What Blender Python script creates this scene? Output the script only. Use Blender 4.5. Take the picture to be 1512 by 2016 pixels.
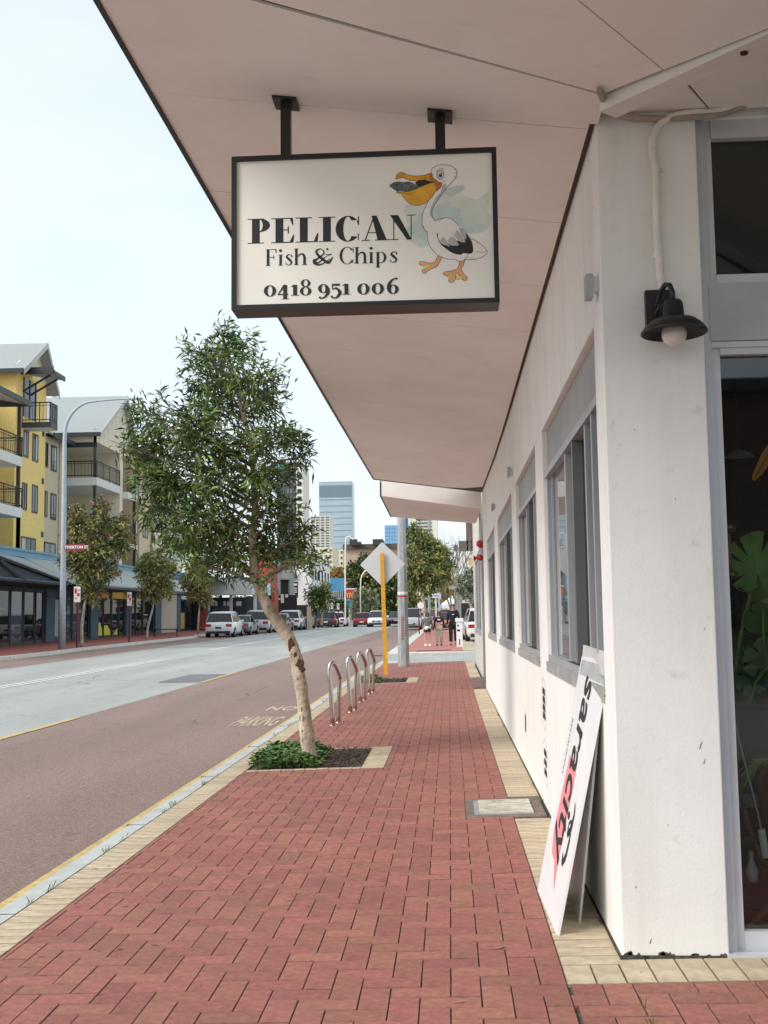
import bpy, bmesh, math, random
import numpy as np
from mathutils import Vector, Matrix

for o in list(bpy.data.objects):
    bpy.data.objects.remove(o)
S = bpy.context.scene
COL = S.collection
random.seed(7)

# ------------------------------------------------------------------ camera
F_PX = 2150.0                      # focal length in pixels of the 1512 x 2016 photograph
EYE = Vector((0.0, 0.0, 1.42))
a_ = Vector((129/F_PX, -205/F_PX, -1.0)).normalized()          # street direction seen by the camera
u_ = Vector((-.0124, 1.0, 0.0)); u_.z = -(a_.x*u_.x + a_.y*u_.y)/a_.z; u_.normalize()
r_ = a_.cross(u_)
ROT = Matrix((r_, a_, u_))
cam_d = bpy.data.cameras.new('camera'); cam = bpy.data.objects.new('camera', cam_d); COL.objects.link(cam)
cam.matrix_world = Matrix.Translation(EYE) @ ROT.to_4x4()
cam_d.sensor_fit = 'VERTICAL'; cam_d.sensor_height = 24.0; cam_d.lens = 24.0*F_PX/2016
cam_d.clip_start = 0.05; cam_d.clip_end = 6000
S.camera = cam
S.render.resolution_x = 768; S.render.resolution_y = 1024

# ------------------------------------------------------------------ daylight
SUN_EL, SUN_AZ = math.radians(38), math.radians(-122)   # azimuth measured from +Y (down the street) towards +X
W = bpy.data.worlds.new('World'); S.world = W; W.use_nodes = True
nt = W.node_tree; nt.nodes.clear()
def nd(t, kind, **kw):
    n = t.nodes.new(kind)
    for k, v in kw.items(): setattr(n, k, v)
    return n
out = nd(nt, 'ShaderNodeOutputWorld'); bg = nd(nt, 'ShaderNodeBackground'); bg.inputs['Strength'].default_value = 0.15
sky = nd(nt, 'ShaderNodeTexSky', sky_type='NISHITA', sun_disc=False, sun_elevation=SUN_EL, sun_rotation=SUN_AZ,
         air_density=1.0, dust_density=2.0, ozone_density=1.0)
# thin high cloud: the Nishita sky seen through a pale, softly mottled layer of overcast
tc = nd(nt, 'ShaderNodeTexCoord'); mp = nd(nt, 'ShaderNodeMapping'); mp.inputs['Scale'].default_value = (1, 1, 2.6)
ns = nd(nt, 'ShaderNodeTexNoise'); ns.inputs['Scale'].default_value = 2.6; ns.inputs['Detail'].default_value = 5; ns.inputs['Roughness'].default_value = .5
rp = nd(nt, 'ShaderNodeMapRange'); rp.inputs['From Min'].default_value = .3; rp.inputs['From Max'].default_value = .7
rp.inputs['To Min'].default_value = .70; rp.inputs['To Max'].default_value = .97
mx = nd(nt, 'ShaderNodeMix', data_type='RGBA')
mx.inputs[7].default_value = (3.0, 3.3, 3.46, 1)
nt.links.new(tc.outputs['Generated'], mp.inputs[0]); nt.links.new(mp.outputs[0], ns.inputs['Vector'])
nt.links.new(ns.outputs['Fac'], rp.inputs['Value']); nt.links.new(rp.outputs[0], mx.inputs[0])
nt.links.new(sky.outputs[0], mx.inputs[6]); nt.links.new(mx.outputs[2], bg.inputs['Color']); nt.links.new(bg.outputs[0], out.inputs[0])

sd = bpy.data.lights.new('sun', 'SUN'); sun = bpy.data.objects.new('sun', sd); COL.objects.link(sun)
sd.energy = 1.25; sd.angle = math.radians(25); sd.color = (1.0, .95, .88)
to_sun = Vector((math.sin(SUN_AZ)*math.cos(SUN_EL), math.cos(SUN_AZ)*math.cos(SUN_EL), math.sin(SUN_EL)))
sun.rotation_euler = to_sun.to_track_quat('Z', 'Y').to_euler()

S.view_settings.view_transform = 'Standard'; S.view_settings.look = 'None'
S.view_settings.exposure = 1.08; S.view_settings.gamma = 1; S.view_settings.use_curve_mapping = False
S.render.engine = 'CYCLES'
S.cycles.max_bounces = 10; S.cycles.diffuse_bounces = 5; S.cycles.transparent_max_bounces = 24

# ------------------------------------------------------------------ survey helpers: photo measurement + a known distance -> metres
def ray(px, py): return ROT @ Vector(((px-756)/F_PX, -(py-1008)/F_PX, -1))
def at(px, py, Y):
    d = ray(px, py); return EYE + d*(Y/d.y)
def onx(px, py, X):
    d = ray(px, py); return EYE + d*(X/d.x)
def onz(px, py, Z):
    d = ray(px, py); return EYE + d*((Z-EYE.z)/d.z)
def rise(Y):
    t = max(0.0, Y-15.0); return .0055*t*t/(t+8)
FALL = .025
def fz(x, y): return FALL*x + rise(y)        # height of the near footpath

# ------------------------------------------------------------------ materials
MATS = {}
def rgb(*c): return (c[0], c[1], c[2], 1)
def mat(name, col, rough=.7, metal=0.0, var=.12, scale=6.0, bump=0.0, bscale=60.0, col2=None, spec=None, island=0.0,
        stretch=(1, 1, 1), coat=0.0, emit=None, two=False, trans=0.0, sub=0.0, bdist=.01, stain=None):
    """principled material; base colour wanders with object-space noise, optional random value for each piece"""
    if name in MATS: return MATS[name]
    m = bpy.data.materials.new(name); m.use_nodes = True; t = m.node_tree; b = t.nodes['Principled BSDF']
    b.inputs['Roughness'].default_value = rough; b.inputs['Metallic'].default_value = metal
    if spec is not None: b.inputs['Specular IOR Level'].default_value = spec
    if coat: b.inputs['Coat Weight'].default_value = coat; b.inputs['Coat Roughness'].default_value = .05
    if trans: b.inputs['Transmission Weight'].default_value = trans
    if emit: b.inputs['Emission Color'].default_value = rgb(*emit[:3]); b.inputs['Emission Strength'].default_value = emit[3]
    tcn = nd(t, 'ShaderNodeTexCoord'); mpn = nd(t, 'ShaderNodeMapping'); mpn.inputs['Scale'].default_value = stretch
    t.links.new(tcn.outputs['Object'], mpn.inputs[0])
    n = nd(t, 'ShaderNodeTexNoise'); n.inputs['Scale'].default_value = scale; n.inputs['Detail'].default_value = 6; n.inputs['Roughness'].default_value = .65
    t.links.new(mpn.outputs[0], n.inputs['Vector'])
    r = nd(t, 'ShaderNodeValToRGB')
    c2 = col2 or tuple(max(0, c*(1-var*1.6)) for c in col); c1 = tuple(min(1, c*(1+var)) for c in col)
    r.color_ramp.elements[0].position = .3; r.color_ramp.elements[0].color = rgb(*c2)
    r.color_ramp.elements[1].position = .68; r.color_ramp.elements[1].color = rgb(*c1)
    t.links.new(n.outputs['Fac'], r.inputs[0]); last = r.outputs[0]
    if island:
        g = nd(t, 'ShaderNodeNewGeometry'); oi = nd(t, 'ShaderNodeObjectInfo')
        ad = nd(t, 'ShaderNodeMath', operation='ADD'); fr = nd(t, 'ShaderNodeMath', operation='FRACT')
        t.links.new(g.outputs['Random Per Island'], ad.inputs[0]); t.links.new(oi.outputs['Random'], ad.inputs[1]); t.links.new(ad.outputs[0], fr.inputs[0])
        mr = nd(t, 'ShaderNodeMapRange'); mr.inputs['To Min'].default_value = 1-island; mr.inputs['To Max'].default_value = 1+island*.8
        t.links.new(fr.outputs[0], mr.inputs['Value'])
        hs = nd(t, 'ShaderNodeHueSaturation'); t.links.new(mr.outputs[0], hs.inputs['Value']); t.links.new(last, hs.inputs['Color'])
        m2 = nd(t, 'ShaderNodeMath', operation='MULTIPLY_ADD'); m2.inputs[1].default_value = 7.31; m2.inputs[2].default_value = 0
        f2 = nd(t, 'ShaderNodeMath', operation='FRACT'); t.links.new(fr.outputs[0], m2.inputs[0]); t.links.new(m2.outputs[0], f2.inputs[0])
        mh = nd(t, 'ShaderNodeMapRange'); mh.inputs['To Min'].default_value = .5-island*.06; mh.inputs['To Max'].default_value = .5+island*.06
        t.links.new(f2.outputs[0], mh.inputs['Value']); t.links.new(mh.outputs[0], hs.inputs['Hue'])
        last = hs.outputs[0]
    for (sc_, st_, lo, hi, amt, tint) in (stain or []):      # blotches, streaks and spots fixed in the place
        ge = nd(t, 'ShaderNodeNewGeometry'); mm = nd(t, 'ShaderNodeMapping'); mm.inputs['Scale'].default_value = st_
        nn = nd(t, 'ShaderNodeTexNoise'); nn.inputs['Scale'].default_value = sc_; nn.inputs['Detail'].default_value = 5; nn.inputs['Roughness'].default_value = .6
        t.links.new(ge.outputs['Position'], mm.inputs[0]); t.links.new(mm.outputs[0], nn.inputs['Vector'])
        rr = nd(t, 'ShaderNodeMapRange'); rr.inputs['From Min'].default_value = lo; rr.inputs['From Max'].default_value = hi; rr.inputs['To Max'].default_value = amt
        t.links.new(nn.outputs['Fac'], rr.inputs['Value'])
        mc = nd(t, 'ShaderNodeMix', data_type='RGBA'); mc.inputs[7].default_value = rgb(*tint)
        t.links.new(rr.outputs[0], mc.inputs[0]); t.links.new(last, mc.inputs[6]); last = mc.outputs[2]
    t.links.new(last, b.inputs['Base Color'])
    if bump:
        nb = nd(t, 'ShaderNodeTexNoise'); nb.inputs['Scale'].default_value = bscale; nb.inputs['Detail'].default_value = 4
        t.links.new(tcn.outputs['Object'], nb.inputs['Vector'])
        bp = nd(t, 'ShaderNodeBump'); bp.inputs['Strength'].default_value = bump; bp.inputs['Distance'].default_value = bdist
        t.links.new(nb.outputs['Fac'], bp.inputs['Height']); t.links.new(bp.outputs[0], b.inputs['Normal'])
    MATS[name] = m; m['b'] = 1
    return m

def glass(name, tint=(.02, .025, .03), clear=.0, rough=.02):
    """window glass: fresnel reflection over a see-through (clear) or dark pane"""
    if name in MATS: return MATS[name]
    m = bpy.data.materials.new(name); m.use_nodes = True; t = m.node_tree; t.nodes.clear()
    o = nd(t, 'ShaderNodeOutputMaterial'); gl = nd(t, 'ShaderNodeBsdfGlossy'); gl.inputs['Roughness'].default_value = rough
    fr = nd(t, 'ShaderNodeFresnel'); fr.inputs['IOR'].default_value = 1.6
    mix = nd(t, 'ShaderNodeMixShader')
    df = nd(t, 'ShaderNodeBsdfDiffuse'); df.inputs['Color'].default_value = rgb(*tint)
    tr = nd(t, 'ShaderNodeBsdfTransparent'); tr.inputs['Color'].default_value = (.82, .86, .86, 1)
    m2 = nd(t, 'ShaderNodeMixShader'); m2.inputs[0].default_value = clear
    t.links.new(df.outputs[0], m2.inputs[1]); t.links.new(tr.outputs[0], m2.inputs[2])
    t.links.new(fr.outputs[0], mix.inputs[0]); t.links.new(m2.outputs[0], mix.inputs[1]); t.links.new(gl.outputs[0], mix.inputs[2])
    t.links.new(mix.outputs[0], o.inputs[0]); MATS[name] = m
    return m

# ------------------------------------------------------------------ mesh helpers
class MB:
    def __init__(s): s.v = []; s.f = []; s.m = []
    def add(s, vs, fs, mi=0):
        n = len(s.v); s.v += [tuple(p) for p in vs]; s.f += [tuple(i+n for i in f) for f in fs]; s.m += [mi]*len(fs); return s
    def box(s, x0, x1, y0, y1, z0, z1, mi=0):
        x0, x1 = min(x0, x1), max(x0, x1); y0, y1 = min(y0, y1), max(y0, y1); z0, z1 = min(z0, z1), max(z0, z1)
        return s.add([(x0,y0,z0),(x1,y0,z0),(x1,y1,z0),(x0,y1,z0),(x0,y0,z1),(x1,y0,z1),(x1,y1,z1),(x0,y1,z1)],
              [(0,3,2,1),(4,5,6,7),(0,1,5,4),(1,2,6,5),(2,3,7,6),(3,0,4,7)], mi)
    def hexa(s, p, mi=0):   # 8 points, bottom ring then top ring
        return s.add(p, [(0,3,2,1),(4,5,6,7),(0,1,5,4),(1,2,6,5),(2,3,7,6),(3,0,4,7)], mi)
    def poly(s, pts, mi=0): return s.add(pts, [tuple(range(len(pts)))], mi)
    def prism(s, pts, d, mi=0):
        d = Vector(d); n = len(pts); p = [Vector(q) for q in pts]
        return s.add(p+[q+d for q in p], [tuple(range(n))[::-1], tuple(range(n, 2*n))]+[(i, (i+1)%n, (i+1)%n+n, i+n) for i in range(n)], mi)
    def tube(s, path, r, n=8, mi=0, cap=True, sq=1.0):
        P = [Vector(p) for p in path]; R = r if isinstance(r, (list, tuple)) else [r]*len(P)
        base = len(s.v); prev = None
        for i, p in enumerate(P):
            t = (P[min(i+1, len(P)-1)]-P[max(i-1, 0)]).normalized()
            if prev is None: nrm = t.orthogonal().normalized() if abs(t.z) < .95 else Vector((1, 0, 0))
            else: nrm = prev
            nrm = (nrm-t*nrm.dot(t)).normalized(); prev = nrm; b = t.cross(nrm)
            for k in range(n):
                a = 2*math.pi*(k+.5)/n
                s.v.append(tuple(p+(nrm*math.cos(a)+b*math.sin(a)*sq)*R[i]))
        for i in range(len(P)-1):
            for k in range(n):
                s.f.append((base+i*n+k, base+i*n+(k+1)%n, base+(i+1)*n+(k+1)%n, base+(i+1)*n+k)); s.m.append(mi)
        if cap:
            s.f.append(tuple(base+k for k in range(n))[::-1]); s.m.append(mi)
            s.f.append(tuple(base+(len(P)-1)*n+k for k in range(n))); s.m.append(mi)
        return s
    def lathe(s, prof, c, n=24, mi=0, axis='z'):
        base = len(s.v); c = Vector(c)
        for r, h in prof:
            for k in range(n):
                a = 2*math.pi*k/n
                q = Vector((r*math.cos(a), r*math.sin(a), h))
                if axis == 'y': q = Vector((q.x, q.z, q.y))
                if axis == 'x': q = Vector((q.z, q.x, q.y))
                s.v.append(tuple(c+q))
        for i in range(len(prof)-1):
            for k in range(n):
                s.f.append((base+i*n+k, base+i*n+(k+1)%n, base+(i+1)*n+(k+1)%n, base+(i+1)*n+k)); s.m.append(mi)
        return s
    def loft(s, rings, mi=0, cap=True):
        base = len(s.v); n = len(rings[0])
        for r in rings: s.v += [tuple(p) for p in r]
        for i in range(len(rings)-1):
            for k in range(n):
                s.f.append((base+i*n+k, base+i*n+(k+1)%n, base+(i+1)*n+(k+1)%n, base+(i+1)*n+k)); s.m.append(mi)
        if cap:
            s.f.append(tuple(base+k for k in range(n))[::-1]); s.m.append(mi)
            s.f.append(tuple(base+(len(rings)-1)*n+k for k in range(n))); s.m.append(mi)
        return s
    def mesh(s, name, mats, smooth=False):
        me = bpy.data.meshes.new(name); me.from_pydata(s.v, [], s.f)
        for m in (mats if isinstance(mats, (list, tuple)) else [mats]): me.materials.append(m)
        if len(me.materials) > 1: me.polygons.foreach_set('material_index', s.m)
        if smooth: me.shade_smooth() if smooth is True else me.shade_smooth()
        me.update(); return me
    def build(s, name, mats, parent=None, smooth=False, **kw):
        return link(name, s.mesh(name, mats, smooth), parent, **kw)

def link(name, me, parent=None, label=None, cat=None, group=None, kind=None, origin=None):
    o = bpy.data.objects.new(name, me); COL.objects.link(o)
    if origin is not None:                       # top-level mesh: put its origin at its base
        me.transform(Matrix.Translation(-Vector(origin))); o.location = origin
    if parent is not None:
        o.parent = parent
        if parent.parent is None and not parent.get('local') : o.location = -parent.location
    if label: o['label'] = label
    if cat: o['category'] = cat
    if group: o['group'] = group
    if kind: o['kind'] = kind
    return o

def thing(name, label, cat, loc=(0, 0, 0), group=None, local=False):
    o = bpy.data.objects.new(name, None); COL.objects.link(o); o.location = loc; o.empty_display_size = .1
    o['label'] = label; o['category'] = cat
    if group: o['group'] = group
    if local: o['local'] = 1
    return o
def copy_tree(o, parent=None):
    c = o.copy(); COL.objects.link(c)
    if parent is not None: c.parent = parent
    for ch in KIDS(o): copy_tree(ch, c)
    return c
def KIDS(o): return [c for c in bpy.data.objects if c.parent == o]
def fast_mesh(name, V, Fq, mats, mi=None, n=4):
    """numpy arrays -> mesh; V (k,3), Fq (m,n)"""
    me = bpy.data.meshes.new(name); V = np.asarray(V, np.float32); Fq = np.asarray(Fq, np.int32)
    me.vertices.add(len(V)); me.vertices.foreach_set('co', V.ravel())
    me.loops.add(Fq.size); me.loops.foreach_set('vertex_index', Fq.ravel())
    me.polygons.add(len(Fq)); me.polygons.foreach_set('loop_start', np.arange(0, Fq.size, n, dtype=np.int32))
    for m in (mats if isinstance(mats, (list, tuple)) else [mats]): me.materials.append(m)
    if mi is not None: me.polygons.foreach_set('material_index', np.asarray(mi, np.int32))
    me.update(calc_edges=True); return me
def text_mesh(body, size, shear=0.0, extrude=.001, space=1.0, bold=0.0):
    cu = bpy.data.curves.new('t', 'FONT'); cu.body = body; cu.size = size; cu.shear = shear; cu.extrude = extrude; cu.space_character = space
    cu.offset = bold; cu.align_x = 'CENTER'; cu.align_y = 'CENTER'; cu.resolution_u = 3
    o = bpy.data.objects.new('t', cu); COL.objects.link(o)
    dg = bpy.context.evaluated_depsgraph_get(); dg.update()
    me = bpy.data.meshes.new_from_object(o.evaluated_get(dg)); bpy.data.objects.remove(o); return me
def text_part(name, body, size, m, parent, origin, xdir, ydir, **kw):
    me = text_mesh(body, size, **kw)
    X = Vector(xdir).normalized(); Y = Vector(ydir).normalized(); Z = X.cross(Y)
    M = Matrix.Translation(origin) @ Matrix((X, Y, Z)).transposed().to_4x4()
    me.transform(M); me.materials.clear(); me.materials.append(m)
    return link(name, me, parent)
# ------------------------------------------------------------------ palette
M_brick = mat('red_clay_paver', (.35, .134, .103), rough=.82, var=.22, scale=26, bump=.5, bscale=220, island=.15, bdist=.003,
    stain=[(1.1, (1, .6, 1), .42, .75, .45, (.21, .095, .075)), (13, (1, 1, 1), .68, .74, .7, (.07, .05, .045)), (5, (1, 1, 1), .62, .8, .35, (.46, .27, .2))])
M_cream = mat('cream_paver', (.56, .46, .32), rough=.85, var=.2, scale=9, bump=.35, bscale=160, island=.1, bdist=.003, stain=[(2.2, (1, 1, 1), .45, .8, .5, (.30, .24, .17)), (15, (1, 1, 1), .68, .75, .6, (.12, .1, .08))])
M_bed = mat('jointing_sand', (.15, .115, .095), rough=.95, var=.3, scale=30, bump=.4, bscale=300)
M_kerb = mat('kerb_concrete', (.50, .53, .51), rough=.85, var=.12, scale=5, bump=.3, bscale=120)
M_kerb2 = mat('pale_kerb_concrete', (.60, .58, .52), rough=.85, var=.12, scale=5)
M_yline = mat('yellow_road_paint', (.62, .45, .17), rough=.7, var=.2, scale=20, stain=[(6, (1, .5, 1), .56, .64, .75, (.34, .28, .22)), (35, (1, 1, 1), .6, .66, .6, (.3, .26, .22))])
M_wline = mat('white_road_paint', (.75, .76, .74), rough=.7, var=.12, scale=20, stain=[(7, (1, 1, 1), .58, .64, .8, (.4, .42, .41)), (30, (1, 1, 1), .6, .66, .7, (.36, .38, .37))])
M_render = mat('white_render', (.84, .83, .81), rough=.85, var=.03, scale=1.6, bump=.25, bscale=95, bdist=.005,
    stain=[(1.5, (3, 3, .35), .45, .85, .35, (.52, .49, .42)), (9, (1, 1, 1), .62, .78, .6, (.52, .48, .42)), (3.5, (1, 4, .5), .62, .8, .4, (.5, .48, .38))])
M_soffit = mat('soffit_paint', (.91, .865, .83), rough=.7, var=.03, scale=2.2, stain=[(1.3, (1, .5, 1), .45, .85, .3, (.58, .50, .44)), (6, (1, 3, 1), .64, .8, .3, (.5, .43, .38))])
M_alu = mat('grey_aluminium', (.42, .44, .46), rough=.38, metal=.25, var=.05, scale=3)
M_alud = mat('dark_aluminium', (.16, .17, .18), rough=.4, metal=.3, var=.05)
M_alul = mat('pale_aluminium', (.62, .64, .66), rough=.35, metal=.2, var=.05)
M_black = mat('black_metal', (.012, .012, .014), rough=.42, var=.1)
M_white = mat('white_paint', (.8, .8, .79), rough=.5, var=.04)
M_steel = mat('stainless_steel', (.50, .47, .45), rough=.22, metal=1.0, var=.05)
M_galv = mat('galvanised_steel', (.40, .43, .44), rough=.5, metal=.35, var=.2, scale=12, stretch=(1, 1, .3))
M_red = mat('red_paint', (.5, .02, .03), rough=.35, var=.08)
M_dark = mat('dark_interior', (.03, .03, .032), rough=.9, var=.1)
G_clear = glass('shop_glass', clear=1.0)
G_dark = glass('dark_window_glass', (.012, .014, .016))
G_mid = glass('grey_window_glass', (.10, .12, .14))

# road: asphalt and the red lane material get their own speckle
def ground_mat(name, c1, c2, sp, bigscale=.35, patch=.5):
    m = bpy.data.materials.new(name); m.use_nodes = True; t = m.node_tree; b = t.nodes['Principled BSDF']
    b.inputs['Roughness'].default_value = .88; b.inputs['Specular IOR Level'].default_value = .3
    tcn = nd(t, 'ShaderNodeTexCoord')
    big = nd(t, 'ShaderNodeTexNoise'); big.inputs['Scale'].default_value = bigscale; big.inputs['Detail'].default_value = 5
    st = nd(t, 'ShaderNodeMapping'); st.inputs['Scale'].default_value = (2.2, .35, 1)
    t.links.new(tcn.outputs['Object'], st.inputs[0]); t.links.new(st.outputs[0], big.inputs['Vector'])
    r = nd(t, 'ShaderNodeValToRGB'); r.color_ramp.elements[0].position = .3; r.color_ramp.elements[1].position = .7
    r.color_ramp.elements[0].color = rgb(*c1); r.color_ramp.elements[1].color = rgb(*c2); t.links.new(big.outputs['Fac'], r.inputs[0])
    sm = nd(t, 'ShaderNodeTexVoronoi'); sm.inputs['Scale'].default_value = 95; t.links.new(tcn.outputs['Object'], sm.inputs['Vector'])
    sc = nd(t, 'ShaderNodeSeparateColor'); t.links.new(sm.outputs['Color'], sc.inputs[0])
    mr = nd(t, 'ShaderNodeMapRange'); mr.inputs['To Min'].default_value = 1-sp; mr.inputs['To Max'].default_value = 1+sp; t.links.new(sc.outputs[0], mr.inputs['Value'])
    hs = nd(t, 'ShaderNodeHueSaturation'); t.links.new(r.outputs[0], hs.inputs['Color']); t.links.new(mr.outputs[0], hs.inputs['Value'])
    # hairline cracks, oil spots and darker wheel tracks
    last = hs.outputs[0]; ge = nd(t, 'ShaderNodeNewGeometry'); wn = nd(t, 'ShaderNodeTexNoise'); wn.inputs['Scale'].default_value = 1.3; t.links.new(ge.outputs['Position'], wn.inputs['Vector'])
    wa = nd(t, 'ShaderNodeMix', data_type='VECTOR'); wa.inputs[0].default_value = .35; t.links.new(ge.outputs['Position'], wa.inputs[4]); t.links.new(wn.outputs['Color'], wa.inputs[5])
    vo = nd(t, 'ShaderNodeTexVoronoi', feature='DISTANCE_TO_EDGE'); vo.inputs['Scale'].default_value = .42; t.links.new(wa.outputs[1], vo.inputs['Vector'])
    lt = nd(t, 'ShaderNodeMath', operation='LESS_THAN'); lt.inputs[1].default_value = .004; t.links.new(vo.outputs['Distance'], lt.inputs[0])
    mk = nd(t, 'ShaderNodeTexNoise'); mk.inputs['Scale'].default_value = .23; t.links.new(ge.outputs['Position'], mk.inputs['Vector'])
    gt = nd(t, 'ShaderNodeMath', operation='GREATER_THAN'); gt.inputs[1].default_value = .52; t.links.new(mk.outputs['Fac'], gt.inputs[0])
    mu = nd(t, 'ShaderNodeMath', operation='MULTIPLY'); t.links.new(lt.outputs[0], mu.inputs[0]); t.links.new(gt.outputs[0], mu.inputs[1])
    m3 = nd(t, 'ShaderNodeMath', operation='MULTIPLY'); m3.inputs[1].default_value = .55; t.links.new(mu.outputs[0], m3.inputs[0])
    c3 = nd(t, 'ShaderNodeMix', data_type='RGBA'); c3.inputs[7].default_value = (.07, .07, .07, 1); t.links.new(m3.outputs[0], c3.inputs[0]); t.links.new(last, c3.inputs[6]); last = c3.outputs[2]
    for sc_, st_, lo, hi, amt in ((3.0, (1, .7, 1), .66, .76, .35), (.9, (1.0, .06, 1), .5, .8, .22)):
        mm = nd(t, 'ShaderNodeMapping'); mm.inputs['Scale'].default_value = st_; nn = nd(t, 'ShaderNodeTexNoise'); nn.inputs['Scale'].default_value = sc_
        t.links.new(ge.outputs['Position'], mm.inputs[0]); t.links.new(mm.outputs[0], nn.inputs['Vector'])
        rr = nd(t, 'ShaderNodeMapRange'); rr.inputs['From Min'].default_value = lo; rr.inputs['From Max'].default_value = hi; rr.inputs['To Max'].default_value = amt; t.links.new(nn.outputs['Fac'], rr.inputs['Value'])
        c4 = nd(t, 'ShaderNodeMix', data_type='RGBA'); c4.inputs[7].default_value = tuple(c*.45 for c in c1)+(1,); t.links.new(rr.outputs[0], c4.inputs[0]); t.links.new(last, c4.inputs[6]); last = c4.outputs[2]
    t.links.new(last, b.inputs['Base Color'])
    bp = nd(t, 'ShaderNodeBump'); bp.inputs['Strength'].default_value = .4; bp.inputs['Distance'].default_value = .004
    t.links.new(sm.outputs['Distance'], bp.inputs['Height']); t.links.new(bp.outputs[0], b.inputs['Normal'])
    return m
M_asph = ground_mat('grey_asphalt', (.325, .335, .315), (.42, .43, .405), .18)
M_redasph = ground_mat('red_lane_asphalt', (.24, .17, .150), (.30, .212, .185), .36)
M_earth = mat('dry_ground', (.30, .28, .24), rough=.95, var=.2, scale=.2)

def struct(name, mb, m, **kw): return mb.build(name, m, kind='structure', **kw)
def strip(mb, xs, Ys, z, mi=0):
    """ribbon between x polylines that follows the rise of the street; xs = (xa, xb) or callables of Y"""
    fa = xs[0] if callable(xs[0]) else (lambda y: xs[0]); fb = xs[1] if callable(xs[1]) else (lambda y: xs[1])
    zf = z if callable(z) else (lambda x, y: z+rise(y))
    n = len(mb.v)
    for y in Ys: mb.v += [(fa(y), y, zf(fa(y), y)), (fb(y), y, zf(fb(y), y))]
    for i in range(len(Ys)-1):
        mb.f.append((n+2*i, n+2*i+1, n+2*i+3, n+2*i+2)); mb.m.append(mi)
    return mb
def yr(a, b, st=2.0):
    n = max(1, int(round((b-a)/st))); return [a+(b-a)*i/n for i in range(n+1)]
def leftkerb(y):
    pts = [(-20, -17.1), (47, -17.1), (52, -17.45), (76, -17.55), (80, -18.5), (123, -18.5), (127, -17.4), (400, -17.4)]
    for (ya, xa), (yb, xb) in zip(pts, pts[1:]):
        if y <= yb:
            t = max(0, (y-ya)/(yb-ya)); t = t*t*(3-2*t); return xa+(xb-xa)*t
    return pts[-1][1]

ROAD = -.165
far = yr(200, 420, 20)
# terrain to the horizon, below everything
g = MB(); g.add([(-4000, -400, -.9), (4000, -400, -.9), (4000, 5500, -.9), (-4000, 5500, -.9)], [(0, 1, 2, 3)])
struct('ground', g, M_earth)
Ya = yr(-4, 200, 2)+far[1:]
struct('road', strip(MB(), (leftkerb, -2.38), Ya, ROAD-.004), M_asph)
side = MB(); strip(side, (-2.38, 14), yr(33.35, 41.2, 1.5), lambda x, y: ROAD-.004+rise(y)+.02*(x+2.4)*(1 if x > -2.3 else 0)); struct('side_street', side, M_asph)
struct('red_kerb_lane', strip(MB(), (-6.12, -2.385), Ya, ROAD), M_redasph)
struct('far_red_kerb_lane', strip(MB(), (lambda y: leftkerb(y)+.02, lambda y: -14.35-.012*min(60, max(0, y-34))), Ya, ROAD), M_redasph)
# painted lines
def mark(name, xs, a, b, m, z=.004): struct(name, strip(MB(), xs, yr(a, b, 1.5), ROAD+z), m)
mark('yellow_edge_line', (-2.56, -2.46), 2.0, 31.5, M_yline)
mark('yellow_edge_line', (-2.56, -2.46), 43, 130, M_yline)
for a, b in ((11.5, 17.7), (26.8, 31.3), (40.2, 44.4), (54.5, 58.8), (68.5, 72.5), (82, 86), (96, 100)):
    mark('yellow_lane_dash', (-6.17, -6.05), a, b, M_yline, z=.008)
mark('white_centre_line', (-10.60, -10.48), 18, 41.0, M_wline)
mark('white_centre_line', (-10.86, -10.74), 18, 41.0, M_wline)
mark('white_centre_line', (-11.2, -11.02), 50.5, 72, M_wline)
mark('white_centre_line', (-11.5, -11.3), 78, 150, M_wline)
mark('asphalt_patch', (-7.25, -6.2), 26.9, 30.3, mat('dark_asphalt', (.17, .18, .18), rough=.9, var=.12, scale=2))
# worn painted words NO PARKING beside the kerb
def road_word(body, x, y, size, sx=1.0):
    me = text_mesh(body, size, bold=.008)
    me.transform(Matrix.Translation((x, y, ROAD+.004+rise(y))) @ Matrix.Rotation(-math.pi/2, 4, 'Z') @ Matrix.Diagonal((1.0, sx, 1, 1)))
    me.materials.clear(); me.materials.append(mat('worn_yellow_paint', (.52, .43, .28), rough=.8, var=.3, scale=18, col2=(.25, .2, .17)))
    link('road_lettering', me, kind='structure')
def road_word2(body, x, y, w, h):
    me = text_mesh(body, 1.0, bold=.015, extrude=.002); xs = [v.co.x for v in me.vertices]; ys = [v.co.y for v in me.vertices]
    me.transform(Matrix.Translation((x, y, ROAD+.003+rise(y))) @ Matrix.Diagonal((w/(max(xs)-min(xs)), h/(max(ys)-min(ys)), 1, 1)))
    me.materials.clear(); me.materials.append(mat('worn_yellow_paint', (.60, .50, .34), rough=.8, var=.3, scale=18, col2=(.3, .24, .19)))
    link('road_lettering', me, kind='structure')
road_word2('PARKING', -2.98, 16.9, .66, 1.5); road_word2('NO', -2.95, 19.2, .5, .8)
# small road drain grate
struct('drain_grate', MB().box(-2.9, -2.45, 41.5, 42.0, ROAD+rise(41)+.002, ROAD+rise(41)+.02), M_dark)
for k in range(4):
    struct('white_give_way_bar', strip(MB(), (-2.3, -1.75), [34.3+k*.75, 34.65+k*.75], ROAD+.012), M_wline)

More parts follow.
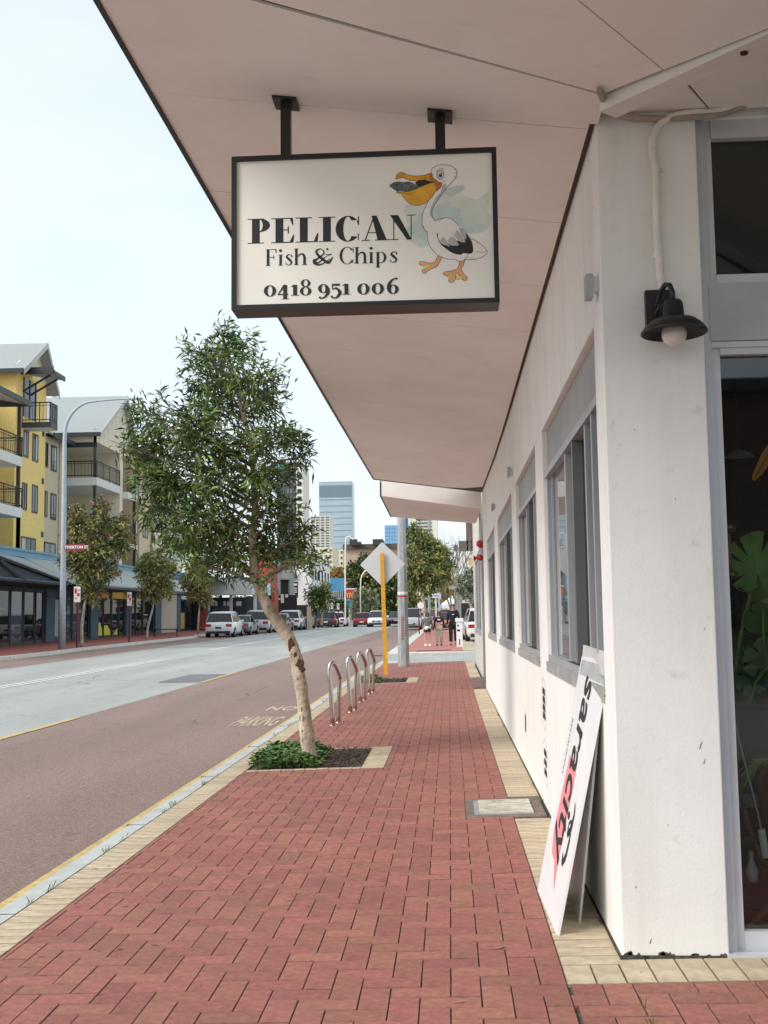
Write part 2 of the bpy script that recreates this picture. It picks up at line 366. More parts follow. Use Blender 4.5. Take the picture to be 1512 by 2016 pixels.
# ------------------------------------------------------------------ near kerb and footpath
YB, YE = 2.4, 33.1
kb = MB(); Yk = yr(1.5, YE, .5)
def kx(y): return -2.235
for i in range(len(Yk)-1):
    a, b = Yk[i], Yk[i+1]
    def ring(y):
        z = fz(-2.3, y)-.004
        return [(-2.385, y, ROAD-.05+rise(y)), (-2.235, y, ROAD-.05+rise(y)), (-2.235, y, z), (-2.355, y, z-.004), (-2.385, y, z-.03)]
    if i == 0: n = len(kb.v); kb.v += ring(a)
    kb.v += ring(b); n = len(kb.v)-10
    for k in range(5): kb.f.append((n+k, n+5+k, n+5+(k+1)%5, n+(k+1)%5)); kb.m.append(0)
struct('kerb', kb, M_kerb)
kj = MB()
for k in range(13):
    y = 3.2+2.4*k; kj.box(-2.370, -2.236, y-.003, y+.004, fz(-2.3, y)-.02, fz(-2.3, y)-.0032)
struct('kerb_joint', kj, mat('joint_dirt', (.09, .08, .06), rough=1))
gut = strip(MB(), (-2.46, -2.386), yr(2, YE, 1), ROAD+.002); struct('gutter_dirt', gut, mat('gutter_grit', (.20, .18, .15), rough=.95, var=.3, scale=12))
bed = MB(); strip(bed, (-2.2345, .676), yr(-1, YE, 1.0), lambda x, y: fz(x, y)-(.02 if x < -2 else .014)); strip(bed, (.676, 6), yr(-1, 4.66, 1.0), lambda x, y: fz(x, y)-.014)
footpath = struct('footpath', bed, M_bed)

U = .115
def paver_mesh(w, l, h=.03, ch=.0026):
    w /= 2; l /= 2
    m = MB(); r0 = [(-w, -l), (w, -l), (w, l), (-w, l)]; c = ch
    r1 = [(-w+c, -l+c), (w-c, -l+c), (w-c, l-c), (-w+c, l-c)]
    m.add([(x, y, -h) for x, y in r0]+[(x, y, -c*.7) for x, y in r0]+[(x, y, 0) for x, y in r1],
          [(i, (i+1)%4, (i+1)%4+4, i+4) for i in range(4)]+[(i+4, (i+1)%4+4, (i+1)%4+8, i+8) for i in range(4)]+[(8, 9, 10, 11)])
    m.m = [1]*8+[0]
    return m
GAP = .0038
EDGE = {'red_clay_paver': mat('grimy_brick_edge', (.25, .118, .092), rough=.9, var=.3, scale=20), 'cream_paver': mat('grimy_cream_edge', (.30, .23, .15), rough=.9, var=.3, scale=20)}
cache = {}
tilt = math.atan(FALL)
pieces = []          # (x0,x1,y0,y1,kind)
def clip(x0, x1, y0, y1, reg):
    a, b, c, d = max(x0, reg[0]), min(x1, reg[1]), max(y0, reg[2]), min(y1, reg[3])
    if b-a < .02 or d-c < .02: return None
    return (a, b, c, d)
holes = [(-2.02, -.655, 10.625, 12.355), (-2.02, -.735, 23.855, 25.615), (.092, .70, 7.89, 8.69)]
def in_hole(x0, x1, y0, y1):
    cx, cy = (x0+x1)/2, (y0+y1)/2
    return any(h[0] < cx < h[1] and h[2] < cy < h[3] for h in holes)
def outside(q):
    out_ = [q]
    for h in holes:
        nxt_ = []
        for (a, b, c, d) in out_:
            if b <= h[0] or a >= h[1] or d <= h[2] or c >= h[3]: nxt_.append((a, b, c, d)); continue
            for r in ((a, min(b, h[0]), c, d), (max(a, h[1]), b, c, d), (max(a, h[0]), min(b, h[1]), c, min(d, h[2])), (max(a, h[0]), min(b, h[1]), max(c, h[3]), d)):
                if r[1]-r[0] > .018 and r[3]-r[2] > .018: nxt_.append(r)
        out_ = nxt_
    return out_
regions = [(-2.005, .425, 3.3, YE), (.425, 6, 3.3, 4.37)]
Y0 = 4.60
for i in range(-20, 54):
    for k in range(-12, 80):
        c = Y0-i*U+4*U*k
        for (x0, x1, y0, y1) in (((i-1)*U, (i+1)*U, c, c+U), (i*U, (i+1)*U, c+U, c+3*U)):
            if i > 4 and y0 > 4.4: continue
            x0 -= .02; x1 -= .02
            for r in regions:
                q = clip(x0, x1, y0, y1, r)
                if q: pieces += outside(q)
pieces = [p for p in pieces if not (p[0] > 2.2)]
pieces.sort(key=lambda p: p[2]+max(0, p[0]-1.2)*3)
def put_paver(x0, x1, y0, y1, m, name, parent, h=.03):
    w, l = round(x1-x0-GAP, 3), round(y1-y0-GAP, 3); key = (w, l, m.name)
    if key not in cache: cache[key] = paver_mesh(w, l, h).mesh(name, [m, EDGE[m.name]])
    o = bpy.data.objects.new(name, cache[key]); COL.objects.link(o); o.parent = parent
    cx, cy = (x0+x1)/2, (y0+y1)/2
    o.location = (cx, cy, fz(cx, cy)+random.uniform(-.0012, .0012))
    o.rotation_euler = (random.uniform(-.004, .004), -tilt+random.uniform(-.004, .004), random.uniform(-.006, .006))
    return o
def put_many(rects, m, name, parent, h=.03):
    V, Fc, Mi = [], [], []
    for (x0, x1, y0, y1) in rects:
        pm = paver_mesh(x1-x0-GAP, y1-y0-GAP, h); cx, cy = (x0+x1)/2, (y0+y1)/2; n = len(V)
        dz = random.uniform(-.0012, .0012)
        V += [(cx+v[0], cy+v[1], fz(cx+v[0], cy+v[1])+v[2]+dz) for v in pm.v]; Fc += [tuple(i+n for i in f) for f in pm.f]; Mi += pm.m
    me = bpy.data.meshes.new(name); me.from_pydata(V, [], Fc); me.materials.append(m); me.materials.append(EDGE[m.name]); me.polygons.foreach_set('material_index', Mi)
    return link(name, me, parent, kind='stuff')
for p in pieces[:300]: put_paver(*p, M_brick, 'brick', footpath)
put_many(pieces[300:], M_brick, 'brick_paving', footpath)
# cream courses: one along the kerb, one along the wall, one in front of the shop, frames round the planting beds
edge = [(-2.220, -2.005, 3.0+U*k, 3.0+U*(k+1)) for k in range(int((YE-3.0)/U))]
edge = [(a, b, max(c, 3), d) for a, b, c, d in edge]
wallc = [(.425, .675, 4.60+U*k, 4.60+U*(k+1)) for k in range(int((21.2-4.6)/U)) if not (7.86 < 4.60+U*(k+.5) < 8.72)]
wallc2 = [(.425, .675, 24.7+.4*k, 25.1+.4*k) for k in range(20)]
front = [(.425+U*k, .425+U*(k+1), 4.37, 4.60) for k in range(2)]+[(.655+U*1.0*k, .655+U*(k+1), 4.37, 4.655) for k in range(16)]
for r in edge[:190]+front: put_paver(*r, M_cream, 'edge_paver', footpath)
for r in wallc[:100]: put_paver(*r, M_cream, 'edge_paver', footpath)
put_many(edge[190:]+wallc[100:]+wallc2, M_cream, 'edge_paving', footpath)
def bed_frame(x0, x1, y0, y1, xr):
    rr = [(x0+U*k, min(x1, x0+U*(k+1)), y0-U, y0) for k in range(int(math.ceil((x1-x0)/U)))]
    rr += [(x0+U*k, min(x1, x0+U*(k+1)), y1, y1+U) for k in range(int(math.ceil((x1-x0)/U)))]
    n = 4; st = (y1-y0+2*U)/3
    rr += [(x1, xr, y0-U+st*k, y0-U+st*(k+1)) for k in range(3)]
    put_many([r for r in rr if r[1]-r[0] > .03], M_cream, 'planting_bed_border', footpath)
bed_frame(-2.0, -.88, 10.74, 12.24, -.655)
bed_frame(-2.0, -.98, 23.97, 25.5, -.735)
M_mulch = mat('bark_mulch', (.10, .075, .055), rough=.95, var=.5, scale=40, bump=.8, bscale=60, island=.4)
M_soil = mat('dark_soil', (.07, .055, .04), rough=1, var=.3, scale=20, bump=.8, bscale=40)
def soil(x0, x1, y0, y1):
    m = MB(); nx, ny = 14, 14
    for j in range(ny+1):
        for i in range(nx+1):
            x = x0+(x1-x0)*i/nx; y = y0+(y1-y0)*j/ny
            e = min(i, nx-i, j, ny-j)
            m.v.append((x, y, fz(x, y)-.03+min(e, 3)*.008+random.uniform(0, .012)))
    for j in range(ny):
        for i in range(nx):
            a = j*(nx+1)+i; m.f.append((a, a+1, a+nx+2, a+nx+1)); m.m.append(0)
    struct('garden_soil', m, M_soil)
soil(-2.0, -.88, 10.74, 12.24); soil(-2.0, -.98, 23.97, 25.5)
def scatter_chips(name, x0, x1, y0, y1, n, m, size, lift=.0, label=None):
    rs = np.random.RandomState(3); V = []; Q = []
    for k in range(n):
        x, y = rs.uniform(x0, x1), rs.uniform(y0, y1); c = Vector((x, y, fz(x, y)+lift+rs.uniform(0, .02)))
        d = Vector(rs.normal(size=3)); d.z *= .35; d.normalize(); w = d.cross(Vector((rs.normal()*.3, rs.normal()*.3, 1))).normalized()
        l = size*rs.uniform(.5, 1.5); t = l*.25; b = len(V)
        V += [c-d*l-w*t, c+d*l-w*t*.6, c+d*l*.9+w*t, c-d*l*.8+w*t]; Q.append((b, b+1, b+2, b+3))
    me = fast_mesh(name, V, Q, m); return link(name, me, kind='stuff', label=label)
scatter_chips('bark_mulch', -1.45, -.89, 10.76, 12.22, 2200, M_mulch, .017, label='dark bark mulch covering the tree bed')
scatter_chips('bark_mulch', -1.6, -.99, 23.99, 25.5, 900, M_mulch, .02, label='dark bark mulch in the second bed')
M_herb = mat('low_green_leaves', (.10, .19, .045), rough=.6, var=.3, scale=8, island=.45)
def ground_cover(name, x0, x1, y0, y1, n, hmax, label):
    rs = np.random.RandomState(5); V = []; Q = []
    for k in range(n):
        x, y = rs.uniform(x0, x1), rs.uniform(y0, y1)
        e = min(1, (x1-x)/.2+.15); h = hmax*rs.uniform(.2, 1)*e
        c = Vector((x, y, fz(x, y)+h)); an = rs.uniform(0, 6.28); up = rs.uniform(-.1, .9)
        d = Vector((math.cos(an), math.sin(an), up)).normalized(); w = Vector((-math.sin(an), math.cos(an), rs.uniform(-.4, .4)))
        l = rs.uniform(.03, .065); t = l*rs.uniform(.35, .5); b = len(V)
        V += [c, c+d*l*.5+w*t, c+d*l+Vector((0, 0, -l*.25)), c+d*l*.5-w*t]; Q.append((b, b+1, b+2, b+3))
        V += [c, c+Vector((.003, 0, 0)), Vector((x+.003, y, c.z-.03)), Vector((x, y, c.z-.03))]; Q.append((b+4, b+5, b+6, b+7))
    me = fast_mesh(name, V, Q, M_herb); return link(name, me, kind='stuff', label=label)
ground_cover('ground_cover', -1.99, -1.32, 10.75, 12.2, 3600, .11, 'low leafy green ground cover at the foot of the street tree')
ground_cover('ground_cover', -2.0, -1.55, 23.98, 25.4, 700, .13, 'green ground cover in the second planting bed')
rs = np.random.RandomState(8); V = []; Q = []
def blade(x, y, h, m_=0):
    a = rs.uniform(0, 6.28); d = Vector((math.cos(a), math.sin(a), 0)); c = Vector((x, y, fz(x, y)-.012)); s_ = Vector((-d.y, d.x, 0))*.0022; b = len(V)
    V.extend([c-s_, c+s_, c+Vector((0, 0, h))+d*h*.5+s_*.5, c+Vector((0, 0, h*.9))+d*h*.6]); Q.append((b, b+1, b+2, b+3))
for k in range(46):
    y = 3.5+rs.uniform(0, 1)**1.3*22; n = rs.randint(3, 14); x0_ = -2.234 if k % 2 else .672
    for j in range(n): blade(x0_+rs.normal()*.004, y+rs.normal()*.035, rs.uniform(.012, .05))
link('joint_weeds', fast_mesh('joint_weeds', V, Q, mat('weed_green', (.16, .2, .07), rough=.7, var=.3, island=.3)), kind='stuff', label='small grass weeds in the kerb joint and along the wall base')
V = []; Q = []
for k in range(150):
    x, y = rs.uniform(-2.2, .6), 4+rs.uniform(0, 1)**.9*14
    if abs(x+1.4) > 1.0 and rs.uniform() < .6: continue
    c = Vector((x, y, fz(x, y)+.002)); a = rs.uniform(0, 6.28); d = Vector((math.cos(a), math.sin(a), 0)); s_ = Vector((-d.y, d.x, 0)); l = rs.uniform(.006, .028); b = len(V)
    V += [c-d*l, c-s_*l*.18+Vector((0, 0, .003)), c+d*l+Vector((0, 0, .004)), c+s_*l*.2]; Q.append((b, b+1, b+2, b+3))
link('leaf_litter', fast_mesh('leaf_litter', V, Q, mat('litter_brown', (.22, .13, .08), rough=.9, var=.3, island=.6)), kind='stuff', label='scattered specks of dry leaf litter on the bricks')
# far footpath beyond the side street
YF = 41.6
M_farbrick = mat('far_red_paving', (.42, .17, .14), rough=.85, var=.12, scale=14, bump=.3, bscale=30)
fp2 = MB(); strip(fp2, (-1.85, .5), yr(YF, 200, 2), lambda x, y: rise(y)-.012+.02*x)
fp = struct('far_footpath', fp2, M_farbrick)
k2 = MB()
for y0, y1, x0, x1 in ((YF-.35, YF, -2.3, 1.2),):
    k2.hexa([(x0, y0, ROAD+rise(y0)-.1), (x1+6, y0, ROAD+rise(y0)-.1), (x1+6, y1, ROAD+rise(y1)-.1), (x0, y1, ROAD+rise(y1)-.1),
             (x0, y0, rise(y0)-.06), (x1+6, y0, rise(y0)+.02), (x1+6, y1, rise(y1)+.02), (x0, y1, rise(y1)-.03)])
Yk2 = yr(YF, 200, 4)
for a, b in zip(Yk2, Yk2[1:]):
    k2.hexa([(-2.38, a, ROAD+rise(a)-.1), (-1.86, a, ROAD+rise(a)-.1), (-1.86, b, ROAD+rise(b)-.1), (-2.38, b, ROAD+rise(b)-.1),
             (-2.38, a, rise(a)-.05), (-1.86, a, rise(a)-.03), (-1.86, b, rise(b)-.03), (-2.38, b, rise(b)-.05)])
struct('far_kerb', k2, M_kerb2)
drv = MB(); strip(drv, (.5, 1.1), yr(YF, 120, 4), lambda x, y: rise(y)-.0); struct('cream_border', drv, M_cream)
cp = MB(); strip(cp, (1.1, 26), yr(YF, 120, 4), lambda x, y: rise(y)-.02); struct('car_park', cp, M_asph)
tac = MB(); 
struct('tactile_strip', MB().hexa([(-1.3, 42.3, rise(42)-.03), (.05, 42.6, rise(42)-.0), (.05, 42.75, rise(42)), (-1.3, 42.45, rise(42)-.03),
      (-1.3, 42.3, rise(42)+.0), (.05, 42.6, rise(42)+.02), (.05, 42.75, rise(42)+.02), (-1.3, 42.45, rise(42)+.0)]), mat('dark_brick_strip', (.2, .1, .09)))
# left side: kerb and footpath in front of the shops
lk = MB(); Yl = yr(-10, 200, 1.5)
for a, b in zip(Yl, Yl[1:]):
    xa, xb = leftkerb(a), leftkerb(b)
    lk.hexa([(xa-.3, a, ROAD+rise(a)-.1), (xa, a, ROAD+rise(a)-.1), (xb, b, ROAD+rise(b)-.1), (xb-.3, b, ROAD+rise(b)-.1),
             (xa-.3, a, rise(a)-.03), (xa-.04, a, rise(a)-.03), (xb-.04, b, rise(b)-.03), (xb-.3, b, rise(b)-.03)])
struct('opposite_kerb', lk, M_kerb2)
lf = MB(); strip(lf, (-23.7, lambda y: leftkerb(y)-.3), yr(-10, 200, 2), lambda x, y: rise(y)-.034)
struct('opposite_footpath', lf, mat('opposite_red_paving', (.36, .11, .08), rough=.85, var=.15, scale=10))
# ------------------------------------------------------------------ the white rendered shop on the right
shop = thing('shop_building', 'white rendered corner shop with a row of aluminium windows under a deep canopy', 'building', (.68, 4.66, 0))
WX, TH = .68, .22
WIN = [(4.93, 7.78), (8.40, 10.95), (11.62, 15.1), (16.1, 19.5)]
ZS, ZH = 1.06, 2.73
w = MB()
w.box(WX, WX+TH, 4.885, 21.3, -.2, ZS); w.box(WX, WX+TH, 4.885, 21.3, ZH, 4.25)
ys = [4.885]+[v for a in WIN for v in a]+[21.3]
for i in range(0, len(ys), 2): w.box(WX, WX+TH, ys[i], ys[i+1], ZS, ZH)
w.box(WX, 1.11, 4.66, 4.885, -.2, 4.2)                       # corner pier
w.box(1.11, 3.3, 4.66, 4.885, -.2, .022); w.box(1.1101, 3.3, 4.70, 4.884, 3.585, 4.2)
w.box(WX+TH, 1.4, 21.08, 21.3, -.2, 4.2)
wall = w.build('wall', M_render, shop)
bv = wall.modifiers.new('b', 'BEVEL'); bv.width = .006; bv.segments = 2; bv.limit_method = 'ANGLE'
# grimy base joint where the wall meets the paving
gr = MB()
gr.box(WX-.006, WX-.001, 4.66, 21.3, -.01, .028); gr.box(WX-.004, 1.11, 4.654, 4.659, -.01, .034)
gr.build('wall_base_joint', mat('mossy_grime', (.07, .065, .05), rough=1, var=.5, scale=30), shop)
ch_ = MB(); rc = random.Random(12)
for k in range(16):
    x_ = rc.uniform(.69, 1.10); z_ = .03+abs(rc.gauss(0, .008)); ww = rc.uniform(.006, .028); hh = rc.uniform(.004, .014)
    ch_.poly([(x_-ww, 4.6585, z_-.02), (x_+ww, 4.6585, z_-.02), (x_+ww*.7, 4.6585, z_+hh*.4), (x_+ww*.1, 4.6585, z_+hh), (x_-ww*.8, 4.6585, z_+hh*.2)])
for x_, z_, l_ in ((1.02, .86, .03), (1.035, .80, .02), (.96, 1.9, .008), (.80, 2.2, .006), (1.06, 1.35, .01), (.74, .30, .012), (.88, .55, .007), (.79, .08, .02)):
    ch_.poly([(x_, 4.6585, z_), (x_+.003, 4.6585, z_-.001), (x_+l_*.5, 4.6585, z_+l_), (x_+l_*.4, 4.6585, z_+l_)])
ch_.build('paint_chip', mat('chipped_paint', (.12, .10, .09), rough=.9, var=.5, scale=60), shop, kind='stuff')
# room behind
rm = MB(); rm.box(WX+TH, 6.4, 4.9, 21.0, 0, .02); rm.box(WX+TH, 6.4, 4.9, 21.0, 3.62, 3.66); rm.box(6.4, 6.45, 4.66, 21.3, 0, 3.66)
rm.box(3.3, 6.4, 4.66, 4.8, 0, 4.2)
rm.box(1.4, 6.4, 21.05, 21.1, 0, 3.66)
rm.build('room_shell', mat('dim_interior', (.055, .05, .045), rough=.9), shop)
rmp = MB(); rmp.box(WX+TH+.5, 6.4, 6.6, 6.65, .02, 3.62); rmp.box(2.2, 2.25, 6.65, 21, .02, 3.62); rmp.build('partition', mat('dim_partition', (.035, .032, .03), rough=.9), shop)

def side_window(a, b, n):
    wn = MB(); x0 = .722
    wn.box(x0-.004, x0+.05, a, b, 2.43, ZH)                    # header panel
    f = wn.build('window', mat('header_panel_grey', (.33, .34, .34), rough=.45, var=.1, scale=2, metal=.1), shop)
    fr = MB()
    fr.box(x0-.03, x0+.06, a, b, 2.385, 2.43); fr.box(x0-.035, x0+.075, a, b, 1.10, 1.145)
    fr.box(x0-.015, x0+.06, a, a+.06, 1.145, 2.385); fr.box(x0-.015, x0+.06, b-.06, b, 1.145, 2.385)
    t = lambda u: a+(b-a)*u
    for u, w_, d in ((.115, .045, .022), (.215, .05, .018), (.56, .06, .015), (.93, .03, .0)):
        fr.box(x0-d, x0+.055, t(u), t(u)+w_, 1.145, 2.385)
    fr.build('frame', M_alu, f)
    sk = MB()
    for k, u in enumerate((.40, .44, .48, .52, .545)):
        sk.box(x0-.005+.012*k-.02, x0+.03+.012*k, t(u), t(u)+.035, 1.15, 2.38)
    sk.build('sliding_panel_stack', M_alud, f)
    gl = MB(); gl.box(x0+.012, x0+.018, a+.06, t(.10), 1.145, 2.385); gl.build('pane', G_dark, f)
    gl = MB(); gl.box(x0+.012, x0+.018, t(.56)+.06, b-.06, 1.145, 2.385); gl.build('pane', G_mid, f)
    gl = MB(); gl.box(x0+.03, x0+.036, t(.205)+.05, t(.40), 1.145, 2.385); gl.build('pane', G_dark, f)
    s = MB(); s.box(.6785, x0+.09, a-.0, b, 1.062, 1.099); s.box(.672, .6775, a, b, 1.03, 1.10); s.build('sill', mat('weathered_sill', (.40, .40, .39), rough=.55, metal=.15, var=.18, scale=7), f)
    tr = MB(); tr.box(x0-.034, x0-.006, t(.25), t(.55), 1.1452, 1.149); tr.build('track_slot', M_black, f)
for n, (a, b) in enumerate(WIN): side_window(a, b, n)

# shop front on the right edge
fs = MB(); zt = 3.60
fs.box(1.112, 1.150, 4.695, 4.80, .022, zt)
fr_ = fs.build('shopfront_window', mat('shopfront_frame_grey', (.50, .53, .57), rough=.4, metal=.15, var=.04), shop)
f2 = MB(); Mfl = mat('shopfront_frame_pale', (.60, .62, .65), rough=.4, metal=.1, var=.04)
f2.box(1.1505, 1.188, 4.72, 4.80, .022, zt); f2.box(2.3, 2.36, 4.72, 4.80, .022, zt)
f2.box(1.188, 2.3, 4.712, 4.80, 3.50, zt); f2.box(1.188, 2.3, 4.712, 4.80, 2.845, 2.885); f2.box(1.188, 2.3, 4.712, 4.80, 2.53, 2.56)
f2.box(1.1505, 2.3, 4.70, 4.7195, 2.56, 2.585)
f2.box(1.188, 2.3, 4.712, 4.80, .022, .115); f2.build('frame', Mfl, fr_)
MB().box(1.145, 2.3, 4.69, 4.7118, 2.587, 2.84).build('transom_panel', mat('transom_grey', (.42, .44, .46), rough=.5, var=.05), fr_)
MB().box(1.188, 2.3, 4.75, 4.756, .115, 2.53).build('pane', G_clear, fr_)
MB().box(1.188, 2.3, 4.75, 4.756, 2.885, 3.50).build('pane', G_clear, fr_)
MB().box(1.188, 2.3, 4.757, 4.765, 2.885, 3.50).build('blind', mat('dark_blind', (.02, .02, .02)), fr_)
MB().box(1.10, 2.36, 4.645, 4.694, .022, .04).build('threshold', M_alul, fr_)
ck = MB(); ck.tube([(1.1, 4.68, .03), (1.104, 4.68, 1.2), (1.1, 4.68, 2.3), (1.104, 4.68, 3.5)], .006, 5); ck.build('cracked_sealant', mat('sealant', (.22, .2, .18), var=.6, scale=40), shop)

# ---- canopy
def lerp(p, y):
    for (ya, va), (yb, vb) in zip(p, p[1:]):
        if y <= yb: return va+(vb-va)*max(0, (y-ya))/(yb-ya)
    return p[-1][1]
zin = lambda y: lerp([(-9, 3.555), (12, 3.555), (15.3, 3.61), (21.3, 3.83)], y)
zou = lambda y: lerp([(-9, 3.815), (12, 3.815), (20.6, 4.04)], y)
xou = lambda y: lerp([(-9, -1.335), (12, -1.31), (20.6, -1.40)], y)
def zc(x, y): return zin(y)+(zou(y)-zin(y))*(.68-x)/(.68-xou(y))
can = MB()                                                     # the deck above the lining
Yc = [1.9, 3.2, 4.7, 8, 12, 15.3, 18, 20.6]
for a, b in zip(Yc, Yc[1:]):
    be = 21.29 if b == 20.6 else b
    def q(y, x, d, yy=None): return (x, yy or y, zc(x, y)+d)
    can.hexa([q(a, xou(a)+.012, .016), q(a, max(.672, .69*(a < 4)), .016), q(b, max(.672, .69*(b < 4)), .016, be), q(b, xou(b)+.012, .016),
              q(a, xou(a)+.012, .20), q(a, max(.672, .69*(a < 4)), .2), q(b, max(.672, .69*(b < 4)), .2, be), q(b, xou(b)+.012, .20)])
canopy = can.build('canopy', mat('seam_shadow_gap', (.10, .085, .075), rough=.9), shop)
can2 = MB(); can2.box(.692, 3.4, 1.9, 4.70, 3.63, 3.85); can2.build('canopy_return', M_dark, shop)
def panel(pts, zf, t=.012):
    n = len(pts); c = Vector((sum(p[0] for p in pts)/n, sum(p[1] for p in pts)/n))
    P = []
    for p in pts:
        d = (c-Vector(p)); P.append((p[0]+(.004 if d.x > 0 else -.004), p[1]+(.004 if d.y > 0 else -.004)))
    m = MB(); m.v = [(x, y, zf(x, y)) for x, y in P]+[(x, y, zf(x, y)+t) for x, y in P]
    m.f = [tuple(range(n))[::-1], tuple(range(n, 2*n))]+[(i, (i+1)%n, (i+1)%n+n, i+n) for i in range(n)]; m.m = [0]*len(m.f)
    return m.build('soffit_panel', M_soffit, canopy)
seams = [4.70]+[5.86+1.165*k for k in range(13)]
seams = [s for s in seams if s < 20.0]
for a, b in zip(seams, seams[1:]): panel([(xou(a), a), (.655, a), (.655, b), (xou(b), b)], zc)
a = seams[-1]; panel([(xou(a), a), (.655, a), (.655, 21.2), (-1.40, 20.6)], zc)
zflat = lambda x, y: 3.555+.1285*(.68-x)
panel([(-1.335, 3.63), (.69, 4.38), (.69, 4.645), (.655, 4.65), (.655, 4.70), (-1.335, 4.70)], zflat)
panel([(-1.335, 3.60), (-1.335, 1.9), (-1.08, 1.9), (.87, 4.14), (.675, 4.37)], zflat)
panel([(-1.072, 1.9), (2.8, 1.9), (.876, 4.137)], zflat)
zb = lambda x, y: 3.605
panel([(.70, 4.47), (.905, 4.22), (1.17, 4.655), (.70, 4.655)], zb)
panel([(.908, 4.215), (2.86, 1.92), (3.2, 1.92), (3.2, 4.655), (1.172, 4.655)], zb)
# edge trims
e = MB()
for a, b in zip(Yc, Yc[1:]):
    za, z2 = zou(a), zou(b); xa, xb = xou(a), xou(b)
    e.hexa([(xa-.012, a, za-.012), (xa+.010, a, za-.012), (xb+.010, b, z2-.012), (xb-.012, b, z2-.012),
            (xa-.012, a, za+.20), (xa+.010, a, za+.20), (xb+.010, b, z2+.20), (xb-.012, b, z2+.20)])
e.hexa([(-1.41, 20.6, 4.03), (.68, 21.22, 3.82), (.68, 21.28, 3.82), (-1.41, 20.66, 4.03), (-1.41, 20.6, 4.24), (.68, 21.22, 4.03), (.68, 21.28, 4.03), (-1.41, 20.66, 4.24)])
e.build('edge_trim', M_black, canopy)
b_ = MB()
d = Vector((.646, -.763, 0)); n_ = Vector((.763, .646, 0)); p0 = Vector((.70, 4.44, 0)); p1 = p0+d*3.25
def bp(p, s, z): q = p+n_*s; return (q.x, q.y, z)
b_.hexa([bp(p0, -.05, 3.50), bp(p0, .05, 3.50), bp(p1, .05, 3.42), bp(p1, -.05, 3.42), bp(p0, -.05, 3.62), bp(p0, .05, 3.62), bp(p1, .05, 3.6), bp(p1, -.05, 3.6)])
b_.build('hip_beam', mat('pale_beam_paint', (.80, .77, .74), rough=.5, var=.03), canopy)
kn = MB(); kp = p0+d*.66; kn.lathe([(0, 0), (.014, .003), (.016, .012), (.014, .03)], (kp.x, kp.y, 3.475), 12); kn.build('bolt', mat('rusty_bolt', (.04, .015, .01)), canopy)

# ---- recessed entry and the next building on the right
nb = thing('neighbour_building', 'pale rendered building beyond the recessed entry at the far end of the white wall', 'building', (.74, 24.7, .04))
m = MB(); m.box(.74, 3, 24.7, 33.0, -.1, 1.0); m.box(.74, 3, 24.7, 33, 3.0, 4.3); m.box(.74, 3, 24.7, 25.9, 1.0, 3.0); m.box(.74, 3, 31.6, 33, 1.0, 3.0); m.box(1.5, 3, 21.3, 24.7, -.1, 4.3)
m.build('wall', mat('beige_render', (.60, .57, .52), rough=.85, var=.05), nb)
m = MB(); m.box(.79, .84, 25.9, 31.6, 1.0, 3.0); p_ = m.build('window', G_dark, nb)
m = MB(); m.box(.765, .82, 25.9, 26.0, 1, 3); m.box(.765, .82, 31.5, 31.6, 1, 3); m.box(.765, .82, 28.6, 28.7, 1, 3); m.box(.765, .82, 25.9, 31.6, 2.92, 3); m.box(.72, .82, 25.9, 31.6, .96, 1.06); m.build('frame', M_alu, p_)
MB().box(.735, 1.5, 24.64, 24.7, .0, 3.6).build('entry_pilaster', M_alu, nb)
MB().box(1.44, 1.5, 21.6, 24.5, .05, 2.4).build('door', G_dark, nb)
st = MB(); st.hexa([(.42, 21.35, -.02), (1.5, 21.35, -.02), (1.5, 24.55, .0), (.42, 24.55, .0), (.42, 21.35, .044), (1.5, 21.35, .07), (1.5, 24.55, .09), (.42, 24.55, .06)])
st.build('entry_step', mat('brown_entry_tile', (.22, .13, .11), rough=.7, var=.15), nb)
c2 = MB(); o_, i_ = [( -1.30, 21.3, 3.79), (.66, 21.3, 3.50)], [(-1.34, 25.9, 3.79), (.66, 25.9, 3.60)]
c2.hexa([o_[0], o_[1], i_[1], i_[0], (-1.30, 21.3, 4.25), (.66, 21.3, 4.1), (.66, 25.9, 4.1), (-1.34, 25.9, 4.06)])
c2.build('canopy', M_soffit, nb)
c3 = MB(); c3.hexa([(-1.325, 21.29, 3.785), (-1.30, 21.29, 3.785), (-1.34, 25.9, 3.785), (-1.365, 25.9, 3.785), (-1.325, 21.29, 4.08), (-1.30, 21.29, 4.08), (-1.34, 25.9, 4.08), (-1.365, 25.9, 4.08)])
c3.build('canopy_edge', M_dark, nb)

# ---- fixtures on the walls
def fixture(y, z, label):
    t = thing('wall_light_box', label, 'wall fixture', (.68, y, z), 'small square fixtures along the side wall')
    MB().box(.625, .657, y-.035, y+.04, z-.052, z+.052).build('housing', M_galv, t)
    MB().box(.6575, .679, y-.018, y+.022, z-.025, z+.045).build('bracket', M_white, t)
fixture(4.76, 2.86, 'small square metal fixture on the side wall above the nearest window')
fixture(11.3, 2.90, 'small square metal fixture between the second and third windows')
fixture(15.6, 2.96, 'small square metal fixture between the third and fourth windows')
t = thing('alarm_bell', 'upper red alarm bell at the far end of the white wall', 'alarm', (.66, 21.5, 2.78), 'red alarm bells')
m = MB(); m.lathe([(0, 0), (.045, .01), (.07, .04), (.072, .08)], (.62, 21.45, 2.83), 20, axis='y'); m.build('gong', M_red, t, smooth=True)
MB().box(.60, .68, 21.54, 21.6, 2.75, 2.9).build('bracket', M_red, t)
t = thing('alarm_siren', 'lower red alarm horn pointing down the footpath at the wall end', 'alarm', (.66, 21.5, 2.5), 'red alarm bells')
m = MB(); m.lathe([(.055, -.09), (.03, -.05), (.02, 0)], (.58, 21.5, 2.55), 16, axis='x'); m.build('horn', M_red, t, smooth=True)
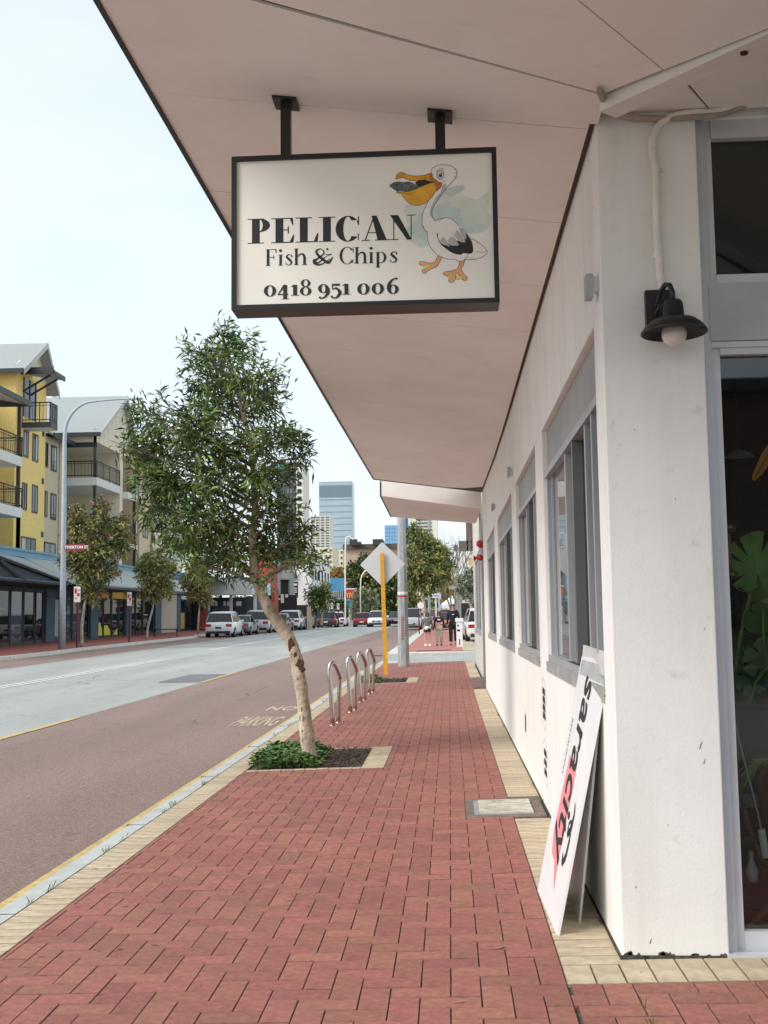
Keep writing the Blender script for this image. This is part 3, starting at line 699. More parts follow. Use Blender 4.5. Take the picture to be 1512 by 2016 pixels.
m = MB(); m.lathe([(0, -.05), (.05, -.04), (.065, .02), (.065, .08)], (.62, 21.5, 2.56), 18, axis='y'); m.build('body', M_red, t, smooth=True)

# barn lamp on the pier
LC = at(1327, 652, 4.50)
t = thing('wall_lamp', 'black barn-style wall lamp with a pale round bulb on the white pier', 'lamp', (LC.x, 4.66, LC.z-.1))
a = at(1270, 572, 4.63); b = at(1320, 640, 4.63)
MB().box(a.x, b.x+.02, 4.625, 4.659, b.z, a.z).build('back_plate', M_black, t)
sh = MB(); sh.lathe([(.131, -.012), (.136, -.008), (.134, .0), (.118, .022), (.09, .045), (.055, .055), (.045, .06), (.040, .115), (.034, .128), (.0, .13)], LC, 36)
sh.lathe([(.0, .05), (.05, .045), (.088, .038), (.114, .016), (.131, -.012)], LC, 36)
sh.build('lamp_shade', M_black, t, smooth=True)
nk = MB(); nk.tube([LC+Vector((-.0, 0, .12)), LC+Vector((.0, .0, .165)), LC+Vector((-.008, .012, .20)), LC+Vector((-.02, .04, .212)), LC+Vector((-.035, .075, .19)), LC+Vector((-.045, .11, .14)), LC+Vector((-.045, .13, .12))], .011, 10)
nk.tube([LC+Vector((-.03, .07, .15)), LC+Vector((-.055, .08, .10)), LC+Vector((-.05, .11, .085))], .009, 8); nk.build('gooseneck', M_black, t, smooth=True)
bl = MB(); R = .052; bl.lathe([(R*math.sin(math.pi*k/12), -R*math.cos(math.pi*k/12)) for k in range(13)], LC+Vector((0, 0, -.012)), 24)
bl.build('bulb', mat('frosted_bulb', (.72, .66, .6), rough=.15, var=.1, scale=30, spec=.6), t, smooth=True)
def cable(name, pts, r, label, m, y=4.640):
    P = [at(px, py, y if len(q) == 0 else q[0]) for px, py, *q in pts]
    # smooth the path
    S_ = []
    for i in range(len(P)-1):
        p0, p1, p2, p3 = P[max(0, i-1)], P[i], P[i+1], P[min(len(P)-1, i+2)]
        for k in range(5):
            u = k/5; S_.append(.5*((2*p1)+(p2-p0)*u+(2*p0-5*p1+4*p2-p3)*u*u+(3*p1-p0-3*p2+p3)*u**3))
    S_.append(P[-1]); m_ = MB(); m_.tube(S_, r, 10)
    t = thing(name, label, 'conduit', P[0]); m_.build('tube', m, t, smooth=True); return t
M_cond = mat('painted_conduit', (.80, .76, .71), rough=.6, var=.08, scale=9)
t = cable('conduit', [(1301, 572), (1297, 520), (1292, 450), (1291, 380), (1290, 330), (1284, 300), (1285, 272), (1297, 246), (1322, 230), (1358, 222), (1400, 220), (1430, 216), (1456, 206)], .015, 'pale painted conduit bending down the pier to the black wall lamp', M_cond)
for px, py in ((1291, 333), (1294, 502)):
    c = at(px, py, 4.64); m = MB(); m.tube([c-Vector((0, 0, .014)), c+Vector((0, 0, .014))], .0165, 10); m.box(c.x+.014, c.x+.032, 4.65, 4.659, c.z-.005, c.z+.005); m.build('clip', M_cond, t)
cable('conduit', [(1180, 178, 4.30), (1190, 200, 4.42), (1210, 222, 4.60), (1250, 232), (1310, 233), (1370, 230), (1420, 225), (1450, 214), (1474, 202)], .014, 'grey-brown cable curving from the canopy joint across the top of the pier', mat('dusty_cable', (.42, .36, .31), rough=.8, var=.15))

# ---- leaning folded sign board
t = thing('a_frame_board', 'folded white A-frame restaurant board leaning sideways against the wall', 'sign board', (.45, 5.3, 0))
bn, bf, tn, tf = Vector((.448, 5.01, .012)), Vector((.425, 5.80, .012)), Vector((.690, 5.0, 1.195)), Vector((.685, 5.79, 1.205))
tn = bn+(tf-bf)
SG = 1 if (bn-bf).cross(tf-bf).x > 0 else -1
def slab(mb, a, b, c, d_, th):
    n = (b-a).cross(d_-a).normalized()*th; return mb.hexa([a, b, c, d_, a+n, b+n, c+n, d_+n])
m = MB(); slab(m, bf, bn, tn, tf, SG*.012); fp_ = m.build('front_panel', mat('board_white', (.82, .83, .84), rough=.35, var=.03), t)
m = MB(); slab(m, Vector((.585, 5.97, .012)), Vector((.575, 5.20, .012)), Vector((.712, 5.06, 1.25)), Vector((.712, 5.86, 1.26)), .010); m.build('back_panel', mat('board_offwhite', (.60, .60, .59), rough=.4, var=.12, scale=3), t)
Ud, Vd = (bn-bf), (tf-bf); Nn = Ud.cross(Vd).normalized()
if Nn.x > 0: Nn = -Nn
def bpnt(s, v, l=.0015): return bf+Ud*s+Vd*v+Nn*l+Vector((0, 0, 0))
m = MB(); m.poly([bpnt(.28, .60), bpnt(.46, .585), bpnt(.60, .60), bpnt(.62, .50), bpnt(.60, .40), bpnt(.60, .29), bpnt(.57, .22), bpnt(.62, .10), bpnt(.44, .19), bpnt(.30, .20), bpnt(.22, .27), bpnt(.24, .42)])
m.build('pink_patch', mat('pink_print', (.85, .30, .33), rough=.4, var=.02), t)
def board_text(body, s, v0, v1, width, shear, bold, lay, col):
    me = text_mesh(body, 1.0, shear=shear, bold=bold, extrude=0); xs = [v.co.x for v in me.vertices]; ys = [v.co.y for v in me.vertices]
    lx = (v0-v1)*Vd.length/(max(xs)-min(xs)); ly = width*Ud.length/(max(ys)-min(ys)); cx, cy = (max(xs)+min(xs))/2, (max(ys)+min(ys))/2
    for vv in me.vertices:
        q = bpnt(s, (v0+v1)/2, lay)-Vd.normalized()*(vv.co.x-cx)*lx+Ud.normalized()*(vv.co.y-cy)*ly; vv.co = q
    me.materials.clear(); me.materials.append(col); link('lettering', me, t)
M_ink = mat('black_print', (.02, .02, .022), rough=.5, var=.1)
board_text('saracity', .47, .93, .19, .46, .22, .012, .003, M_ink)
board_text('RESTAURANT', .13, .74, .50, .045, .2, .0, .003, mat('grey_print', (.16, .16, .17)))
sw = MB()
P = [(.80, .46), (.84, .42), (.82, .36), (.74, .33), (.72, .37), (.78, .39), (.84, .33), (.82, .26), (.74, .22), (.70, .26)]
Wd = [.004, .012, .02, .014, .006, .006, .012, .018, .014, .004]
for i in range(len(P)-1):
    a, b = bpnt(*P[i], .003), bpnt(*P[i+1], .003); dd = (b-a).normalized().cross(Nn)
    sw.poly([a-dd*Wd[i], a+dd*Wd[i], b+dd*Wd[i+1], b-dd*Wd[i+1]])
sw.build('swash_mark', M_ink, t)
MB().add([bpnt(.05, .985, .002), bpnt(1, .985, .002), bpnt(1, .915, .002), bpnt(.05, .925, .002)], [(0, 1, 2, 3)]).build('clear_tape', mat('tape', (.6, .62, .64), rough=.15), t)

# black oval stickers on the lower wall
def sticker(y0, y1, z0, z1, bars, label):
    t = thing('wall_sticker', label, 'sticker', (.68, y0, z0), 'black round logo stickers low on the white wall')
    m = MB(); n = 40; cy, cz, ry, rz = (y0+y1)/2, (z0+z1)/2, (y1-y0)/2, (z1-z0)/2
    for k in range(n):
        if k % 20 in (0, 1, 2, 3, 4, 10, 11): continue
        a, b = 2*math.pi*k/n, 2*math.pi*(k+1)/n; x = .6785
        m.poly([(x, cy+ry*math.cos(a), cz+rz*math.sin(a)), (x, cy+ry*math.cos(b), cz+rz*math.sin(b)), (x, cy+ry*.96*math.cos(b), cz+rz*.975*math.sin(b)), (x, cy+ry*.96*math.cos(a), cz+rz*.975*math.sin(a))])
    m.build('ring', M_ink, t)
    m = MB()
    for j in range(bars):
        z = z0+(z1-z0)*(.2+.62*j/max(1, bars)); 
        m.poly([(.678, y0+(y1-y0)*.2, z), (.678, y0+(y1-y0)*.8, z+.01), (.678, y0+(y1-y0)*.72, z+.06), (.678, y0+(y1-y0)*.28, z+.05)])
    m.build('lettering', M_ink, t)
sticker(7.95, 8.35, .58, .96, 4, 'upper black round sticker low on the white wall below the nearest window pier')
sticker(7.95, 8.35, .18, .52, 3, 'lower black round sticker on the white wall just above the paving')
sticker(10.1, 10.35, .30, .56, 3, 'small dark sticker farther along the white wall')

# water meter lid in the paving
MC = (.385, 8.29)
t = thing('meter_box', 'cream rectangular meter lid set in a grey concrete surround beside the wall', 'meter box', (.39, 8.29, 0))
m = MB(); m.hexa([(.092, 7.89, -.03), (.66, 7.89, -.03), (.66, 8.69, -.03), (.092, 8.69, -.03), (.092, 7.89, fz(.09, 8)-.002), (.66, 7.89, fz(.66, 8)-.002), (.66, 8.69, fz(.66, 8)-.002), (.092, 8.69, fz(.09, 8)-.002)])
m.build('surround', mat('reddish_concrete', (.20, .15, .13), rough=.9, var=.25, scale=12, bump=.4, bscale=90), t)
def zz(x): return fz(x, 8)
def slabz(x0, x1, y0, y1, za, zb, mm, name):
    return MB().hexa([(x0, y0, zz(x0)+za), (x1, y0, zz(x1)+za), (x1, y1, zz(x1)+za), (x0, y1, zz(x0)+za), (x0, y0, zz(x0)+zb), (x1, y0, zz(x1)+zb), (x1, y1, zz(x1)+zb), (x0, y1, zz(x0)+zb)]).build(name, mm, t)
slabz(.155, .58, 7.99, 8.57, -.006, .003, mat('grey_rim', (.33, .33, .33), rough=.8, var=.15), 'rim')
slabz(.19, .575, 8.01, 8.555, .0035, .012, mat('scuffed_cream_lid', (.62, .59, .50), rough=.7, var=.2, scale=9, col2=(.30, .28, .24), stretch=(.5, 2, 1)), 'lid')
m = MB(); rs = random.Random(4)
for k in range(34):
    x, y = rs.uniform(.22, .55), rs.uniform(8.05, 8.52); l = rs.uniform(.01, .05); a = rs.uniform(-.3, .3)
    m.poly([(x, y, zz(x)+.0125), (x+l, y+a*l, zz(x+l)+.0125), (x+l, y+a*l+.008, zz(x+l)+.0125), (x, y+.006, zz(x)+.0125)])
m.build('scuff', M_dark, t)

# ---- things behind the shop glass
t = thing('monstera_plant', 'potted monstera with big split leaves behind the shopfront glass', 'plant', (1.5, 5.05, .02))
M_mon = mat('monstera_green', (.20, .36, .08), rough=.3, var=.3, scale=5); M_mon2 = mat('monstera_dark', (.09, .18, .05), rough=.35, var=.3, scale=5)
def monstera(c, r, ang, tilt_, m_, cuts=True):
    mb = MB(); n = 64; pts = []
    for k in range(n+1):
        a = -math.pi+2*math.pi*k/n
        rr = r*(.78+.22*math.cos(a)-.10*math.cos(2*a))+r*.03*math.sin(5*a)
        if cuts and k in (14, 22, 27, 37, 43, 50): rr *= .42
        if abs(a) > 3.0: rr *= .25
        pts.append((rr*math.sin(a)*.85, rr*math.cos(a)))
    cR = Matrix.Rotation(ang, 3, 'Y') @ Matrix.Rotation(tilt_, 3, 'X')
    def tr(p, bz=0): v = cR @ Vector((p[0], -.15*abs(p[0])+bz, p[1])); return Vector(c)+v
    mb.v = [tr((0, 0))]+[tr(p) for p in pts]
    for k in range(1, n+1): mb.f.append((0, k, k+1)); mb.m.append(0)
    return mb.build('leaf', m_, t)
monstera(at(1490, 1122, 5.0), .19, -.15, .1, M_mon); monstera(at(1488, 1212, 5.12), .10, 2.3, -.2, M_mon2, False)
monstera(at(1462, 1175, 5.25), .12, 2.6, .3, M_mon2); monstera(at(1500, 1290, 5.2), .14, 2.4, .3, M_mon2); monstera(at(1470, 1330, 5.3), .12, 1.7, .2, M_mon2); monstera(at(1505, 1180, 5.2), .14, 1.2, .2, M_mon)
monstera(at(1450, 1260, 5.3), .11, 3.3, .3, M_mon2)
m = MB()
for pts in ([(1490, 1122), (1478, 1170), (1462, 1230), (1450, 1300), (1442, 1380)], [(1500, 1190), (1503, 1260), (1510, 1330)], [(1512, 1310), (1490, 1340), (1476, 1385)]):
    m.tube([at(px, py, 5.12) for px, py in pts], .008, 8)
m.build('stem', M_mon, t, smooth=True)
pt = MB(); pt.lathe([(.0, 0), (.13, 0), (.17, .30), (.155, .30), (.15, .26), (0, .26)], (1.56, 5.25, .45), 24); pt.build('pot', mat('terracotta', (.22, .10, .06)), t)
MB().box(1.25, 2.2, 4.95, 5.6, .42, .448).build('shelf', mat('dark_wood', (.05, .03, .02)), t)
t = thing('orange_flower', 'pointed orange petal hanging behind the upper part of the door glass', 'flower', tuple(at(1500, 900, 4.95)))
m = MB(); A = [at(*p, 4.95) for p in ((1481, 943), (1484, 928), (1500, 893), (1530, 850), (1545, 850), (1520, 905), (1500, 935), (1487, 946))]
m.prism(A, (0, .01, 0)); m.build('petal', mat('orange_petal', (.75, .30, .02), rough=.5, var=.2), t)
m = MB(); m.tube([at(1487, 940, 4.948), at(1520, 880, 4.948), at(1545, 845, 4.948)], .0025, 6); m.build('vein', mat('vein', (.4, .14, .01)), t)
t = thing('wooden_handset', 'wooden handset with brass ends hanging inside the glass', 'telephone', tuple(at(1438, 1085, 4.95)))
m = MB(); p = [at(1436, 1050, 4.93), at(1434, 1075, 4.93), at(1436, 1110, 4.93), at(1437, 1122, 4.93)]; m.tube(p, [.008, .013, .012, .009], 12); m.build('handle', mat('pale_wood', (.42, .24, .13), rough=.4, var=.2), t, smooth=True)
m = MB(); c = at(1436, 1040, 4.93); m.lathe([(0, -.02), (.022, -.015), (.03, .0), (.03, .014), (0, .02)], c, 16); c = at(1440, 1132, 4.93); m.lathe([(0, -.02), (.026, -.012), (.03, .0), (.025, .014), (0, .02)], c, 16)
m.build('cup', mat('aged_brass', (.35, .28, .15), rough=.35, metal=.6), t, smooth=True)
m = MB(); c0 = at(1450, 1155, 4.97); pts = []
for k in range(240):
    u = k/239; a = u*2*math.pi*38; s_ = at(1442+18*u, 1155+85*math.sin(math.pi*u), 4.97); pts.append(s_+Vector((math.cos(a)*.011, math.sin(a)*.011, 0)))
m.tube(pts, .0028, 5); m.build('coiled_cord', M_black, t)
MB().box(1.22, 1.50, 5.45, 5.55, 1.15, 1.72).build('cabinet', mat('green_cabinet', (.006, .02, .018), rough=.5), t)
t = thing('fishing_rod', 'thin fishing rod with a white grip leaning inside the glass', 'fishing rod', tuple(at(1470, 1500, 4.92)))
m = MB(); m.tube([at(1444, 1408, 4.9), at(1466, 1500, 4.9), at(1492, 1600, 4.9), at(1500, 1640, 4.9)], .004, 6); m.build('rod', M_alul, t)
m = MB(); m.tube([at(1499, 1632, 4.9), at(1508, 1688, 4.9)], .016, 10); m.build('grip', M_white, t)
t = thing('driftwood_branch', 'bent brown branch standing behind the lower glass', 'branch', tuple(at(1470, 1640, 5.0)))
m = MB(); m.tube([at(1449, 1500, 4.97), at(1458, 1560, 4.97), at(1474, 1630, 4.97), at(1500, 1690, 4.97), at(1518, 1712, 4.97)], [.006, .009, .012, .012, .01], 8); m.tube([at(1520, 1780, 4.9), at(1460, 1840, 4.9)], .014, 8)
m.build('stick', mat('driftwood', (.22, .11, .05), rough=.8, var=.4, scale=12), t, smooth=True)
t = thing('spider_plant', 'spider plant with thin yellowish arching leaves behind the lower glass', 'plant', tuple(at(1505, 1500, 5.0)))
rs = random.Random(9); mb = MB()
for k in range(46):
    c = at(1518, 1500, 5.0); a = rs.uniform(2.0, 5.2); l = rs.uniform(.10, .24); dx, dz = math.cos(a)*l, .5*l; pp = []
    for j in range(7):
        u = j/6; pp.append(c+Vector((dx*u, rs.uniform(-.002, .002)+math.sin(a)*l*.5*u, dz*u-1.3*l*u*u)))
    for j in range(6):
        wv = Vector((0, 0, .0045*(1-j/7))); mb.poly([pp[j]-wv, pp[j+1]-wv*.9, pp[j+1]+wv*.9, pp[j]+wv])
mb.build('leaf', mat('straw_green', (.38, .40, .16), rough=.6, var=.3), t)
t = thing('display_cabinet', 'dark brown box with glass bottles on the floor behind the lower glass', 'cabinet', (1.5, 5.6, .02))
MB().box(1.2, 2.2, 5.4, 6.0, .02, .95).build('box', mat('brown_cabinet', (.045, .028, .022), rough=.6, var=.2), t)
m = MB(); c = at(1479, 1702, 5.0); m.lathe([(0, -.07), (.025, -.07), (.028, -.02), (.012, .02), (.012, .06)], c, 14); m.build('bottle', mat('clear_bottle', (.55, .57, .55), rough=.1), t, smooth=True)
m = MB(); m.box(1.2, 2.2, 5.38, 5.399, .50, .56); m.build('trim', M_alu, t)
t = thing('pendant_lamp', 'dim round pendant lamp hanging deep inside the shop', 'lamp', tuple(at(1455, 900, 6.2)))
m = MB(); c = at(1455, 899, 6.2); m.lathe([(.085, 0), (.06, .02), (.02, .035), (.0, .04)], c, 24); m.build('shade', mat('grey_shade', (.35, .35, .33)), t, smooth=True)
m = MB(); m.tube([c+Vector((0, 0, .04)), Vector((c.x, c.y, 3.6))], .003, 5); m.build('cord', M_black, t)
# ------------------------------------------------------------------ hanging pelican sign
SY = 4.62
t = sign = thing('hanging_sign', 'hanging lightbox sign of a fish and chip shop with a pelican picture', 'sign', (-.34, SY, 2.75))
A = at(455, 306, SY-.012); B = at(980, 291, SY-.012); Cc = at(456, 608, SY-.012); D = at(981, 597, SY-.012)
x0, x1 = (A.x+Cc.x)/2, (B.x+D.x)/2; z1, z0 = (A.z+B.z)/2, (Cc.z+D.z)/2; fw = .021
m = MB(); yf, yb = SY-.012, SY+.13
m.box(x0, x0+fw, yf, yb, z0, z1); m.box(x1-fw, x1, yf, yb, z0, z1); m.box(x0+fw, x1-fw, yf, yb, z1-fw, z1); m.box(x0+fw, x1-fw, yf, yb, z0, z0+fw)
m.build('frame', M_black, sign)
MB().box(x0+fw, x1-fw, SY, SY+.12, z0+fw, z1-fw).build('sign_face', mat('sign_face_cream', (.95, .93, .875), rough=.5, var=.015, spec=.25), sign)
MB().box(x0+fw, x1-fw, SY+.1205, SY+.128, z0+fw, z1-fw).build('back_face', M_white, sign)
for (px, py) in ((563, 205), (866, 232)):
    c = at(px, py, SY+.06); zt_ = zflat(c.x, c.y)
    m = MB(); m.box(c.x-.022, c.x+.022, SY+.038, SY+.082, z1, zt_-.012); p = m.build('hanger', M_black, sign)
    k = .1285; m = MB(); m.hexa([(c.x-.055, SY-.0, zt_-.012+k*.055), (c.x+.055, SY, zt_-.012-k*.055), (c.x+.055, SY+.12, zt_-.012-k*.055), (c.x-.055, SY+.12, zt_-.012+k*.055),
           (c.x-.055, SY-.0, zt_-.002+k*.055), (c.x+.055, SY, zt_-.002-k*.055), (c.x+.055, SY+.12, zt_-.002-k*.055), (c.x-.055, SY+.12, zt_-.002+k*.055)]); m.build('mounting_plate', M_black, p)
LAY = [0]
def nxt(): LAY[0] += 1; return .0005+LAY[0]*.000015
def sp(u, v, l): return at(430+u/2.6526, 180+v/2.6526, SY-l)
M_txt = mat('charcoal_letters', (.018, .023, .027), rough=.4, var=.05)
tx = MB()
def bar(u0, v0, u1, v1, u2, v2, u3, v3): tx.poly([sp(u0, v0, 0+L_), sp(u1, v1, L_), sp(u2, v2, L_), sp(u3, v3, L_)])
def rect(u0, v0, u1, v1, l, mb=None, mi=0): (mb or tx).poly([sp(u0, v0, l), sp(u1, v0, l), sp(u1, v1, l), sp(u0, v1, l)], mi)
def crescent(pts_o, pts_i, mb=None, mi=0):
    l = nxt(); mb = mb or tx
    for i in range(len(pts_o)-1): mb.poly([sp(*pts_o[i], l), sp(*pts_o[i+1], l), sp(*pts_i[i+1], l), sp(*pts_i[i], l)], mi)
def el(cx, cy, rx, ry, a0, a1, n=22): return [(cx+rx*math.cos(math.radians(a0+(a1-a0)*k/n)), cy-ry*math.sin(math.radians(a0+(a1-a0)*k/n))) for k in range(n+1)]
def stroke(pts, ws, mb=None, mi=0, sub=6, pen=None):
    """smooth brush stroke through pts with a width at each point"""
    l = nxt(); mb = mb or tx; P = [Vector(p).to_3d() for p in pts]; Q = []; Wq = []
    for i in range(len(P)-1):
        a, b, c, d = P[max(0, i-1)], P[i], P[i+1], P[min(len(P)-1, i+2)]
        for k in range(sub):
            u = k/sub; Q.append(.5*((2*b)+(c-a)*u+(2*a-5*b+4*c-d)*u*u+(3*b-a-3*c+d)*u**3)); Wq.append(ws[i]+(ws[i+1]-ws[i])*u)
    Q.append(P[-1]); Wq.append(ws[-1]); L, R_ = [], []
    for i, q in enumerate(Q):
        t_ = (Q[min(i+1, len(Q)-1)]-Q[max(i-1, 0)]).normalized(); n = Vector((-t_.y, t_.x))*Wq[i]/2
        L.append((q.x+n.x, q.y+n.y)); R_.append((q.x-n.x, q.y-n.y))
    for i in range(len(L)-1): mb.poly([sp(*L[i], l), sp(*L[i+1], l), sp(*R_[i+1], l), sp(*R_[i], l)], mi)
class Glyphs:
    """Didone letters drawn in a cap-height box; y runs 0 (baseline) to 1, descenders below 0"""
    def __init__(s, u0, v0, sl, H, wt): s.u0, s.v0, s.sl, s.H, s.wt = u0, v0, sl, H, wt
    def P(s, x, y): return (x, s.v0+s.sl*(x-s.u0)-y*s.H)
    def R(s, x0, y0, x1, y1):
        l = nxt(); tx.poly([sp(*s.P(x0, y0), l), sp(*s.P(x1, y0), l), sp(*s.P(x1, y1), l), sp(*s.P(x0, y1), l)])
    def Q(s, *p): l = nxt(); tx.poly([sp(*s.P(*q), l) for q in p])
    def stem(s, x, y0, y1, w, ser=1.0, t=.035, top=True, bot=True, left=True, right=True):
        s.R(x, y0, x+w, y1); e = w*.55*ser
        if bot: s.R(x-(e if left else 0), y0, x+w+(e if right else 0), y0+t)
        if top: s.R(x-(e if left else 0), y1-t, x+w+(e if right else 0), y1)
    def E(s, cx, cy, rx, ry, w, a0, a1, thin=.035, n=22):      # bowl, thick at the sides, thin at top and bottom
        o = [s.P(cx+rx*math.cos(math.radians(a)), cy+ry*math.sin(math.radians(a))) for a in [a0+(a1-a0)*k/n for k in range(n+1)]]
        i = [s.P(cx+(rx-w)*math.cos(math.radians(a)), cy+(ry-thin)*math.sin(math.radians(a))) for a in [a0+(a1-a0)*k/n for k in range(n+1)]]
        crescent(o, i)
    def dot(s, cx, cy, r): l = nxt(); tx.poly([sp(*s.P(cx+r*math.cos(k*.524), cy+r/s.H*math.sin(k*.524)), l) for k in range(12)])
# watercolour patch
wc = MB(); M_teal = mat('teal_watercolour', (.63, .76, .72), rough=.35, var=.08, scale=25); M_teal2 = mat('pale_teal_watercolour', (.77, .82, .76), rough=.35, var=.05, scale=20)
def blob(mb, pts, l, mi=0, sub=5):
    P = [Vector(p).to_3d() for p in pts]; n = len(P); Q_ = []
    for i in range(n):
        a, b, c, d = P[i-1], P[i], P[(i+1)%n], P[(i+2)%n]
        for k in range(sub):
            u = k/sub; Q_.append(.5*((2*b)+(c-a)*u+(2*a-5*b+4*c-d)*u*u+(3*b-a-3*c+d)*u**3))
    mb.poly([sp(q.x, q.y, l) for q in Q_], mi); return Q_
c6 = lambda u, v: ((740+u/6.048-430)*2.6526, (300+v/6.048-180)*2.6526)
def C6(pts): return [c6(*p) for p in pts]
blob(wc, C6([(330, 1010), (380, 850), (330, 660), (480, 600), (700, 560), (900, 430), (1050, 400), (1010, 490), (1200, 560), (1340, 480), (1330, 700), (1380, 780), (1330, 900), (1240, 960), (1100, 900), (900, 1000), (560, 1130), (440, 1080)]), nxt(), 1)
blob(wc, C6([(440, 990), (350, 960), (420, 860), (480, 780), (560, 700), (760, 630), (880, 590), (900, 650), (1020, 680), (1010, 760), (1120, 830), (1260, 850), (1270, 940), (1120, 960), (900, 930), (700, 1000), (560, 1120), (500, 1080)]), nxt(), 0)
blob(wc, C6([(850, 430), (960, 400), (1040, 390), (1050, 440), (990, 480), (900, 520), (820, 500)]), nxt(), 0)
blob(wc, C6([(330, 660), (420, 640), (470, 720), (410, 820), (360, 760)]), nxt(), 1)
wc.build('watercolour_patch', [M_teal, M_teal2], sign)

WCL = LAY[0]
# line one
G = Glyphs(150, 796, -.0265, 130, 40); R, Q = G.R, G.Q
G.stem(175, 0, 1, 41); G.E(214, .73, 55, .27, 38, 90, -90)                                 # P
G.stem(298, 0, 1, 41, left=True); R(330, 0, 390, .04); R(330, .96, 388, 1); Q((372, 1), (389, 1), (391, .70), (386, .70)); Q((370, 0), (391, 0), (396, .32), (390, .32)); R(335, .50, 366, .54); Q((362, .66), (368, .66), (368, .38), (362, .38))   # E
G.stem(425, 0, 1, 41); R(460, 0, 516, .04); Q((496, 0), (518, 0), (522, .36), (516, .36))  # L
G.stem(546, 0, 1, 41)                                                                       # I
G.E(676, .5, 64, .52, 40, 42, 322); R(729, .64, 734, 1.0); Q((722, .86), (731, .80), (731, .66), (728, .66)); R(728, .04, 733, .30)   # C
Q((764, .02), (770, .02), (816, 1.0), (810, 1.0)); Q((800, 1.0), (826, 1.0), (880, 0), (832, 0)); R(782, .30, 842, .335); R(748, 0, 790, .035); R(818, 0, 894, .035)   # A
R(913, .02, 918, .98); R(1004, 0, 1009, 1); Q((896, 1), (938, 1), (1008, 0), (998, 0)); R(897, .965, 930, 1); R(896, 0, 940, .035); R(984, .965, 1030, 1)             # N
Q((938, 1), (896, 1), (985, 0), (1009, 0))
# line two
G = Glyphs(240, 911, -.026, 86, 13); R, Q = G.R, G.Q
G.stem(252, 0, 1, 14, .7); R(262, .965, 302, 1); Q((296, 1), (302, 1), (303, .76), (300, .76)); R(262, .50, 290, .535); R(287, .40, 290, .64)      # F
G.stem(318, 0, .66, 13, .7, right=True); G.dot(324, .90, 8)                                   # i
def s_(x0, w, h):
    G.dot(x0+w*.90, h*.80, 4.0)
    stroke([G.P(x0+w*.93, h*.86), G.P(x0+w*.55, h*.985), G.P(x0+w*.16, h*.78), G.P(x0+w*.5, h*.55), G.P(x0+w*.88, h*.26), G.P(x0+w*.5, h*.015), G.P(x0+w*.08, h*.16)], [3, 4, 9, 14, 9, 4, 3])
    R(x0+w*.04, h*.05, x0+w*.10, h*.32); R(x0+w*.88, h*.72, x0+w*.94, h*.97)
s_(350, 36, .67)
G.stem(400, 0, 1.0, 13, .6, right=True); R(443, 0, 456, .5); R(436, 0, 463, .035); stroke([G.P(412, .50), G.P(428, .66), G.P(444, .62), G.P(449, .44)], [4, 7, 11, 13])   # h
stroke([G.P(592, .60), G.P(560, .46), G.P(520, .10), G.P(504, .22), G.P(530, .46), G.P(552, .70), G.P(536, .94), G.P(512, .84), G.P(516, .64), G.P(540, .36), G.P(574, .10), G.P(596, .44)], [3, 3, 8, 13, 6, 8, 4, 10, 12, 14, 14, 4])   # &
stroke([G.P(500, .34), G.P(500, .10), G.P(524, -.02), G.P(556, .10), G.P(580, .34)], [10, 13, 8, 5, 3]); R(560, .58, 594, .62); G.dot(568, .92, 6)
G.E(672, .5, 40, .53, 14, 38, 325, .03); R(702, .66, 705, 1.0); R(701, .03, 704, .28)          # C
G.stem(716, 0, 1.0, 13, .6); R(758, 0, 771, .5); R(751, 0, 778, .035); stroke([G.P(728, .50), G.P(744, .66), G.P(760, .62), G.P(764, .44)], [4, 7, 11, 13])   # h
G.stem(791, 0, .66, 13, .7); G.dot(797, .90, 8)                                                # i
G.stem(826, -.28, .66, 13, .6); G.E(846, .33, 31, .345, 13, 115, -115, .03)                    # p
s_(896, 38, .67)
# line three, old-style figures
G = Glyphs(240, 1069, -.02, 80, 24); R, Q = G.R, G.Q
def zero(cx, w, rx=32): G.E(cx, .34, rx, .37, w, 0, 360, .04, 36)
zero(269, 19)
Q((337, .68), (352, .72), (316, .12), (310, .12)); R(308, .06, 364, .13); R(338, -.22, 358, .72); R(326, -.22, 370, -.19)      # 4
R(390, 0, 410, .70); R(378, 0, 422, .04); Q((376, .56), (390, .70), (410, .70), (392, .60))      # 1
G.E(455, .28, 30, .29, 17, 0, 360, .04, 30); G.E(455, .80, 25, .25, 14, 0, 360, .04, 30)         # 8
G.E(548, .42, 28, .30, 18, 0, 360, .04, 30); stroke([G.P(570, .45), G.P(572, .15), G.P(552, -.16), G.P(528, -.22)], [18, 17, 8, 4]); G.dot(530, -.16, 6)   # 9
R(592, .36, 597, .70); Q((592, .72), (636, .72), (630, .58), (594, .60)); stroke([G.P(596, .36), G.P(616, .42), G.P(634, .14), G.P(616, -.18), G.P(590, -.18)], [4, 9, 19, 8, 4]); G.dot(592, -.12, 6)    # 5
R(658, 0, 678, .70); R(646, 0, 690, .04); Q((644, .56), (658, .70), (678, .70), (660, .60))      # 1
zero(757, 19); zero(832, 19)
G.E(912, .28, 29, .31, 18, 0, 360, .04, 30); stroke([G.P(889, .26), G.P(890, .58), G.P(908, .90), G.P(934, 1.02)], [18, 17, 8, 4]); G.dot(930, .98, 5)   # 6
tx.build('lettering', M_txt, sign)
LAY[0] = WCL
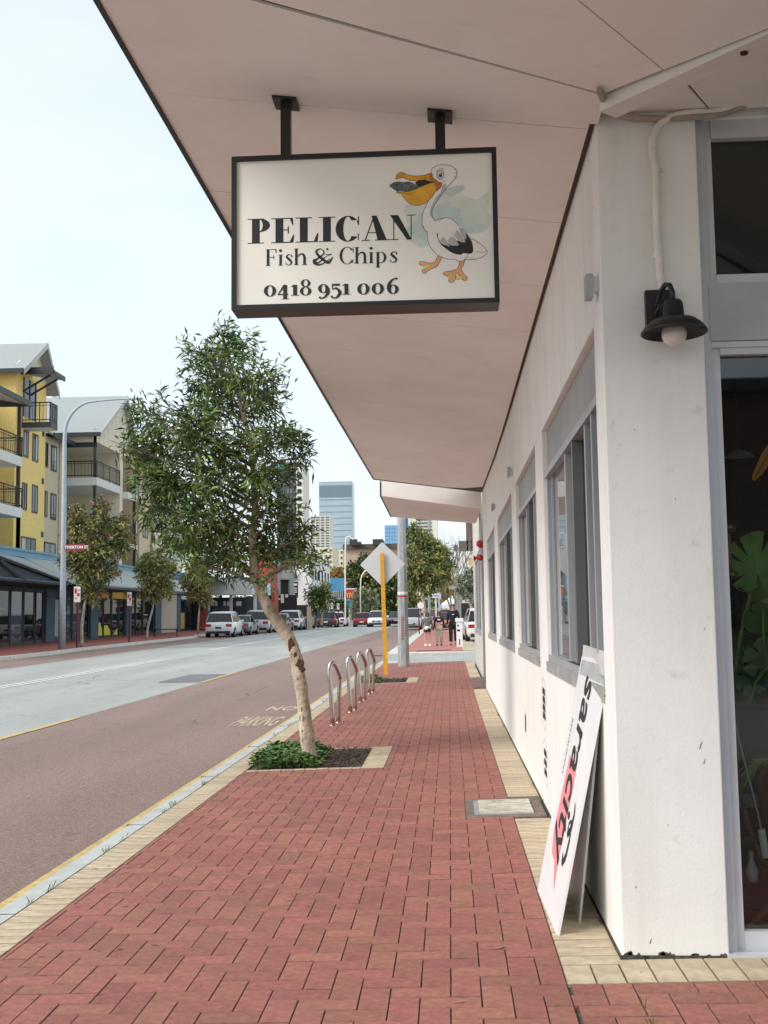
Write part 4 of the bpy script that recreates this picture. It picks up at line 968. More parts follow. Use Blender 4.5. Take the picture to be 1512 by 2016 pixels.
# pelican
pm_ = [mat('pelican_white', (.93, .91, .87), rough=.35, var=.02), mat('outline_black', (.02, .02, .022), rough=.4), mat('beak_orange', (.82, .37, .03), rough=.35, var=.18, scale=18), mat('beak_amber', (.88, .46, .05), rough=.35, var=.15, scale=14),
       mat('shade_lilac', (.56, .52, .56), rough=.35), mat('foot_peach', (.90, .43, .20), rough=.35), mat('web_yellow', (.78, .72, .28), rough=.35), mat('fish_grey', (.11, .13, .14), rough=.35, var=.2, scale=30), mat('beak_rust', (.55, .17, .03), rough=.35)]
pe = MB()
def shape(pts, mi, ow=5.5, closed=True):
    P = C6(pts); Q_ = blob(pe, P, nxt(), mi, 6)
    if ow:
        q = [(a.x, a.y) for a in Q_]; q.append(q[0]); stroke(q, [ow*.44]*len(q), pe, 1, 1)
def line(pts, w=5, mi=1): P = C6(pts); stroke(P, [1]+[w*.44]*(len(P)-2)+[1], pe, mi)
# legs first
shape([(735, 1240), (785, 1245), (745, 1330), (720, 1360), (640, 1400), (590, 1438), (556, 1430), (556, 1400), (600, 1385), (560, 1345), (520, 1335), (520, 1305), (560, 1300), (640, 1318), (690, 1310), (715, 1285)], 5)
shape([(570, 1352), (660, 1338), (600, 1385), (585, 1390)], 6, 2)
shape([(1000, 1290), (1058, 1275), (1045, 1330), (1018, 1390), (1050, 1450), (1088, 1490), (1075, 1522), (1040, 1520), (985, 1450), (955, 1440), (940, 1520), (905, 1550), (868, 1530), (880, 1490), (900, 1450), (840, 1468), (802, 1450), (815, 1425), (900, 1408), (960, 1390), (990, 1340)], 5)
shape([(850, 1475), (915, 1440), (905, 1470), (880, 1500)], 6, 2); shape([(965, 1460), (985, 1460), (1030, 1500), (950, 1512)], 6, 2)
# tail and body
shape([(1130, 1035), (1200, 1060), (1270, 1110), (1328, 1180), (1290, 1230), (1200, 1270), (1080, 1275), (1050, 1250), (1000, 1100)], 0)
shape([(700, 810), (760, 795), (830, 778), (910, 800), (985, 870), (1060, 940), (1130, 1040), (1155, 1150), (1110, 1200), (1060, 1270), (1000, 1300), (940, 1272), (860, 1270), (760, 1235), (690, 1180), (640, 1110), (618, 1030), (612, 960), (580, 920), (552, 850), (552, 760), (575, 680), (620, 590), (690, 470), (720, 400), (700, 340), (662, 250), (672, 190), (740, 155), (820, 148), (900, 165), (955, 205), (965, 250), (950, 300), (890, 370), (830, 440), (770, 520), (710, 610), (670, 690), (672, 760)], 0)
shape([(735, 960), (740, 1030), (770, 1090), (850, 1160), (930, 1205), (1010, 1220), (1040, 1200), (1090, 1205), (1150, 1195), (1155, 1120), (1120, 1030), (1060, 960), (1000, 1000), (900, 1050)], 1, 0)
shape([(740, 955), (745, 1030), (775, 1075), (850, 1115), (880, 1120), (862, 1075), (900, 1105), (985, 1105), (965, 1050), (1030, 1070), (1065, 1068), (1050, 1030), (1078, 1030), (1060, 960), (1000, 880), (920, 860), (820, 880)], 0, 0)
shape([(770, 1060), (850, 1112), (880, 1120), (850, 1070), (800, 1010), (775, 1040)], 4, 0); shape([(860, 1060), (905, 1103), (985, 1105), (960, 1050), (900, 1000), (860, 1040)], 4, 0); shape([(940, 990), (1000, 1060), (1065, 1068), (1030, 1000), (970, 930)], 4, 0); shape([(1000, 930), (1050, 1020), (1078, 1030), (1055, 950), (1010, 900)], 4, 0)
line([(740, 955), (742, 1020), (780, 1085), (850, 1112), (880, 1122)], 5); line([(812, 1000), (850, 1075), (880, 1120)], 4); line([(905, 935), (950, 1040), (988, 1105)], 4); line([(985, 890), (1040, 1000), (1080, 1035)], 4)
line([(745, 832), (770, 800), (810, 785)], 4); line([(1090, 1250), (1160, 1262)], 4); line([(1190, 1180), (1270, 1190), (1325, 1180)], 4); line([(1200, 1075), (1225, 1090)], 4)
# neck shade
shape([(800, 380), (770, 470), (700, 560), (655, 660), (645, 740), (690, 800), (672, 740), (676, 680), (720, 600), (790, 500), (840, 400)], 4, 0)
line([(672, 760), (668, 690), (712, 606), (772, 520), (832, 436), (890, 370)], 5.5); line([(550, 840), (552, 760), (575, 680), (640, 555)], 5.5)
line([(560, 870), (590, 930), (630, 945)], 5); line([(672, 690), (672, 760), (705, 812)], 5)
for h in ([(925, 200), (965, 215)], [(935, 235), (970, 268)], [(930, 285), (958, 312)]): line([h[0], ((h[0][0]+h[1][0])/2, (h[0][1]+h[1][1])/2-4), h[1]], 5)
# beak
shape([(470, 365), (520, 335), (660, 330), (740, 350), (700, 380), (560, 420), (520, 410)], 1, 3)
shape([(290, 475), (420, 455), (520, 415), (620, 375), (700, 355), (780, 365), (770, 420), (710, 468), (690, 500), (640, 560), (560, 615), (470, 630), (400, 610), (350, 560), (300, 495), (250, 485), (255, 465)], 3)
shape([(700, 370), (782, 368), (770, 420), (712, 465), (715, 420)], 8, 2)
shape([(238, 300), (262, 255), (310, 238), (370, 262), (450, 280), (560, 275), (662, 248), (680, 300), (740, 350), (640, 345), (590, 328), (500, 335), (400, 330), (320, 300), (250, 318)], 2)
shape([(640, 262), (664, 250), (685, 305), (745, 348), (690, 350), (640, 320)], 8, 0)
line([(300, 480), (380, 492), (460, 482)], 4)
# fish
shape([(165, 395), (215, 362), (270, 350), (330, 358), (400, 352), (470, 385), (515, 415), (450, 445), (380, 462), (300, 460), (250, 458), (200, 425)], 7)
line([(310, 358), (342, 400), (320, 450)], 4, 4); line([(345, 400), (370, 395), (390, 415), (370, 430)], 4, 4); line([(180, 400), (205, 408)], 3, 4); line([(420, 370), (470, 395), (500, 420)], 3, 4); line([(400, 380), (440, 410), (460, 436)], 3, 4)
shape([(238, 384), (250, 376), (262, 386), (250, 398)], 1, 2)
# eye
shape([(718, 265), (730, 215), (780, 205), (812, 240), (806, 300), (770, 330), (735, 310)], 4, 0)
shape([(736, 268), (745, 235), (778, 228), (800, 262), (790, 298), (760, 302)], 0, 3); shape([(748, 268), (758, 246), (780, 246), (790, 270), (778, 294), (756, 290)], 1, 0); shape([(758, 258), (766, 252), (772, 260), (764, 268)], 0, 0)
line([(752, 190), (785, 190), (812, 212)], 5); line([(738, 350), (770, 362), (806, 350), (830, 330)], 4); line([(720, 240), (728, 215), (745, 205)], 4)
pe.build('pelican_picture', pm_, sign)
# ------------------------------------------------------------------ foliage
def leaf_mat(name, c, isl=.4, rough=.5):
    return mat(name, c, rough=rough, spec=.3, var=.25, scale=2.5, island=isl)
M_leafA = leaf_mat('fresh_green_leaf', (.165, .24, .066), .5)
M_leafB = leaf_mat('dark_green_leaf', (.070, .11, .035), .5)
M_leafO = leaf_mat('olive_leaf', (.32, .32, .11), .4)
M_leafR = leaf_mat('rusty_olive_leaf', (.26, .15, .07), .45)
M_leafS = leaf_mat('silver_green_leaf', (.30, .34, .25), .35)
M_leafY = leaf_mat('autumn_leaf', (.45, .24, .08), .4)
M_bark = mat('pale_papery_bark', (.50, .42, .34), rough=.85, var=.3, scale=7, stretch=(1, 1, .45), bump=.9, bscale=26, bdist=.02, col2=(.22, .16, .11))
M_barkd = mat('dark_bark_patch', (.10, .05, .03), rough=.95, var=.5, scale=14, bump=1, bscale=40, bdist=.02)
M_twig = mat('brown_twig', (.17, .12, .09), rough=.8, var=.3)
NT = 13
def leaves(name, anchors, count, L, Wd, mats, parent, rs, droop=.3, spread=1.0, mprob=None):
    """count leaves around anchor blobs (centre, radius vec, weight): short twigs in random directions with a spray of leaves at each"""
    wts = np.array([a[2] for a in anchors], float); wts /= wts.sum()
    k = rs.choice(len(anchors), count//NT, p=wts)
    Cn = np.array([tuple(a[0]) for a in anchors])[k]; Rn = np.array([a[1] for a in anchors])[k]
    g = rs.normal(size=(len(k), 3)); g /= np.linalg.norm(g, axis=1)[:, None]; rad = rs.uniform(0, 1, (len(k), 1))**.55
    tip = Cn+g*Rn*rad*spread
    tips = np.repeat(tip, NT, 0)+rs.normal(size=(len(k)*NT, 3))*L*.42
    out_ = np.repeat(g, NT, 0)*.7+rs.normal(size=tips.shape)*.75; out_[:, 2] += .25-droop*.5
    out_ /= np.linalg.norm(out_, axis=1)[:, None]
    side = np.cross(out_, rs.normal(size=tips.shape)); side /= np.linalg.norm(side, axis=1)[:, None]+1e-9
    l = L*rs.uniform(.55, 1.25, (len(tips), 1)); w = Wd*rs.uniform(.7, 1.3, (len(tips), 1))
    sag = np.zeros_like(tips); sag[:, 2] = -1
    V = np.stack([tips, tips+out_*l*.45+side*w, tips+out_*l+sag*l*droop, tips+out_*l*.45-side*w], 1).reshape(-1, 3)
    Q = np.arange(len(V)).reshape(-1, 4)
    mi = rs.choice(len(mats), len(k), p=mprob); mi = np.repeat(mi, NT)
    me = fast_mesh(name, V, Q, mats, mi); return link(name, me, parent), tip
def spline(P, sub=4):
    P = [Vector(p) for p in P]; Q = []
    for i in range(len(P)-1):
        a, b, c, d = P[max(0, i-1)], P[i], P[i+1], P[min(len(P)-1, i+2)]
        for k in range(sub):
            u = k/sub; Q.append(.5*((2*b)+(c-a)*u+(2*a-5*b+4*c-d)*u*u+(3*b-a-3*c+d)*u**3))
    Q.append(P[-1]); return Q

# the leaning paperbark by the kerb
rs = np.random.RandomState(11)
base = Vector((-1.44, 11.25, -.04))
tree = thing('street_tree', 'leaning young street tree with pale crooked trunk in the near planting bed', 'tree', base)
TY = 11.25
tp = [(612, 1504, 0), (606, 1460, 0), (599, 1400, .02), (592, 1350, .03), (586, 1318, .04), (583, 1295, .05), (572, 1262, .08), (556, 1238, .1), (535, 1208, .1), (518, 1175, .08), (504, 1140, .05), (498, 1100, .0), (497, 1060, -.05), (502, 1010, -.05), (501, 960, 0), (496, 900, .05), (488, 850, .08), (472, 790, .1), (458, 730, .1), (440, 670, .05), (432, 632, .0)]
P = [at(px, py, TY+dy) for px, py, dy in tp]
Rr = [.085, .074, .066, .064, .070, .062, .064, .072, .064, .056, .050, .044, .040, .036, .033, .030, .026, .020, .014, .009, .004]
Ps = spline(P, 3); Rs = [Rr[min(i//3, len(Rr)-1)]*(1-(i%3)/3)+Rr[min(i//3+1, len(Rr)-1)]*(i%3)/3 for i in range(len(Ps))]
Rs = [r*(1+.06*math.sin(i*2.3)+.05*math.sin(i*5.1)) for i, r in enumerate(Rs)]
m = MB(); m.tube(Ps, Rs, 14); trunk = m.build('trunk', M_bark, tree, smooth=True)
# peeling bark: curled flakes and the two dark wounds
fl = MB()
for k in range(75):
    i = random.randrange(1, 40); c = Ps[i]; r = Rs[i]; a = random.uniform(0, 6.28); n = Vector((math.cos(a), math.sin(a), 0)); s = Vector((-math.sin(a), math.cos(a), 0)); h = random.uniform(.02, .08); w_ = random.uniform(.004, .011)
    p = c+n*r*.99; q = Vector((0, 0, h)); curl = n*random.uniform(.003, .014)
    fl.poly([p-s*w_, p+s*w_*.6, p+s*w_*.5+q+curl, p-s*w_*.6+q*.8+curl*.6])
fl.build('peeling_bark', mat('dark_bark_flake', (.26, .18, .13), rough=.9, var=.5, scale=30), tree)
wd = MB()
for (px, py, sx, sz, dy_) in ((573, 1270, .036, .075, .075), (590, 1307, .058, .05, .045), (581, 1290, .02, .035, .055), (596, 1318, .03, .03, .04), (617, 1498, .03, .035, 0)):
    c = at(px, py, TY+dy_-.058); wd.lathe([(0, -1), (.6, -.8), (1, -.1), (.8, .6), (0, 1)], (0, 0, 0), 9)
    for j in range(len(wd.v)-45, len(wd.v)):
        v = wd.v[j]; wd.v[j] = (c.x+v[0]*sx*random.uniform(.7, 1.25), c.y+v[1]*.014, c.z+v[2]*sz*random.uniform(.85, 1.15))
wd.build('bark_wound', M_barkd, tree)
blobs = [(430, 655, 22, 26, .5), (405, 700, 32, 28, 1), (445, 700, 40, 36, 1.6), (487, 682, 24, 26, .5), (375, 690, 14, 18, .25), (425, 750, 60, 32, 2.6), (495, 748, 44, 34, 1.6), (545, 742, 20, 20, .35),
         (395, 800, 38, 34, 1.8), (450, 800, 45, 38, 1.8), (520, 790, 34, 34, 1.2), (288, 812, 28, 32, .9), (322, 800, 16, 24, .35), (300, 858, 38, 26, 1.2), (256, 882, 22, 16, .6), (310, 892, 48, 30, 2), (380, 850, 40, 40, 1.9),
         (405, 880, 54, 40, 2.6), (470, 880, 40, 44, 1.0), (530, 862, 42, 30, 1.3), (570, 870, 32, 32, 1.0), (590, 900, 18, 22, .35), (310, 945, 46, 34, 2), (365, 950, 50, 40, 2.5), (430, 950, 52, 44, 2.6), (505, 945, 46, 42, 1.6), (545, 930, 38, 32, 1.0),
         (320, 1000, 44, 38, 2.1), (385, 1015, 56, 44, 3), (450, 1030, 54, 44, 2.6), (525, 1010, 44, 40, 1.2), (575, 1025, 36, 34, 1.1), (355, 1065, 40, 34, 1.7), (415, 1085, 54, 34, 2.4), (480, 1085, 50, 28, 1.8), (550, 1080, 46, 26, 1.2), (600, 1060, 14, 26, .3), (612, 1105, 10, 22, .18),
         (385, 1115, 36, 20, .8), (455, 1115, 44, 18, .9), (505, 1138, 22, 14, .3), (585, 1105, 26, 16, .35)]
anch = []
for (px, py, rx, ry, wt) in blobs:
    dy = rs.uniform(-.45, .45)*min(1, rx/35); c = at(px, py, TY+dy); s = TY/F_PX
    anch.append((c, (rx*s, max(rx, ry)*s*1.15, ry*s), wt))
lv, tips = leaves('foliage', anch, 13800, .128, .0108, [M_leafA, M_leafB], tree, rs, droop=.18, spread=1.12, mprob=[.62, .38])
br = MB(); 
for c, r, wt in anch:
    tgt = Vector(c); cand = [p for p in Ps if p.z < tgt.z-.02 and p.z > 1.75] or Ps[-12:]
    st_ = min(cand, key=lambda p: (p-tgt).length+abs((tgt.z-p.z)-.5*(Vector((p.x-tgt.x, p.y-tgt.y, 0)).length))*.9)
    mid = st_.lerp(tgt, .5)+Vector((0, 0, .05)); d_ = (st_-tgt).length
    br.tube(spline([st_, mid, tgt, tgt+(tgt-mid)*.35], 3), [.019, .017, .015, .013, .011, .009, .007, .006, .005, .003], 6)
    for k in range(7):
        q = tgt+Vector(rs.normal(size=3)*np.array(r)*.55); br.tube([mid.lerp(tgt, rs.uniform(.3, 1)), mid.lerp(q, .7), q], [.006, .004, .002], 4)
br.build('branches', mat('grey_brown_branch', (.27, .21, .165), rough=.85, var=.3, scale=9), tree, smooth=True)

def simple_tree(label, Y, trunk_px, blobs, n, L, Wd, mats, r0=.09, zoff=None, bark=M_bark, cat='tree', group=None, name='street_tree', mprob=None, seed=1, droop=.2, depth=1.0, branches=True):
    rs = np.random.RandomState(seed); s = Y/F_PX
    P = [at(px, py, Y) for px, py in trunk_px]; t = thing(name, label, cat, P[0], group)
    m = MB(); Q = spline(P, 3); m.tube(Q, [r0*(1-.65*i/len(Q)) for i in range(len(Q))], 8)
    m.build('trunk', bark, t, smooth=True)
    an = [(at(px, py, Y+rs.uniform(-.5, .5)*rx*s*depth), (rx*s, rx*s*depth, ry*s), rx*ry) for px, py, rx, ry in blobs]
    leaves('crown', an, n, L, Wd, mats, t, rs, droop=droop, mprob=mprob)
    if branches:
        b = MB()
        for c, r, w_ in an:
            a = Q[int(len(Q)*rs.uniform(.55, .99))]; b.tube([a, a.lerp(Vector(c), .5)+Vector((0, 0, -.1)), Vector(c)], [r0*.3, r0*.22, r0*.1], 5)
        b.build('branches', bark, t)
    return t
# opposite footpath trees
simple_tree('rusty-tipped street tree beside the tall street light across the road', 53, [(161, 1273), (161, 1235), (166, 1195), (174, 1150), (182, 1110)],
    [(150, 1010, 22, 20), (200, 1000, 12, 22), (155, 1050, 28, 28), (200, 1045, 30, 28), (235, 1035, 26, 22), (145, 1095, 26, 24), (190, 1090, 38, 30), (238, 1075, 26, 24), (165, 1130, 32, 20), (205, 1125, 30, 18), (180, 1160, 28, 20), (185, 1180, 16, 10), (128, 1110, 10, 10)],
    8500, .26, .042, [M_leafO, M_leafB, M_leafR], mprob=[.5, .3, .2], seed=2, group='young street trees along the opposite kerb')
simple_tree('small round-headed street tree beside the second parking sign across the road', 66.5, [(288, 1259), (292, 1230), (301, 1195), (305, 1160)],
    [(300, 1100, 26, 18), (285, 1125, 18, 22), (320, 1120, 26, 24), (305, 1145, 36, 26), (300, 1172, 24, 16), (330, 1160, 16, 18)],
    5000, .24, .05, [M_leafO, M_leafA, M_leafR], mprob=[.6, .3, .1], seed=3, group='young street trees along the opposite kerb')
simple_tree('thin street tree standing just behind the nearest parked white wagon', 80, [(389, 1248), (391, 1215), (393, 1185), (390, 1150)],
    [(388, 1120, 24, 20), (372, 1145, 16, 18), (400, 1150, 20, 22), (390, 1172, 22, 14), (405, 1180, 12, 10)], 3800, .26, .05, [M_leafO, M_leafR], seed=4, group='young street trees along the opposite kerb')
simple_tree('grey-green street tree by the parking signs beyond the white terrace', 105, [(633, 1231), (634, 1210), (632, 1180)],
    [(620, 1170, 18, 20), (640, 1180, 16, 20), (625, 1195, 16, 10), (640, 1160, 12, 14)], 2600, .34, .07, [M_leafO, M_leafB], seed=5, r0=.14, group='young street trees along the opposite kerb')
simple_tree('sparse dark tree behind the dark parked hatchback', 125, [(672, 1228), (673, 1210), (672, 1190)], [(670, 1190, 12, 12), (676, 1203, 10, 9)], 900, .4, .09, [M_leafB], seed=6, r0=.12, group='young street trees along the opposite kerb')
simple_tree('big dark green fig tree beyond the red fast-food sign', 190, [(735, 1230), (735, 1190), (735, 1150)],
    [(700, 1125, 20, 16), (720, 1110, 24, 18), (745, 1125, 34, 26), (770, 1140, 26, 34), (710, 1150, 26, 26), (750, 1165, 40, 30), (780, 1175, 20, 30), (725, 1185, 30, 20)], 9000, .75, .2, [M_leafB, M_leafO], mprob=[.8, .2], seed=7, r0=.5, name='fig_tree')
simple_tree('bushy grey-green tree in front of the big dark fig tree', 150, [(718, 1229), (718, 1205), (719, 1180)],
    [(712, 1172, 16, 16), (726, 1180, 16, 18), (715, 1192, 20, 16), (730, 1195, 14, 14)], 3200, .5, .12, [M_leafS, M_leafO], seed=8, r0=.25, name='bushy_tree')
simple_tree('autumn orange tree glowing behind the red fast-food sign', 205, [(690, 1226), (690, 1180), (690, 1150)], [(688, 1150, 18, 16), (690, 1175, 20, 18), (664, 1130, 18, 10)], 2200, .8, .22, [M_leafY, M_leafO], seed=9, r0=.3, name='autumn_tree')
simple_tree('tall olive street tree beyond the side street, behind the walking group', 74, [(838, 1245), (838, 1215), (834, 1185), (828, 1150), (835, 1120)],
    [(815, 1050, 18, 22), (812, 1085, 14, 26), (835, 1070, 22, 24), (850, 1090, 26, 28), (868, 1100, 20, 26), (825, 1115, 30, 26), (855, 1130, 30, 24), (820, 1145, 24, 16), (845, 1155, 26, 14), (880, 1115, 14, 18), (870, 1085, 14, 14), (808, 1125, 10, 20)],
    9500, .30, .05, [M_leafO, M_leafB, M_leafA], mprob=[.6, .25, .15], seed=10, r0=.17)
simple_tree('grey-leaved shrubby tree leaning over the dark car park fence', 62, [(930, 1205), (925, 1180), (922, 1150)],
    [(915, 1140, 16, 14), (928, 1130, 14, 16), (908, 1155, 14, 10), (925, 1160, 18, 18), (932, 1180, 12, 12), (914, 1172, 12, 8)], 3600, .16, .035, [M_leafS, M_leafB], mprob=[.75, .25], seed=12, r0=.1, name='shrubby_tree')
for k, (px, py, rx, ry, Yd, lab) in enumerate(((800, 1178, 14, 26, 140, 'orange autumn tree between the grey pole and the olive tree'), (878, 1160, 12, 26, 130, 'orange autumn tree behind the blue street name board'), (803, 1190, 10, 20, 120, 'low olive tree behind the parked silver van'))):
    simple_tree(lab, Yd, [(px, 1225), (px, py)], [(px, py, rx, ry), (px+4, py-ry*.5, rx*.7, ry*.6)], 1500, .5, .14, [[M_leafY, M_leafO], [M_leafY, M_leafO], [M_leafO, M_leafB]][k], seed=20+k, r0=.15, name='autumn_tree')
# bare tree
t = thing('bare_tree', 'leafless winter tree with thin upswept twigs beside the car park', 'tree', at(890, 1212, 95))
rs_ = random.Random(5); m = MB()
def grow(p, d, l, r, lev):
    q = p+d*l; m.tube([p, p.lerp(q, .5)+Vector((rs_.uniform(-.1, .1), rs_.uniform(-.1, .1), 0))*l*.3, q], [r, r*.85, r*.7], 5)
    if lev == 0: return
    for k in range(3 if lev > 1 else 2):
        nd_ = (d+Vector((rs_.uniform(-.6, .6), rs_.uniform(-.5, .5), rs_.uniform(-.05, .5)))).normalized(); grow(p.lerp(q, rs_.uniform(.55, 1)), nd_, l*rs_.uniform(.6, .85), r*.6, lev-1)
p0_ = at(893, 1215, 95)
for d_ in ((-.35, 0, 1), (.1, .1, 1), (.5, 0, 1), (-.1, -.1, 1)): grow(p0_, Vector(d_).normalized(), 2.9, .09, 4)
m.build('trunk', mat('grey_bare_bark', (.20, .17, .15), rough=.9), t)

# fallen leaves on the paving
for px, py, a, col, lab in ((1005, 1520, .2, 0, 'pale curled fallen leaf on the cream course below the far wall sticker'), (990, 1528, .1, 1, 'small black fallen leaf beside the pale curled leaf'), (1030, 1622, .05, 0, 'pale fallen leaf on the bricks just before the meter lid'),
        (985, 1870, .3, 0, 'tiny pale leaf on the dark spotted brick near the board foot'), (755, 1732, -.2, 0, 'short straw-coloured leaf alone in the middle of the bricks'), (905, 1975, .1, 0, 'pale splinter of leaf nearest the camera'),
        (688, 1452, .3, 0, 'pale curled leaf beside the first bicycle rail foot'), (818, 1435, 0, 1, 'dark fallen leaf in the middle of the footpath beyond the tree bed'), (245, 1702, .5, 0, 'cream leaf on the joint of cream and red paving')):
    c = onz(px, py, 0); c.z = fz(c.x, c.y)+.003; l = .035+.012*(py < 1700)
    m = MB(); d_ = Vector((math.cos(a), math.sin(a), 0)); s_v = Vector((-math.sin(a), math.cos(a), 0)); up = Vector((0, 0, .006))
    m.add([c-d_*l, c-s_v*l*.22+up, c+d_*l+up*1.5, c+s_v*l*.25+up*.4], [(0, 1, 2), (0, 2, 3)])
    m.build('fallen_leaf', mat('dry_leaf', (.55, .36, .24), rough=.8) if col == 0 else mat('black_leaf', (.05, .025, .02), rough=.8), label=lab, cat='leaf', group='fallen leaves on the footpath', origin=c)

# ------------------------------------------------------------------ bicycle rails
def rail(y, x, lab):
    t = thing('bicycle_rail', lab, 'bike rack', (x, y, fz(x, y)), 'stainless bicycle rails along the kerb')
    z = fz(x, y)-.02; m = MB()
    P_ = [(x, y, z), (x-.02, y, .40), (x-.045, y, .66), (x-.03, y+.02, .77), (x-.01, y+.04, .80), (x+.02, y+.10, .78), (x+.06, y+.30, .64), (x+.068, y+.34, .60), (x+.07, y+.36, .55), (x+.05, y+.37, .3), (x+.04, y+.38, z)]
    m.tube(spline(P_, 3), .031, 14); m.build('tube', M_steel, t, smooth=True)
    for (fx, fy) in ((x, y), (x+.04, y+.38)):
        m = MB(); m.lathe([(.0, .002), (.045, .002), (.045, .0), (.05, -.01)], (fx, fy, fz(fx, fy)+.002), 18); m.build('foot_plate', M_steel, t)
for y, x, lab in ((15.02, -1.615, 'nearest stainless bicycle rail beyond the leaning tree'), (17.04, -1.555, 'second stainless bicycle rail from the leaning tree'), (18.97, -1.555, 'third stainless bicycle rail from the leaning tree'), (20.88, -1.54, 'farthest stainless bicycle rail, nearest the yellow post')): rail(y, x, lab)

# yellow post with the back of a diamond sign
b = Vector((-1.60, 27.25, 0)); tpx = at(751.5, 1088, 27.2)
t = thing('warning_sign', 'grey back of a diamond warning sign on a leaning yellow post', 'sign', b)
m = MB(); w_ = .055; m.hexa([(b.x-w_, 27.23, -.02), (b.x+w_, 27.23, -.02), (b.x+w_, 27.28, -.02), (b.x-w_, 27.28, -.02), (tpx.x-w_*.85, 27.23, tpx.z), (tpx.x+w_*.85, 27.23, tpx.z), (tpx.x+w_*.85, 27.28, tpx.z), (tpx.x-w_*.85, 27.28, tpx.z)])
post = m.build('post', mat('yellow_post_paint', (.72, .38, .03), rough=.5, var=.12, scale=6), t)
m = MB()
for k in range(11):
    u = .93-k*.035; c = b.lerp(tpx, u); m.lathe([(0, 0), (.007, 0)], (c.x, 27.2285, c.z), 8, axis='y')
m.build('bolt_hole', M_black, post)
c = at(753, 1111, 27.32); hd = .56; pts = []
for k in range(4):
    a0 = k*math.pi/2; d1 = Vector((math.cos(a0), 0, math.sin(a0))); n1 = Vector((-math.sin(a0), 0, math.cos(a0)))
    for j in (-1, 0, 1): pts.append(c+d1*(hd-.03*abs(j)*1.0)+n1*.035*j)
m = MB(); m.prism(pts, (0, .006, 0)); m.build('sign_plate', mat('sign_back_grey', (.62, .64, .66), rough=.45, metal=.1, var=.03), t)
# grey octagonal street light pole
t = thing('street_light_pole', 'grey octagonal street light pole with a red band at the footpath end', 'pole', (-1.30, 31.05, 0))
A = at(795, 1312, 31.05); Bp = at(790, 1020, 31.05); dv = (Bp-A)/(Bp.z-A.z); T_ = A+dv*9.0
def octo(c, r): return [(c.x+r*math.cos(math.pi/8+k*math.pi/4), c.y+r*math.sin(math.pi/8+k*math.pi/4), c.z) for k in range(8)]
m = MB(); m.loft([octo(A-Vector((0, 0, .05)), .175), octo(A+dv*3, .135), octo(T_, .07)]); pl_ = m.build('pole', M_galv, t)
cb = A+dv*1.95; m = MB(); m.loft([octo(cb, .153), octo(cb+dv*.04, .1525)]); m.build('red_band', M_red, t)
m = MB(); m.loft([octo(cb+dv*.07, .153), octo(cb+dv*.15, .1515)]); m.build('white_band', M_white, t)
m = MB()
for k in range(9):
    z = .78+k*.075; c = A+dv*z; m.box(c.x+.0-.05, c.x+.01, c.y-.163, c.y-.1625, z, z+.05)
    m.box(c.x-.02, c.x+.03, c.y-.1635, c.y-.163, z+.03, z+.045)
m.build('red_graffiti', mat('faded_red_mark', (.42, .16, .14), rough=.7), t)
m = MB(); m.tube([T_, T_+Vector((-.3, 0, .4)), T_+Vector((-1.8, 0, .55))], .04, 8); m.build('arm', M_galv, t)

# ------------------------------------------------------------------ people
def skin_mesh(name, joints, bones, radii, m, parent, sub=1):
    me = bpy.data.meshes.new(name); me.from_pydata(joints, bones, []); o = bpy.data.objects.new('tmp', me); COL.objects.link(o)
    sk = o.modifiers.new('s', 'SKIN'); sk.use_smooth_shade = True
    for v, r in zip(me.skin_vertices[0].data, radii): v.radius = (r, r) if not isinstance(r, tuple) else r
    me.skin_vertices[0].data[0].use_root = True
    su = o.modifiers.new('u', 'SUBSURF'); su.levels = sub; su.render_levels = sub
    dg = bpy.context.evaluated_depsgraph_get(); dg.update()
    nm = bpy.data.meshes.new_from_object(o.evaluated_get(dg)); bpy.data.objects.remove(o); nm.name = name
    nm.materials.clear(); nm.materials.append(m); return link(name, nm, parent)
M_skin = mat('skin', (.55, .33, .24), rough=.5, var=.05, sub=.1); M_hair = mat('dark_hair', (.03, .017, .012), rough=.5, var=.3)
